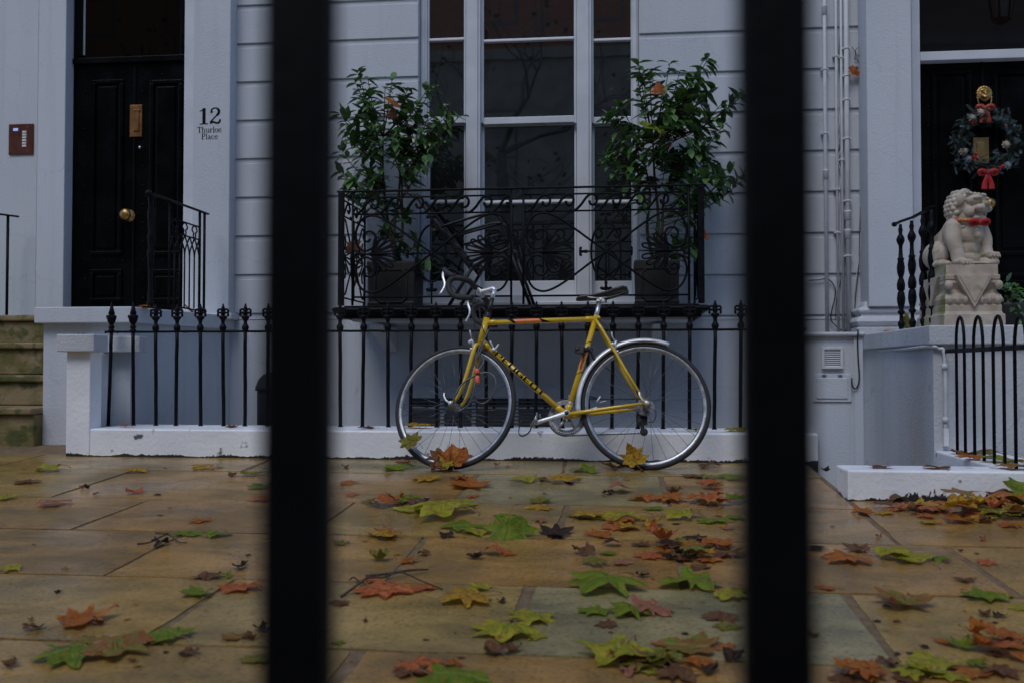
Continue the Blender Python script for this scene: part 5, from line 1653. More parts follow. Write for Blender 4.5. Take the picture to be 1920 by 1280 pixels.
def tube_deco(p, q, t0, t1, r_, mat, name, slant0=0, slant1=0, a0=-PI * .55, a1=PI * .55):
    """a band of colour wrapped on the front of a tube between fractions t0 and t1"""
    A_, B_ = B2(p), B2(q); ax = (B_ - A_).normalized(); V = ax.cross(W_).normalized()
    if V.z < 0: V = -V
    Ln = (B_ - A_).length; mb = MB(); vs = []
    n = 12
    for i in range(n + 1):
        a = a0 + (a1 - a0) * i / n
        rad = (W_ * math.cos(a) + V * math.sin(a)) * r_
        k = math.sin(a)
        vs += [A_ + ax * (t0 * Ln + slant0 * k) + rad, A_ + ax * (t1 * Ln + slant1 * k) + rad]
    mb.add(vs, [(2 * i, 2 * i + 1, 2 * i + 3, 2 * i + 2) for i in range(n)], True)
    return mb.build(name, mat, frame)


rt = .0139
tube_deco(TT0, SC_, .045, .058, rt, WHITED, 'head_band'); tube_deco(TT0, SC_, .0581, .072, rt + .0001, REDD, 'head_band')
tube_deco(TT0, SC_, .020, .045, rt, REDD, 'head_band', a0=-.5, a1=.5) if False else None
tube_deco(TT0, SC_, .262, .525, rt, ORANGED, 'maker_strip', -.010, -.010, a0=-.75, a1=.95)
tube_deco(TT0, SC_, .225, .262, rt + .00012, INK, 'stripe', -.022, -.012, a0=-.9, a1=1.2)
tube_deco(TT0, SC_, .500, .545, rt + .00012, INK, 'stripe', -.014, -.034, a0=-.9, a1=1.2)


def tube_text(s, p, q, t0, t1, r_, hgt, mat, name, flip=False, vertical=False, wd=.20, dark=None):
    A_, B_ = B2(p), B2(q); ax = (B_ - A_).normalized(); V = ax.cross(W_).normalized()
    if V.z < 0: V = -V
    Ln = (B_ - A_).length
    if not vertical:
        tot = sum(BLK[c][0] for c in s); sc_ = (t1 - t0) * Ln / tot; x = t0 * Ln
        mb = MB()
        for ch in s:
            for pl in BLK[ch][1]:
                def put(u, v, x=x):
                    a = (v - .5) * hgt / r_
                    return A_ + ax * (x + u * sc_) + (W_ * math.cos(a) + V * math.sin(a)) * r_
                stroke_quads(mb, pl, wd, put, step=.12)
            x += BLK[ch][0] * sc_
    else:   # letters stacked along the tube
        n = len(s); cell = (t1 - t0) * Ln / n
        mb = MB()
        for i, ch in enumerate(s):
            for pl in BLK[ch][1]:
                def put(u, v, i=i):
                    a = (u - .36) * hgt / r_
                    Vr = V if V.x > 0 else -V
                    return A_ + ax * (t0 * Ln + (i + 1 - v * .82) * cell) + (W_ * math.cos(a) + Vr * math.sin(a)) * r_
                stroke_quads(mb, pl, wd, put, step=.12)
    return mb.build(name, mat, frame)


tube_text('PEUGEOT', DT0, BBp, .175, .745, .0160, .0285, INK, 'lettering', wd=.165)
tube_deco(SC_, BBp, .365, .545, .0152, ORANGED, 'seat_tube_label', a0=-.7, a1=.7)
tube_text('PEUGEOT', SC_, BBp, .370, .54, .01535, .0155, INK, 'seat_tube_lettering', vertical=True, wd=.26)
tube_deco(SC_, BBp, .565, .575, .0152, INK, 'stripe', .012, .012)
tube_deco(SC_, BBp, .25, .257, .0152, INK, 'stripe', .010, .010)
tube_deco(SC_, BBp, .865, .885, .0158, ALU, 'cable_clip')

# ---- fork, headset
mb = MB()
for s_ in (-1, 1):
    mb.tube(catmull([FS(.876, .668, 0), FS(.880, .660, s_ * .028), FS(.889, .640, s_ * .041), FS(.920, .515, s_ * .046), FS(.948, .420, s_ * .048), FS(.972, .370, s_ * .049), FS(AXF[0], RW + .004, s_ * .050)], 5), [.013] * 12 + [.0125 - .0055 * i / 18 for i in range(19)], 10)
mb.tube([FS(.874, .674, 0), FS(.879, .655, 0)], .017, 12)
for s_ in (-1, 1): mb.obox(FS(AXF[0], RW, s_ * .050), S_, U_, W_, (.011, .013, .003))
mb.build('fork', BIKEY, bike)
mb = MB()
L3 = lambda t: FS(*(Vector((HT[0], HT[1], 0)) + HA * t))
mb.tube([L3(-.002), L3(.006), L3(.014), L3(.024), L3(.03)], [.019, .021, .018, .020, .014], 14)
mb.tube([FS(*(Vector((HB[0], HB[1], 0)) - HA * t)) for t in (-.004, .004, .010)], [.0195, .020, .0185], 14)
mb.build('headset', BLACKP, bike)
mb = MB()
mb.tube([L3(.024), L3(.115)], .0118, 12); mb.build('quill', BLACKP, bike)
mb = MB()
st_top = Vector((HT[0], HT[1], 0)) + HA * .172
cl = st_top + Vector((.092, -.012, 0))
mb.tube([L3(.113), FS(*(st_top - HA * .01))], .0122, 12)
mb.tube(catmull([FS(*(st_top - HA * .012)), FS(*(st_top + HA * .0 + Vector((.012, 0, 0)))), FS(*(st_top * .5 + cl * .5)), FS(*cl)], 4), [.0128, .0128] + [.0125] * 8 + [.013] * 3, 12)
mb.tube([FS(cl.x, cl.y, -.020), FS(cl.x, cl.y, .020)], .0185, 12)
mb.build('stem', SILVERP, bike)
# ---- handlebar
tilt = R(14)
def HBp(f, d, w_):   # forward, down, lateral about the clamp, the bar rolled back a little
    f2 = f * math.cos(tilt) + d * math.sin(tilt) * -1; d2 = d * math.cos(tilt) + f * math.sin(tilt)
    return FS(cl.x + f * math.cos(tilt) + d * math.sin(tilt) * -.0 - d * 0, cl.y + f * math.sin(tilt) - d, w_)
mb = MB(); mb.tube([HBp(0, 0, -.07), HBp(0, 0, .07)], .0128, 12); mb.build('bar_centre', SILVERP, bike)
for s_ in (-1, 1):
    pts = [(0, 0, .06), (0, 0, .12), (.004, 0, .155), (.03, .002, .182), (.07, .006, .194), (.098, .028, .198), (.104, .062, .200), (.088, .098, .200), (.050, .116, .202), (.0, .114, .204), (-.04, .110, .206)]
    c = catmull([HBp(a, b_, s_ * e) for a, b_, e in pts], 5)
    mb = MB(); mb.tube(c, [.0135] + [.0152] * (len(c) - 1), 12)
    bar_ = mb.build('handlebar_drop', RUBBER, bike)
    hood = [HBp(.066, .0, s_ * .195), HBp(.096, -.004, s_ * .197), HBp(.122, -.018, s_ * .198), HBp(.136, -.034, s_ * .198), HBp(.142, -.040, s_ * .198)]
    mb = MB(); mb.tube(hood, [.016, .0165, .0150, .013, .006], 12)
    hd = mb.build('brake_hood', RUBBER, bike)
    lev = catmull([HBp(.137, -.020, s_ * .198), HBp(.140, .01, s_ * .199), HBp(.128, .045, s_ * .200), HBp(.130, .075, s_ * .202), HBp(.146, .108, s_ * .204), HBp(.152, .116, s_ * .204)], 5)
    mb = MB(); mb.tube(lev, [.0085] * 4 + [.0075] * (len(lev) - 8) + [.0065] * 4, 8, flat=(1.1, .45)); mb.build('brake_lever', ALU, bike)
# cables
def bcable(pts, r_=.0028, mat=CABLEB):
    mb = MB(); mb.tube(catmull(pts, 6), r_, 6); return mb.build('brake_cable', mat, bike)
bcable([HBp(.120, -.03, .198), HBp(.10, -.06, .15), FS(.90, .99, .05), FS(.905, .86, .03), FS(.896, .74, .02), FS(.888, .69, .02)])
bcable([HBp(.10, .03, -.198), HBp(.04, .06, -.14), FS(.90, .90, -.02), BL(.85, .86, .03), BL(.80, .80, -.018), BL(.55, .803, -.018), BL(.28, .80, -.014), BL(.225, .76, .0), BL(.178, .67, .012)])
bcable([BP(1119, 597, .016), BP(1131, 606, .02), BP(1143, 622, .02), BP(1148, 643, .02), BP(1152, 651, .02)], .0022)
bcable([HBp(.09, .05, .2), HBp(.03, .10, .12), FS(.875, .88, .04), FS(.862, .79, .035), BL(.835, .70, .026), BL(.80, .635, .020)], .0024)

# ---- saddle and post
mb = MB(); mb.tube([BL(.256, .800, 0), BL(.233, .905, 0)], .0128, 12); mb.build('seat_post', ALU, bike)
mb = MB(); mb.obox(BL(.226, .916, 0), S_, U_, W_, (.022, .012, .020)); mb.tube([BL(.226, .918, -.026), BL(.226, .918, .026)], .009, 8); mb.build('saddle_clamp', ALU, bike, bevel=.003)
sec = [(.075, .030, .976, .010), (.085, .058, .996, .022), (.11, .068, 1.0, .026), (.15, .062, .990, .026), (.19, .045, .976, .024), (.24, .029, .965, .022), (.29, .022, .958, .020), (.335, .019, .952, .018), (.352, .014, .947, .014), (.358, .006, .942, .006)]
vs = []; n = 18
for (s0, hw_, ht_, th_) in sec:
    for k in range(n):
        a = 2 * PI * k / n
        x = math.cos(a) * hw_
        y = math.sin(a)
        y = y * th_ * .45 if y > 0 else y * th_ * (1.15 if abs(math.cos(a)) > .3 else .5)
        vs.append(BL(s0, ht_ - .018 + y - .12 * abs(x) * (hw_ > .04), x))
mb = MB(); mb.add(vs, [(i * n + k, i * n + (k + 1) % n, (i + 1) * n + (k + 1) % n, (i + 1) * n + k) for i in range(len(sec) - 1) for k in range(n)] + [tuple(range(n))[::-1], tuple((len(sec) - 1) * n + k for k in range(n))], True)
sad = mb.build('saddle', pm('saddle_leather', (.010, .010, .011), (.018, .018, .019), 20, .32, .42, .2, 90, bdist=.003), bike)
mb = MB()
for s_ in (-1, 1): mb.tube(catmull([BL(.10, .955, s_ * .03), BL(.14, .942, s_ * .022), BL(.20, .926, s_ * .021), BL(.26, .925, s_ * .021), BL(.30, .932, s_ * .016), BL(.335, .940, s_ * .008)], 4), .0035, 8)
mb.build('saddle_rail', STEEL, sad)

# ---- wheels
def wheel(fn, axle, seed):
    rnd = random.Random(seed)
    C = lambda rr, a, w_=0: fn(axle[0] + rr * math.cos(a), axle[1] + rr * math.sin(a), w_)
    nS = 72
    we = thing('wheel', None, None, tuple(fn(axle[0], axle[1], 0)))
    we.parent = bike; we.location = Vector(we.location) - ORG[bike.name]
    def torus(prof, name, mat):
        mb = MB(); vs = []; q = len(prof)
        for i in range(nS):
            a = 2 * PI * i / nS
            for (rr, w_) in prof: vs.append(C(rr, a, w_))
        mb.add(vs, [(i * q + j, ((i + 1) % nS) * q + j, ((i + 1) % nS) * q + (j + 1) % q, i * q + (j + 1) % q) for i in range(nS) for j in range(q)], True)
        return mb.build(name, mat, we)
    torus([(.3255 + .0145 * math.cos(2 * PI * k / 12), .0145 * math.sin(2 * PI * k / 12)) for k in range(12)], 'tyre', RUBBER)
    torus([(.3165, .0085), (.3185, .0105), (.314, .0108), (.304, .0100), (.299, .0062), (.2965, 0), (.299, -.0062), (.304, -.0100), (.314, -.0108), (.3185, -.0105), (.3165, -.0085)], 'rim', RIMM)
    mb = MB()
    A_ = (fn(axle[0], axle[1], 1) - fn(axle[0], axle[1], 0)).normalized()
    o = fn(axle[0], axle[1], 0)
    mb.lathe([(.008, -.048), (.012, -.046), (.012, -.040), (.024, -.037), (.024, -.034), (.015, -.030), (.0125, -.01), (.0125, .01), (.015, .03), (.024, .034), (.024, .037), (.012, .040), (.012, .046), (.008, .048), (.005, .049), (.005, .064)], o, A_, n=20)
    mb.build('hub', STEEL, we)
    mb = MB(); mb.lathe([(.004, .058), (.0125, .060), (.0125, .070), (.009, .075), (.001, .076)], o, A_, n=14)
    mb.tube(catmull([o + A_ * .070, fn(axle[0] + .02, axle[1] + .012, .074), fn(axle[0] + .036, axle[1] + .040, .072), fn(axle[0] + .036, axle[1] + .058, .068)], 4), .0045, 8, flat=(1.2, .7))
    mb.build('quick_release', SILVERP, we)
    for k in range(28):
        side = 1 if k % 2 else -1
        a0 = 2 * PI * (k + .5) / 28; off = (1 if (k // 2) % 2 else -1) * R(62)
        p = C(.0225, a0 + off, side * .0355); q = C(.296, a0, side * .002)
        mb = MB(); mb.tube([p, q], .00105, 5); mb.tube([C(.283, a0, side * .003), q], .0018, 5)
        mb.build('spoke', SPOKEM, we)
    mb = MB(); a = rnd.uniform(0, 6); mb.tube([C(.293, a), C(.255, a)], [.003, .002], 6); mb.build('valve', BLACKP, we)
    return we
w1 = wheel(BL, AXR, 1); w2 = wheel(FS, AXF, 2)
# reflector in the rear spokes
mb = MB(); mb.tube([BL(.235, .385, .012), BL(.255, .355, .012)], .004, 6); mb.tube([BL(.205, .36, .015), BL(.24, .352, .015)], .0022, 6); mb.build('spoke_reflector', WHITED, w1)

# ---- mudguard
mb = MB(); vs = []; prof = [(-.026, -.016), (-.0255, -.004), (-.016, .006), (0, .010), (.016, .006), (.0255, -.004), (.026, -.016)]
n = 40
for i in range(n + 1):
    a = R(-6 + 118 * i / n)
    for (w_, d) in prof:
        vs.append(BL(AXR[0] + (.356 + d) * math.cos(a), AXR[1] + (.356 + d) * math.sin(a), w_))
q = len(prof)
mb.add(vs, [(i * q + j, i * q + j + 1, (i + 1) * q + j + 1, (i + 1) * q + j) for i in range(n) for j in range(q - 1)], True)
mg = mb.build('mudguard', SILVERP, bike); so = mg.modifiers.new('thick', 'SOLIDIFY'); so.thickness = .0014; so.offset = 0

# ---- brakes
def caliper(fn, c, up, r_=.006):
    mb = MB()
    for s_ in (-1, 1):
        mb.tube(catmull([fn(c[0] + up[0] * .012, c[1] + up[1] * .012, s_ * .004 + .0), fn(c[0] + up[0] * .012, c[1] + up[1] * .010, s_ * .026), fn(c[0] + up[0] * .0, c[1] + up[1] * -.01 - .004, s_ * .034), fn(c[0] - .002, c[1] - .042, s_ * .020)], 4), r_, 8)
        mb.obox(fn(c[0], c[1] - .042, s_ * .014), S_, U_, W_, (.018, .005, .004))
    mb.tube(catmull([fn(c[0] + up[0] * .012, c[1] + .01, .0), fn(c[0] + .012, c[1] + .03, .03), fn(c[0] + .016, c[1] + .055, .036)], 4), .0045, 8)
    mb.ell(fn(c[0] + .012, c[1] - .012, .038), (.011, .011, .011), nu=10, nv=8)
    return mb.build('brake_caliper', SILVERP, bike)
caliper(FS, (.905, .690), (1, .3)); caliper(BL, (.155, .672), (-.6, .8))

# ---- down tube shifters
mb = MB()
p = lerp2(DT0, BBp, .185 - .03)
for s_ in (-1, 1):
    c = BL(p[0], p[1] + .006, s_ * .018)
    mb.lathe([(.011, 0), (.011, .008), (.006, .012), (.001, .013)], c, W_ * s_, n=12)
    mb.tube(catmull([c + W_ * (.006 * s_), c + W_ * (.009 * s_) + S_ * (.008 - .016 * (s_ < 0)) + U_ * .02, c + W_ * (.012 * s_) + S_ * (.02 - .044 * (s_ < 0)) + U_ * .045], 4), .0042, 8, flat=(1.3, .6))
mb.build('gear_lever', SILVERP, bike)

# ---- transmission
BBv = lambda s, h, w_: BL(BBp[0] + s, BBp[1] + h, w_)
mb = MB()
for (R0, R1, w_, nt_) in ((.099, .086, -.050, 50), (.084, .070, -.042, 42)):
    vs = []; m = nt_ * 2
    for i in range(m):
        a = 2 * PI * i / m; ro = R0 + (.0035 if i % 2 else -.001)
        for (rr, ww) in ((ro, w_ - .0016), (ro, w_ + .0016), (R1, w_ + .0016), (R1, w_ - .0016)):
            vs.append(BBv(rr * math.cos(a), rr * math.sin(a), ww))
    mb.add(vs, [(i * 4 + j, ((i + 1) % m) * 4 + j, ((i + 1) % m) * 4 + (j + 1) % 4, i * 4 + (j + 1) % 4) for i in range(m) for j in range(4)], False)
mb.build('chainring', STEEL, bike)
mb = MB()
for k in range(5):
    a = 2 * PI * k / 5 + .3
    mb.tube([BBv(.012 * math.cos(a), .012 * math.sin(a), -.048), BBv(.075 * math.cos(a), .075 * math.sin(a), -.048)], [.011, .0065], 8, flat=(1, .6))
mb.lathe([(.02, 0), (.02, .014)], BBv(0, 0, -.055), W_, n=14)
mb.build('spider', ALU, bike)
cv = (.158, -.052)
for s_, nm in ((1, 1), (-1, -1)):
    w0 = .052 * s_ + (.0 if s_ > 0 else -.012)
    mb = MB()
    P_ = [BBv(-.012 * s_ * .93, .012 * .31 * s_, w0), BBv(0, 0, w0), BBv(cv[0] * .5 * s_, cv[1] * .5 * s_, w0 + .006 * s_), BBv(cv[0] * s_, cv[1] * s_, w0 + .011 * s_), BBv(cv[0] * 1.05 * s_, cv[1] * 1.05 * s_, w0 + .011 * s_)]
    mb.tube(P_, [.012, .0155, .0115, .0125, .010], 10, flat=(1, .65), ref=tuple(U_))
    mb.lathe([(.0165, -.006), (.0165, .008), (.012, .010)], BBv(0, 0, w0), W_ * s_, n=16)
    cr_ = mb.build('crank', SILVERP, bike)
    mb = MB(); mb.lathe([(.0115, .0085), (.0115, .0108), (.001, .011)], BBv(0, 0, w0), W_ * s_, n=14); mb.build('dust_cap', BLACKP, cr_)
    pc = Vector((cv[0] * 1.0 * s_, cv[1] * s_, w0 + .011 * s_))
    ta = R(-64) if s_ > 0 else R(20)
    def PD(f, u, w_): return BBv(pc.x + f * math.cos(ta) - u * math.sin(ta), pc.y + f * math.sin(ta) + u * math.cos(ta), pc.z + w_ * s_)
    mb = MB()
    mb.tube([PD(0, 0, .0), PD(0, 0, .085)], .007, 10)
    for f in (-.032, .032):
        mb.tube([PD(f, .010, .018), PD(f, .010, .082)], .004, 6, flat=(1, 1)); mb.tube([PD(f, -.008, .018), PD(f, -.008, .082)], .003, 6)
    for w_ in (.018, .082): mb.tube([PD(-.032, .008, w_), PD(0, .004, w_), PD(.032, .008, w_)], .0042, 6)
    mb.build('pedal', STEEL, bike)
    mb = MB()
    for e in (-.012, .012):
        mb.tube(catmull([PD(.030, .008, .05 + e), PD(.066, .004, .05 + e), PD(.098, .022, .05 + e), PD(.100, .046, .05 + e), PD(.07, .060, .05 + e * .8), PD(.02, .066, .05 + e * .6)], 5), .0022, 6)
    mb.build('toe_clip', BLACKP, bike)
mb = MB()
RC = .047
for (p0, p1, w0, w1_) in (((BBp[0] - .0, BBp[1] + .098), (0, RW + RC), -.050, -.046), ((BBp[0], BBp[1] - .098), (.012, RW - .135), -.050, -.052)):
    nL = 44
    for i in range(nL):
        t = i / nL; t2 = (i + .8) / nL
        q = lambda t: BL(p0[0] + (p1[0] - p0[0]) * t, p0[1] + (p1[1] - p0[1]) * t, w0 + (w1_ - w0) * t)
        mb.tube([q(t), q(t2)], .0042 if i % 2 else .0036, 6, flat=(1.1, .9))
arc = [BBv(.099 * math.cos(a), .099 * math.sin(a), -.050) for a in [PI / 2 - PI * i / 20 for i in range(21)]]
mb.tube(arc, .0040, 6)
chain = mb.build('chain', pm('oily_chain', (.03, .024, .02), (.09, .075, .06), 80, .4, .6, metal=.7), bike)
mb = MB()
for k, rr in enumerate((.047, .042, .037, .032, .028, .025)):
    vs = []; m = 40
    w_ = -.030 - k * .0055
    for i in range(m):
        a = 2 * PI * i / m; ro = rr + (.002 if i % 2 else -.001)
        vs += [BL(ro * math.cos(a), RW + ro * math.sin(a), w_), BL(ro * math.cos(a), RW + ro * math.sin(a), w_ - .002)]
    mb.add(vs, [tuple(2 * i for i in range(m)), tuple(2 * i + 1 for i in range(m))[::-1]] + [(2 * i, 2 * i + 1, (2 * i + 3) % (2 * m), (2 * i + 2) % (2 * m)) for i in range(m)], False)
mb.build('freewheel', STEEL, bike)
mb = MB()
mb.tube([BL(0, RW - .01, -.066), BL(.006, RW - .045, -.070), BL(.018, RW - .075, -.066)], [.012, .017, .016], 10)
mb.obox(BL(.012, RW - .062, -.064), S_, U_, W_, (.026, .026, .012))
for (s0, h0) in ((.020, -.078), (.008, -.128)):
    mb.lathe([(.021, -.003), (.021, .003)], BL(s0, RW + h0, -.054), W_, n=16)
mb.obox(BL(.014, RW - .104, -.049), S_, U_, W_, (.009, .038, .002)); mb.obox(BL(.014, RW - .104, -.060), S_, U_, W_, (.009, .038, .002))
mb.build('rear_derailleur', BLACKP, bike, bevel=.002)
mb = MB(); mb.tube(catmull([BL(.02, RW - .06, -.06), BL(-.04, RW - .075, -.058), BL(-.058, RW - .02, -.058), BL(-.02, RW + .0, -.06), BL(.05, RW - .0, -.05)], 5), .0024, 6); mb.build('gear_cable', CABLEB, bike)
mb = MB(); mb.obox(BL(.372, .395, -.046), S_, U_, W_, (.03, .010, .007)); mb.tube([BL(.362, .40, -.02), BL(.372, .41, -.04)], .008, 8); mb.build('front_derailleur', STEEL, bike, bevel=.002)

# ---- lamp strapped to the seat tube
lp = BP(1091, 656, .03)
mb = MB()
mb.obox(BP(1087, 656, .028), (S_ * .96 + U_ * .16).normalized(), (U_ * .96 - S_ * .2).normalized(), W_, (.024, .022, .018))
mb.tube([BP(1088, 656, .028), BP(1079, 655, .028)], [.020, .024], 12)
mb.tube([BP(1092, 656, .02), BP(1104, 655, .012), BP(1110, 657, .0)], .014, 10)
lamp = mb.build('lamp', BLACKP, bike, bevel=.004)
mb = MB(); mb.tube(catmull([BP(1101, 650, .022), BP(1108, 658, .024), BP(1112, 668, .022), BP(1115, 676, .02)], 4), .008, 6, flat=(1.2, .25)); mb.build('strap', BLACKP, lamp)

# ------------------------------------------------------------------ cable lock hung from the head tube
lk = thing('cable_lock', 'grey looped cable lock with coral couplings hanging in the front wheel', 'lock', tuple(BP(895, 700, .06)))
mb = MB()
WL = .065
l1 = [(893, 706), (890, 722), (886, 744), (874, 762), (858, 770), (851, 760), (853, 742), (868, 718), (890, 704), (912, 698), (926, 705), (930, 724), (922, 744), (906, 756), (894, 752), (889, 738), (890, 722), (895, 708)]
mb.tube(catmull([BP(x, y, WL + .010 * math.sin(i * 1.3)) for i, (x, y) in enumerate(l1)], 6), .0052, 8)
l2 = [(894, 700), (900, 690), (907, 678), (903, 668), (897, 660), (899, 652), (905, 640), (912, 628), (916, 618)]
mb.tube(catmull([BP(x, y, WL * .8 - .003 * i) for i, (x, y) in enumerate(l2)], 6), .0052, 8)
l3 = [(896, 692), (891, 682), (893, 670), (899, 664), (902, 655), (905, 645)]
mb.tube(catmull([BP(x, y, WL * .75) for x, y in l3], 6), .0052, 8)
mb.build('cable', LOCKC, lk)
for (a, b_) in (((894, 691), (895, 700)), ((895, 704), (895.5, 719))):
    mb = MB(); mb.tube([BP(*a, WL), BP(*a, WL) .lerp(BP(*b_, WL), .15), BP(*b_, WL).lerp(BP(*a, WL), .15), BP(*b_, WL)], [.009, .0125, .0125, .010], 12); mb.build('coupling', CORAL, lk)

# ------------------------------------------------------------------ fallen leaves
HALF = [(0, 0), (.13, -.07), (.28, -.14), (.43, -.10), (.44, .0), (.44, .08), (.54, .11), (.70, .17), (.64, .26), (.56, .34), (.45, .39), (.41, .42), (.47, .49), (.53, .56), (.58, .69), (.46, .67), (.37, .67), (.27, .66), (.28, .73), (.20, .80), (.14, .90), (0, 1.03)]
OUT2 = HALF + [(-x, y) for x, y in HALF[-2:0:-1]]


def leaf_material(name, c1, c2, c3, rough=.42, vein=(.5, .55, .2), trans=.3):
    """blade tone with blotches towards a second colour, edges towards a third, pale veins radiating from the stalk"""
    m = bpy.data.materials.new(name); m.use_nodes = True
    n = m.node_tree; L = n.links; N = n.nodes.new
    b = n.nodes['Principled BSDF']; b.inputs['Roughness'].default_value = rough - .08; b.inputs['Specular IOR Level'].default_value = .25
    uv = N('ShaderNodeUVMap'); oi = N('ShaderNodeObjectInfo'); geo = N('ShaderNodeTexCoord')
    ad = N('ShaderNodeVectorMath'); ad.operation = 'ADD'
    cb = N('ShaderNodeCombineXYZ'); ml = N('ShaderNodeMath'); ml.operation = 'MULTIPLY'; ml.inputs[1].default_value = 41
    L.new(oi.outputs['Random'], ml.inputs[0]); L.new(ml.outputs[0], cb.inputs[0]); L.new(ml.outputs[0], cb.inputs[1])
    L.new(uv.outputs[0], ad.inputs[0]); L.new(cb.outputs[0], ad.inputs[1])
    no = N('ShaderNodeTexNoise'); no.inputs['Scale'].default_value = 2.6; no.inputs['Detail'].default_value = 8; L.new(ad.outputs[0], no.inputs['Vector'])
    cr = N('ShaderNodeValToRGB'); cr.color_ramp.elements[0].position = .38; cr.color_ramp.elements[1].position = .64
    cr.color_ramp.elements[0].color = (*c1, 1); cr.color_ramp.elements[1].color = (*c2, 1); L.new(no.outputs['Fac'], cr.inputs[0])
    n2 = N('ShaderNodeTexNoise'); n2.inputs['Scale'].default_value = 9; n2.inputs['Detail'].default_value = 6; L.new(ad.outputs[0], n2.inputs['Vector'])
    r2 = N('ShaderNodeValToRGB'); r2.color_ramp.elements[0].position = .47; r2.color_ramp.elements[1].position = .66; L.new(n2.outputs['Fac'], r2.inputs[0])
    mx = N('ShaderNodeMix'); mx.data_type = 'RGBA'; mx.inputs[7].default_value = (*c3, 1)
    L.new(r2.outputs[0], mx.inputs[0]); L.new(cr.outputs[0], mx.inputs[6])
    at_ = N('ShaderNodeAttribute'); at_.attribute_name = 'vein'
    vm = N('ShaderNodeMapRange'); vm.inputs[1].default_value = .55; vm.inputs[2].default_value = 1; vm.inputs[4].default_value = .55
    L.new(at_.outputs['Fac'], vm.inputs[0])
    mv = N('ShaderNodeMix'); mv.data_type = 'RGBA'; mv.inputs[7].default_value = (*vein, 1)
    L.new(vm.outputs[0], mv.inputs[0]); L.new(mx.outputs[2], mv.inputs[6])
    L.new(mv.outputs[2], b.inputs['Base Color'])
    bp_ = N('ShaderNodeBump'); bp_.inputs['Strength'].default_value = .5; bp_.inputs['Distance'].default_value = .02
    hs = N('ShaderNodeMath'); hs.operation = 'SUBTRACT'; L.new(n2.outputs['Fac'], hs.inputs[0]); L.new(at_.outputs['Fac'], hs.inputs[1])
    L.new(hs.outputs[0], bp_.inputs['Height']); L.new(bp_.outputs[0], b.inputs['Normal'])
    t = N('ShaderNodeBsdfTranslucent'); ms = N('ShaderNodeMixShader'); ms.inputs[0].default_value = trans
    L.new(mv.outputs[2], t.inputs[0]); L.new(b.outputs[0], ms.inputs[1]); L.new(t.outputs[0], ms.inputs[2]); L.new(ms.outputs[0], n.nodes['Material Output'].inputs[0])
    return m


LM = {
    'green': leaf_material('green_leaf', (.085, .175, .006), (.18, .26, .010), (.26, .17, .02), vein=(.20, .26, .06)),
    'lime': leaf_material('yellow_green_leaf', (.27, .31, .014), (.42, .36, .022), (.30, .15, .03), vein=(.38, .38, .12)),
    'yellow': leaf_material('yellow_leaf', (.50, .32, .016), (.46, .22, .018), (.22, .085, .02), vein=(.45, .34, .12)),
    'orange': leaf_material('orange_leaf', (.50, .165, .016), (.36, .09, .014), (.28, .09, .02), vein=(.42, .20, .07)),
    'red': leaf_material('red_leaf', (.50, .115, .024), (.54, .18, .06), (.26, .06, .015), vein=(.42, .15, .09)),
    'pink': leaf_material('pinkish_leaf', (.42, .17, .095), (.36, .14, .08), (.25, .10, .05), vein=(.45, .24, .15), rough=.5),
    'brown': leaf_material('brown_leaf', (.15, .062, .024), (.22, .10, .04), (.08, .04, .02), vein=(.26, .14, .07), rough=.55),
    'dark': leaf_material('dark_withered_leaf', (.035, .018, .012), (.07, .035, .02), (.02, .012, .01), vein=(.09, .05, .03), rough=.5),
    'olive': leaf_material('olive_leaf', (.16, .17, .02), (.27, .23, .03), (.16, .08, .02), vein=(.24, .22, .08)),
    'mixed': leaf_material('green_and_red_leaf', (.15, .20, .02), (.34, .13, .04), (.32, .07, .03), vein=(.36, .26, .10)),
}
STALK = pm('leaf_stalk', (.20, .13, .05), (.26, .11, .04), 30, .5)
WORDS = {'green': 'green', 'lime': 'yellow-green', 'yellow': 'yellow', 'orange': 'orange', 'red': 'rust red', 'pink': 'salmon pink', 'brown': 'brown', 'dark': 'dark withered', 'olive': 'olive', 'mixed': 'green and red'}
LEAFMESH = {}


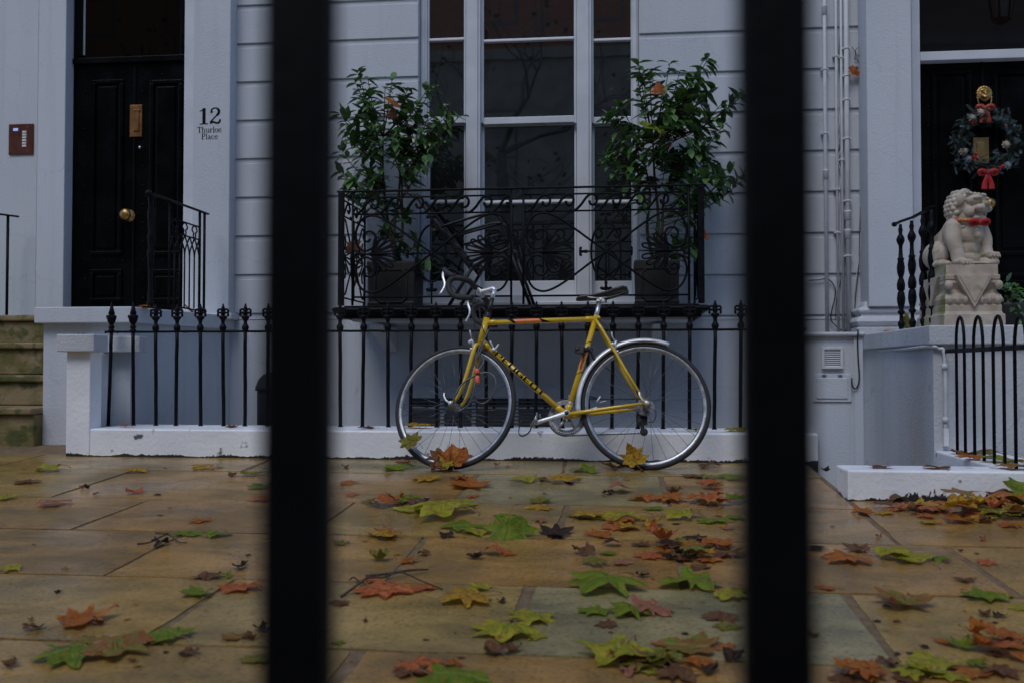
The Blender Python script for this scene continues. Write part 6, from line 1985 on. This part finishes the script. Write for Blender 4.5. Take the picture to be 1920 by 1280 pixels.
def leaf_mesh(colr, form, var):
    key = (colr, form, var)
    if key in LEAFMESH: return LEAFMESH[key]
    rnd = random.Random(sum(map(ord, form)) * 13 + var * 101)
    # every leaf form gets lobes of its own length, a skew and sometimes a torn or short lobe
    tipw = {i: rnd.uniform(.80, 1.18) for i in range(len(OUT2))}
    def lobe(i):
        n0 = len(OUT2); return sum(tipw[(i + d) % n0] for d in (-2, -1, 0, 1, 2)) / 5
    skew = rnd.uniform(-.12, .12)
    tear = rnd.choice([None, None, rnd.randint(4, len(OUT2) - 5)])
    O3 = []
    for i, (x, y) in enumerate(OUT2):
        k = lobe(i) ** 1.6
        if tear is not None and abs(i - tear) <= 1: k *= .62
        O3.append(((x + skew * y) * k, .26 + (y - .26) * k))
    nO = len(O3)
    # finer outline with small teeth
    out = []
    for i in range(nO):
        a = Vector((*O3[i],)); b_ = Vector((*O3[(i + 1) % nO],))
        out.append(a * 1.0)
        mid = (a + b_) / 2
        nrm = Vector(((b_ - a).y, -(b_ - a).x))
        out.append(mid + nrm * rnd.uniform(-.12, .06))
    cx, cy = 0, .26
    vs = []; vein = []
    rings = (1.0, .8, .58, .36, .16)
    asym = rnd.uniform(-.08, .08)
    for k, f in enumerate(rings):
        for p in out:
            vs.append([cx + (p.x - cx) * f * (1 + asym * (p.x > 0)), cy + (p.y - cy) * f])
    vs.append([cx, cy])
    n = len(out)
    fs = []
    for k in range(len(rings) - 1):
        for i in range(n):
            j = (i + 1) % n
            fs.append((k * n + i, k * n + j, (k + 1) * n + j, (k + 1) * n + i))
    e = len(vs) - 1
    for i in range(n): fs.append(((len(rings) - 1) * n + i, (len(rings) - 1) * n + (i + 1) % n, e))
    # veins towards the five lobe tips
    lobes = [(0, 1.02), (.54, .66), (-.54, .66), (.68, .17), (-.68, .17)]
    for v in vs:
        d = 9
        for lx, ly in lobes:
            t = max(0, min(1, (v[0] * lx + v[1] * ly) / (lx * lx + ly * ly)))
            d = min(d, math.hypot(v[0] - lx * t, v[1] - ly * t))
        vein.append(max(0, 1 - d / .05))
    ph = [rnd.uniform(0, 6.28) for _ in range(5)]
    am = {'flat': .035, 'wavy': .085, 'cup': .05, 'tent': .05, 'arch': .05, 'crumple': .12}[form]
    P3 = []
    for x, y in vs:
        r_ = math.hypot(x, y - .26)
        z = am * (math.sin(5 * x + ph[0]) * math.cos(4 * y + ph[1]) + .6 * math.sin(9 * x + 7 * y + ph[2]) * r_) + .09 * (r_ ** 1.5) * math.sin(math.atan2(y - .26, x) * 3 + ph[3])
        if form == 'cup': z += .36 * r_ ** 2.0
        elif form == 'tent':
            z -= .50 * abs(x) - .1 * (y - .3) ** 2
        elif form == 'arch': z -= .40 * (y - .35) ** 2 + .20 * x * x
        elif form == 'crumple':
            a = 2.6 * x; x = math.sin(a) * .34; z = z * .8 + (1 - math.cos(a)) * .20 + .08 * math.sin(6 * y + ph[4])
            y = y * .8
        # midrib crease
        z += .05 * min(1, abs(x) / .06)
        P3.append((x, y, z))
    zmin = min(p[2] for p in P3)
    me = bpy.data.meshes.new('leaf')
    allv = [(p[0], p[1] - .3, p[2] - zmin + .01) for p in P3]
    b0 = len(allv)
    # stalk
    st0 = Vector(allv[0]); ang = rnd.uniform(-.5, .5); Ls = rnd.uniform(.35, .62)
    cs = [st0, st0 + Vector((math.sin(ang) * Ls * .5, -Ls * .5, .03)), st0 + Vector((math.sin(ang * 1.6) * Ls, -Ls * .95, max(.0, .02 - st0.z)))]
    cs[2].z = max(.012, cs[2].z * .3); cs = catmull(cs, 4)
    mbs = MB(); mbs.tube(cs, [.012] * (len(cs) - 1) + [.02], 5)
    me.from_pydata(allv + [tuple(v) for v in mbs.v], [], fs + [[i + b0 for i in f] for f in mbs.f])
    uvl = me.uv_layers.new(name='UVMap')
    pts2 = vs + [[0, 0]] * len(mbs.v)
    for lp_ in me.loops:
        q = pts2[lp_.vertex_index]; uvl.data[lp_.index].uv = (q[0], q[1])
    a = me.attributes.new('vein', 'FLOAT', 'POINT'); a.data.foreach_set('value', vein + [0.0] * len(mbs.v))
    me.materials.append(LM[colr]); me.materials.append(STALK)
    me.polygons.foreach_set('use_smooth', [True] * len(me.polygons))
    me.polygons.foreach_set('material_index', [0] * len(fs) + [1] * len(mbs.f))
    me.update()
    LEAFMESH[key] = me
    return me


# px, py, width in px, colour, form  (base point of the leaf on the paving as seen in the photograph)
LV = """
92 882 60 lime wavy|52 905 50 brown flat|8 936 55 lime wavy|102 947 66 pink arch|256 884 42 yellow wavy|386 877 62 yellow arch|160 916 22 dark crumple|252 925 46 red crumple|436 893 26 brown crumple|474 890 52 olive cup|486 914 46 green flat|490 939 46 red arch|376 977 52 orange arch|352 1002 55 green flat|408 1004 62 green arch|300 1022 40 dark crumple|18 1068 50 lime arch|448 1066 36 dark crumple|390 1083 52 brown wavy|424 1080 30 green crumple|370 1114 70 green cup|450 1104 82 red flat|148 1168 112 orange cup|182 1172 40 brown crumple|62 1180 44 brown crumple|440 1196 58 mixed cup|466 1200 36 brown crumple|488 1182 40 dark crumple|215 1214 150 mixed wavy|130 1232 125 green wavy|322 1196 95 green wavy|350 1226 50 brown crumple|18 1250 40 brown crumple|484 1238 60 olive flat
742 878 72 green wavy|757 866 32 orange flat|648 877 22 brown crumple|655 906 42 orange flat|659 928 34 red arch|800 899 62 yellow flat|884 910 84 orange cup|862 905 36 brown crumple|886 931 30 red arch|988 900 78 lime wavy|692 944 44 olive arch|714 949 52 red tent|762 940 72 green arch|778 943 44 brown arch|800 940 20 dark crumple|832 966 140 lime arch|770 958 60 lime flat|872 948 50 green flat|868 992 84 green arch|898 1000 60 lime flat|835 1005 40 dark crumple|716 1006 78 yellow wavy|730 1000 52 pink cup|641 1019 36 olive flat|713 1051 48 olive crumple|768 1053 42 orange arch|795 1040 30 brown crumple|924 1038 42 red tent|952 1038 34 red flat|893 1047 34 dark crumple|722 1108 118 red wavy|690 1090 40 red arch|790 1106 60 red flat|875 1124 116 yellow arch|905 1104 44 lime cup|940 1129 26 dark crumple|952 1188 138 lime wavy|1000 1162 96 lime wavy|926 1226 62 brown crumple|962 1222 40 brown crumple|640 1132 42 brown flat|782 1252 90 red wavy|848 1276 150 green wavy|846 1250 34 orange tent|634 1206 30 green flat|770 1266 60 brown wavy
1100 883 70 green wavy|1152 878 56 brown cup|1048 902 86 yellow wavy|1066 908 30 dark crumple|1014 942 46 olive cup|1012 952 60 yellow flat|1160 922 44 pink tent|1140 926 26 dark crumple|1206 936 66 orange arch|1254 938 66 orange arch|1264 925 34 brown crumple|1324 941 60 yellow flat|1328 907 52 red arch|1334 916 36 red tent|1326 896 44 olive arch|1372 897 60 green arch|1302 893 50 brown flat|1328 876 46 brown wavy|1014 977 38 pink arch|1042 1003 74 dark cup|1090 969 66 olive flat|1166 972 96 lime arch|1226 955 42 green flat|1282 970 84 lime arch|1338 978 72 green arch|1366 992 30 pink flat|1380 972 46 green flat|1124 1004 60 orange cup|1158 990 60 red flat|1230 994 46 yellow flat|1148 1022 30 dark tent|1204 1022 40 brown cup|1094 1038 54 brown crumple|1140 1038 36 green flat|1114 1058 60 olive arch|1164 1056 40 pink flat|1216 1044 62 red arch|1260 1030 46 red crumple|1258 1048 32 dark crumple|1288 1050 52 brown cup|1300 1018 60 olive wavy|1282 1034 46 yellow tent|1318 1010 24 orange flat|1346 1024 74 orange wavy|1364 1044 60 brown wavy|1328 1052 56 orange arch|1310 1066 50 brown flat|1206 1080 34 dark crumple|1130 1100 144 green arch|1300 1096 124 green wavy|1366 1119 76 lime flat|1388 1108 46 olive flat|1116 1148 70 green wavy|1176 1150 84 green arch|1216 1146 104 pink wavy|1140 1172 50 brown flat|1352 1160 70 brown arch|1366 1176 54 olive flat|1014 1158 46 lime flat|1296 1214 128 mixed cup|1006 1196 40 lime flat|1360 1216 50 orange wavy|1160 1236 150 lime wavy|1250 1234 76 olive wavy|1176 1262 50 pink crumple|1268 1268 84 brown wavy|1330 1262 52 dark crumple|1376 1236 56 dark crumple|1226 1262 44 lime flat|1252 1248 36 brown crumple
1618 962 52 orange wavy|1656 962 46 yellow flat|1676 956 42 red arch|1684 942 36 brown tent|1714 950 54 yellow cup|1758 954 62 orange arch|1822 956 70 lime wavy|1860 962 82 lime wavy|1878 942 84 orange wavy|1908 936 70 green wavy|1846 974 60 yellow wavy|1892 986 50 orange arch|1910 966 50 lime wavy|1846 980 34 brown crumple|1720 964 22 dark crumple|1746 981 44 yellow flat|1740 971 34 red cup|1530 1030 44 dark arch|1612 1032 54 brown cup|1590 1052 96 orange arch|1672 1042 80 lime wavy|1712 1050 92 lime cup|1762 1050 42 green arch|1704 1042 26 dark crumple|1850 1056 42 red flat|1808 1089 40 brown cup|1552 1104 44 orange flat|1694 1130 124 mixed cup|1846 1120 88 green wavy|1910 1140 40 lime flat|1846 1154 34 brown crumple|1874 1156 30 dark crumple|1662 1140 16 dark crumple|1774 1206 40 orange flat|1804 1214 52 green cup|1888 1208 66 red wavy|1902 1214 50 orange wavy|1864 1228 40 brown wavy|1744 1246 116 lime wavy|1624 1264 88 orange wavy|1664 1246 46 brown crumple|1820 1266 84 orange wavy|1828 1248 44 green arch|1780 1268 80 lime wavy|1580 1276 60 brown wavy|1526 1192 34 brown crumple|1548 884 22 dark crumple|1880 1262 70 brown wavy|1700 1274 60 brown flat
"""
EXTRA = []   # (px, py, width, colour, form, depth, height of what it lies on, note)
rl = random.Random(77)
items = []
for ln in LV.strip().split('\n'):
    for it in ln.split('|'):
        a = it.split()
        items.append((float(a[0]), float(a[1]), float(a[2]), a[3], a[4]))
for _ in range(80):      # crumbs and scraps of leaf between the big ones
    px, py = rl.choice([(rl.uniform(640, 1390), rl.uniform(872, 1270)), (rl.uniform(900, 1390), rl.uniform(872, 1000)), (rl.uniform(1530, 1910), rl.uniform(985, 1260)), (rl.uniform(10, 490), rl.uniform(870, 1260))])
    items.append((px, py, rl.uniform(8, 19), rl.choice(['dark', 'brown', 'brown', 'red', 'yellow', 'orange']), rl.choice(['crumple', 'flat', 'wavy'])))


PILE = {}
def pile(cx, cy, rx, ry, n, w0, w1, cols, zmax):
    for _ in range(n):
        a = rl.uniform(0, 2 * PI); q = math.sqrt(rl.random())
        px, py = cx + rx * q * math.cos(a), cy + ry * q * math.sin(a)
        PILE[len(items)] = rl.uniform(.003, zmax)
        items.append((px, py, rl.uniform(w0, w1), rl.choice(cols), rl.choice(['wavy', 'arch', 'cup', 'flat', 'crumple'])))
pile(1850, 962, 80, 22, 16, 44, 84, ['orange', 'lime', 'yellow', 'red', 'brown', 'mixed'], .05)
pile(1715, 955, 70, 8, 7, 34, 56, ['orange', 'red', 'brown', 'yellow'], .02)
pile(1300, 1038, 75, 24, 10, 40, 70, ['brown', 'red', 'orange', 'olive', 'dark', 'yellow'], .03)
pile(1340, 925, 45, 34, 6, 36, 60, ['red', 'brown', 'orange', 'green'], .02)
pile(1180, 985, 110, 20, 5, 36, 66, ['brown', 'orange', 'yellow', 'lime'], .012)
pile(1880, 1215, 60, 26, 6, 50, 80, ['red', 'orange', 'brown'], .03)
pile(1680, 1265, 90, 18, 5, 60, 95, ['orange', 'brown', 'lime'], .02)
pile(1250, 1250, 110, 20, 5, 50, 84, ['brown', 'orange', 'olive'], .015)
pile(800, 945, 90, 12, 3, 34, 54, ['brown', 'orange', 'dark'], .008)


def zone(px, py):
    if px < 500: return 'on ' + ('far' if py < 960 else 'middle' if py < 1100 else 'near') + ' paving left of both bars'
    if px > 1400: return 'on ' + ('far' if py < 960 else 'middle' if py < 1100 else 'near') + ' paving right of both bars'
    side = 'left' if px < 900 else 'right' if px > 1150 else 'middle'
    if py < 900: return 'under the bicycle, ' + side
    if py < 960: return 'in front of the bicycle, ' + side
    if py < 1010: return 'on the third slab row, ' + side
    return ('on middle paving between the bars, ' if py < 1100 else 'on near paving between the bars, ') + side


NSCR0 = len(items) - 80 - len(PILE)
recs = []
scraps = []
for ix, (px, py, wd, colr, form) in enumerate(items):
    p = G(px, py)
    Zd = (p - CAM).dot(_cf)
    size = wd * Zd / FPX / 1.24
    if form == 'crumple': size *= 1.25
    if form in ('tent',): size *= 1.15
    me = leaf_mesh(colr, form, rl.randint(0, 4))
    o = bpy.data.objects.new('fallen_leaf', me)
    lift = PILE.get(ix, 0)
    o.location = (p.x, p.y, p.z + .001 + lift + rl.uniform(0, .002))
    yaw_ = rl.uniform(0, 2 * PI)
    if form == 'tent': yaw_ = rl.uniform(-.4, .4) + PI
    o.rotation_euler = Euler((math.atan(SLOPE) + rl.uniform(-.03, .10), rl.uniform(-.05, .05), 0), 'XYZ')
    o.rotation_euler = (Matrix.Rotation(math.atan(SLOPE), 3, 'X') @ Euler((rl.uniform(-.04, .04), rl.uniform(-.04, .04), yaw_)).to_matrix()).to_euler()
    o.scale = (size * rl.uniform(.88, 1.1), size * rl.uniform(.88, 1.1), size * (rl.uniform(.55, .95) if form != 'tent' else 1.0))
    if NSCR0 <= ix < NSCR0 + 80:
        scraps.append(o); continue
    COL.objects.link(o)
    fw = {'flat': 'flat', 'wavy': 'wavy', 'cup': 'cupped', 'tent': 'folded', 'arch': 'arched', 'crumple': 'shrivelled'}[form]
    sw = 'tiny' if wd < 20 else 'small' if wd < 48 else '' if wd < 80 else 'large'
    recs.append([o, px, py, f'{sw} {fw} {WORDS[colr]} plane leaf {zone(px, py)}'.replace('withered plane', 'plane').strip()])
# the crumbs of broken leaf that nobody could count, as one object
lit = bmesh.new(); lmats = []
for o in scraps:
    m_ = o.data.materials[0]
    if m_.name not in [q.name for q in lmats]: lmats.append(m_)
    k_ = [q.name for q in lmats].index(m_.name)
    n0 = len(lit.faces)
    lit.from_mesh(o.data); lit.faces.ensure_lookup_table(); lit.verts.ensure_lookup_table()
    M4 = Matrix.LocRotScale(o.location, o.rotation_euler, o.scale)
    vs_ = set()
    for f_ in lit.faces[n0:]:
        f_.material_index = k_
        vs_.update(f_.verts)
    for v_ in vs_: v_.co = M4 @ v_.co
    bpy.data.objects.remove(o)
lme = bpy.data.meshes.new('leaf_litter'); lit.to_mesh(lme); lit.free()
for q in lmats: lme.materials.append(q)
lo = bpy.data.objects.new('leaf_litter', lme); COL.objects.link(lo)
tag(lo, 'crumbs of broken brown leaf scattered between the big leaves on the paving', 'leaf litter', kind='stuff')
# leaves caught on the wheels, plinth, kerb and landings
def place(p, size, colr, form, rot, label, name='fallen_leaf'):
    me = leaf_mesh(colr, form, rl.randint(0, 2))
    o = bpy.data.objects.new(name, me); o.location = p; o.rotation_euler = rot; o.scale = (size,) * 3
    COL.objects.link(o); tag(o, label, 'leaf', 'fallen plane leaves'); return o
Yq = lambda px, py, Y: at(px, py, Y)
def standing(px, py, Y, wpx, colr, form, spin, tilt, label):
    p = at(px, py, Y); s = wpx * (p - CAM).dot(_cf) / FPX / 1.7
    M = Matrix.Rotation(R(tilt), 3, 'X') @ Matrix.Rotation(R(spin), 3, 'Z')
    return place(p, s, colr, form, M.to_euler(), label)
standing(848, 862, 5.045, 78, 'orange', 'wavy', 10, 66, 'upright orange leaf caught at the bottom of the front wheel')
standing(826, 862, 5.06, 66, 'brown', 'wavy', 150, 60, 'crumpled brown leaf wedged low in the front wheel beside the orange one')
standing(838, 866, 5.03, 44, 'lime', 'flat', -70, 52, 'small yellow-green leaf in front of the leaves in the front wheel')
standing(862, 856, 5.10, 58, 'orange', 'flat', -30, 74, 'pointed orange leaf standing behind the others inside the front wheel')
standing(956, 1000, G(956, 1003).y, 122, 'green', 'tent', 175, 48, 'bright green leaf folded along its midrib and propped up in front of the bicycle')
standing(770, 830, 5.10, 66, 'olive', 'wavy', 80, 35, 'olive leaf stuck across the front tyre on its left edge')
standing(1190, 861, 5.15, 66, 'yellow', 'cup', 20, 64, 'golden leaf standing at the bottom of the rear wheel')
standing(1166, 868, 5.22, 40, 'brown', 'wavy', 20, 20, 'brown leaf on the ground just behind the rear wheel bottom')
for (px, py, Y, wpx, colr, form, lab) in ((785, 803.5, 5.68, 54, 'yellow', 'arch', 'yellow leaf lying on the white plinth seen through the front wheel'), (236, 795.5, 5.62, 26, 'orange', 'arch', 'small orange leaf on the plinth between the first two railing bars'), (436, 796, 5.62, 26, 'brown', 'cup', 'small brown leaf on the plinth left of the black bin'), (690, 801, 5.62, 36, 'brown', 'flat', 'flat brown leaf on the plinth right of the left foreground bar'), (1302, 801.5, 5.62, 30, 'olive', 'wavy', 'olive leaf on the plinth behind the rear tyre'), (1378, 802, 5.60, 46, 'lime', 'arch', 'yellow-green leaf on the plinth left of the right foreground bar'), (1393, 800, 5.70, 30, 'olive', 'cup', 'olive leaf at the plinth back edge beside the right foreground bar')):
    p = at(px, py, Y); p.z = PZT + .001; s = wpx * (p - CAM).dot(_cf) / FPX / 1.25
    place(p, s, colr, form, (0, 0, rl.uniform(0, 6)), lab)
for (px, py, Y, wpx, colr, form, lab) in ((1650, 873.5, 4.50, 46, 'brown', 'flat', 'dark red-brown leaf lying on the white kerb, the left one of two'), (1756, 877, 4.48, 54, 'brown', 'flat', 'dark red-brown leaf lying on the white kerb, the right one of two')):
    p = at(px, py, Y); p.z = zkt + .001; s = wpx * (p - CAM).dot(_cf) / FPX / 1.25
    place(p, s, colr, form, (0, 0, rl.uniform(0, 6)), lab)
for (px, Y, wpx, colr, form, lab) in ((1796, 5.3, 34, 'brown', 'cup', 'curled brown leaf on the side kerb at the foot of the first hoop'), (1812, 5.15, 44, 'orange', 'cup', 'upright orange leaf on the side kerb between the first hoops'), (1818, 4.98, 52, 'orange', 'arch', 'drooping orange leaf hanging over the side kerb edge'), (1846, 5.1, 60, 'olive', 'arch', 'broad olive leaf on the side kerb behind the second hoop'), (1872, 4.85, 72, 'lime', 'wavy', 'long yellow-green leaf on the side kerb under the third hoop'), (1905, 4.7, 60, 'olive', 'wavy', 'olive leaf behind the hoops at the right edge'), (1900, 4.5, 66, 'mixed', 'wavy', 'green and red leaf on the corner of the white kerb'), (1842, 5.32, 40, 'brown', 'wavy', 'brown leaf against the landing wall behind the hoops')):
    p = at(px, 800, Y); p.z = zkt + .002; s = wpx * (p - CAM).dot(_cf) / FPX / 1.25
    place(p, s, colr, form, (rl.uniform(0, .2), 0, rl.uniform(0, 6)), lab)
p = at(1905, 905, 4.36); place(Vector((p.x + .03, p.y - .02, gz(p.y) + .04)), .15, 'green', 'wavy', (R(38), 0, R(30)), 'big green leaf leaning on the kerb front at the right edge')
p = at(1672, 615, 6.8); p.z = zk1 + .002; place(p, .09, 'orange', 'arch', (0, 0, 1), 'orange leaf by the foot of the square column')
p = at(1702, 600, 6.5); p.z = zk1 + .03; place(p, .16, 'olive', 'wavy', (R(70), 0, 1), 'olive leaf standing among the balusters beside the lion')
p = at(272, 577, 6.02); p.z = zl0 + .002; place(p, .075, 'orange', 'arch', (0, 0, 2), 'orange leaf on the landing edge left of the arched railing')
p = at(357, 580, 6.62); p.z = zl0 + .006; place(p, .09, 'orange', 'cup', (R(40), 0, 2), 'orange leaf on the landing under the arched railing')
p = at(1600, 135, 7.06); place(p, .075, 'red', 'wavy', (R(80), 0, R(25)), 'withered red leaf caught on the thick wall pipe')
p = at(735, 195, 6.62); place(p, .10, 'orange', 'wavy', (R(50), 0, R(60)), 'orange plane leaf caught high in the left shrub')
p = at(735, 214, 6.66); place(p, .08, 'brown', 'wavy', (R(80), 0, R(160)), 'brown plane leaf hanging under the orange one in the left shrub')
p = at(1222, 245, 6.52); place(p, .17, 'green', 'wavy', (R(35), 0, R(50)), 'broad green plane leaf caught in the right shrub')
p = at(1234, 172, 6.6); place(p, .075, 'red', 'tent', (R(80), 0, R(10)), 'small red leaf caught in the top of the right shrub')
p = at(664, 466, 6.56); place(p, .11, 'brown', 'cup', (R(60), 0, R(-20)), 'brown leaf stuck behind the left palmette of the balcony')
p = at(1321, 446, 6.5); place(p, .06, 'red', 'cup', (R(70), 0, R(60)), 'red leaf caught on the right corner post of the balcony')
p = at(1543, 592, 6.9); p.z = .705 + .01; place(p, .09, 'dark', 'crumple', (R(20), 0, 0), 'dark leaf scrap on top of the meter cupboard')
p = at(152, 622, 5.6); p.z = Z_(150, 626.5, YP - .05) + .001; place(p, .05, 'dark', 'crumple', (0, 0, .4), 'dark leaf scrap lying on the cap of the left pier')
# unique labels: within a group of look-alikes say which one it is
from collections import defaultdict
grp = defaultdict(list)
for r_ in recs: grp[r_[3]].append(r_)
ORD = ['first', 'second', 'third', 'fourth', 'fifth', 'sixth', 'seventh', 'eighth']
NUM = ['', 'one', 'two', 'three', 'four', 'five', 'six', 'seven', 'eight']
for lab, rs in grp.items():
    rs.sort(key=lambda q: q[1])
    for i, q in enumerate(rs):
        tx = lab
        if 1 < len(rs) <= 8: tx = lab + (', leftmost of ' + NUM[len(rs)] if i == 0 else ', rightmost of ' + NUM[len(rs)] if i == len(rs) - 1 else f', {ORD[i]} from left')
        tag(q[0], tx, 'leaf', 'fallen plane leaves')

# ------------------------------------------------------------------ twigs
def twig(pts, r_, label):
    c = [G(x, y) + Vector((0, 0, r_ + h)) for x, y, h in pts]
    mb = MB(); mb.tube(catmull(c, 4), [r_ * (1.1 - .6 * i / (4 * len(c))) for i in range(4 * (len(c) - 1) + 1)], 6)
    return mb
t = twig([(686, 1082, .0), (730, 1083, .01), (770, 1078, .012), (802, 1072, .004)], .0045, '')
tag(t.build('twig', TWIG, loc=G(745, 1080)), 'straight dark twig lying across the big rust red leaf', 'twig', 'twigs on the paving')
t = twig([(640, 1120, .0), (660, 1112, .01), (676, 1100, .01), (690, 1094, .015), (720, 1096, .02), (750, 1086, .02), (790, 1098, .012), (830, 1106, 0)], .0036, '')
t2 = twig([(676, 1100, .01), (664, 1090, .01), (655, 1088, .0)], .003, ''); t.add(t2.v, t2.f)
tag(t.build('twig', TWIG, loc=G(740, 1100)), 'crooked forked twig in front of the straight twig', 'twig', 'twigs on the paving')
t = twig([(258, 1020, 0), (280, 1022, .008), (305, 1016, .02), (318, 1012, .015), (335, 1020, .006), (350, 1018, 0)], .0032, '')
t2 = twig([(292, 1010, .02), (305, 1012, .02), (316, 1008, .015)], .003, ''); t.add(t2.v, t2.f)
tag(t.build('twig', TWIG, loc=G(300, 1018)), 'short knobbly twig in the middle of the left paving', 'twig', 'twigs on the paving')

# ------------------------------------------------------------------ across the street, seen in the window glass
opp = thing('brick_terrace', 'brown brick terrace with pale stone ground floor mirrored in the window glass', 'house', (-2, -13, zr))
BRICK = None
m = bpy.data.materials.new('brickwork'); m.use_nodes = True
n = m.node_tree; L = n.links
bt = n.nodes.new('ShaderNodeTexBrick'); tc = n.nodes.new('ShaderNodeTexCoord'); mp = n.nodes.new('ShaderNodeMapping')
mp.inputs['Rotation'].default_value = (PI / 2, 0, 0); L.new(tc.outputs['Object'], mp.inputs[0]); L.new(mp.outputs[0], bt.inputs[0])
bt.inputs['Color1'].default_value = (.42, .13, .05, 1); bt.inputs['Color2'].default_value = (.30, .085, .04, 1); bt.inputs['Mortar'].default_value = (.22, .18, .14, 1)
bt.inputs['Scale'].default_value = 4.4; L.new(bt.outputs[0], n.nodes['Principled BSDF'].inputs[0]); n.nodes['Principled BSDF'].inputs['Roughness'].default_value = .8
OPF = pm('weathered_frame', (.10, .10, .10), (.14, .14, .14), 5, .6)
STONE = pm('bath_stone', (.21, .195, .165), (.32, .295, .25), 2, .8, .9, .3, 20)
mb = MB(); mb.box(-26, 22, -22, -13, 9.2, 13.2); mb.build('upper_wall', m, opp)
mb = MB(); mb.box(-26, 22, -22, -12.95, zr, 9.2); mb.box(-26, 22, -22, -12.8, 4.55, 4.9); mb.box(-26, 22, -22, -12.8, 9.05, 9.35); mb.box(-26, 22, -22, -12.7, 13.2, 13.6); mb.build('ground_floor_wall', STONE, opp)
for lvl, (z0_, z1_) in enumerate(((.7, 3.2), (5.2, 7.6), (10.2, 12.2))):
    for i in range(16):
        x = -24.2 + i * 2.95
        mb = MB(); yy = -12.93 if lvl < 2 else -12.98
        mb.box(x - .7, x + .7, yy - .04, yy, z0_ - .08, z0_); mb.box(x - .7, x + .7, yy - .04, yy, z1_, z1_ + .08); mb.box(x - .7, x - .62, yy - .04, yy, z0_, z1_); mb.box(x + .62, x + .7, yy - .04, yy, z0_, z1_); mb.box(x - .62, x + .62, yy - .04, yy, (z0_ + z1_) / 2 - .03, (z0_ + z1_) / 2 + .03)
        wo = mb.build('window', OPF, opp)
        mb = MB(); mb.box(x - .62, x + .62, yy - .06, yy - .035, z0_, z1_); mb.build('pane', GLASS, wo)


def street_tree(x, y, label, seed, lean=0.0, h=7.5, r0=.17):
    rnd = random.Random(seed)
    t = thing('plane_tree', label, 'tree', (x, y, zr), group=None)
    mb = MB(); tips = []
    base = Vector((x, y, zr - .05))
    trunk = catmull([base, base + Vector((lean * .3, 0, 1.6)), base + Vector((lean * .6 + .05, 0, 3.4)), base + Vector((lean, .1, 5.2))], 5)
    mb.tube(trunk, [r0 * 1.25 - r0 * .55 * i / len(trunk) for i in range(len(trunk))], 12)
    def grow(p, d, L_, r_, lv):
        e = p + d * L_
        mid = p + d * (L_ * .5) + Vector((rnd.uniform(-.12, .12), rnd.uniform(-.12, .12), rnd.uniform(-.02, .12))) * L_
        c = catmull([p, mid, e], 4)
        mb.tube(c, [r_ - r_ * .45 * i / len(c) for i in range(len(c))], 7)
        if lv == 0:
            tips.append(e); return
        for k in range(rnd.randint(2, 3)):
            nd_ = (d + Vector((rnd.uniform(-.8, .8), rnd.uniform(-.8, .8), rnd.uniform(-.25, .55)))).normalized()
            grow(e if k else c[len(c) * 2 // 3], nd_, L_ * rnd.uniform(.6, .8), r_ * .55, lv - 1)
    for k, q in enumerate((6, 8, 10, 12, 14, 15, 15)):
        a = rnd.uniform(0, 2 * PI)
        grow(trunk[q], Vector((math.cos(a), math.sin(a) * .7, rnd.uniform(.3, .9))).normalized(), rnd.uniform(1.2, 1.9), r0 * .42, 3)
    mb.build('trunk', BARK, t)
    lf = MB()
    for e in tips:
        for k in range(1):
            p = e + Vector((rnd.gauss(0, .22), rnd.gauss(0, .22), rnd.gauss(0, .2)))
            d = Vector((rnd.uniform(-1, 1), rnd.uniform(-1, 1), rnd.uniform(-1, .2))).normalized(); s = d.orthogonal().normalized() * .05
            lf.add([p, p + d * .05 + s, p + d * .13, p + d * .05 - s], [(0, 1, 2, 3)])
    lf.build('crown', AUT, t)


AUT = pm('autumn_leaves', (.05, .045, .015), (.07, .035, .012), 6, .6)
street_tree(-2.1, -4.8, 'bare plane tree across the road with a leaning bough, mirrored in the middle pane', 3, -.25, r0=.15)
street_tree(4.6, -6.5, 'bare plane tree mirrored in the fanlight and right-hand panes', 8, .5, r0=.16)
street_tree(-9.0, -6.0, 'bare plane tree mirrored toward the left-hand panes', 15, .2, r0=.18)
# bough that crosses the top of the middle and right panes in the reflection belongs to the nearest tree
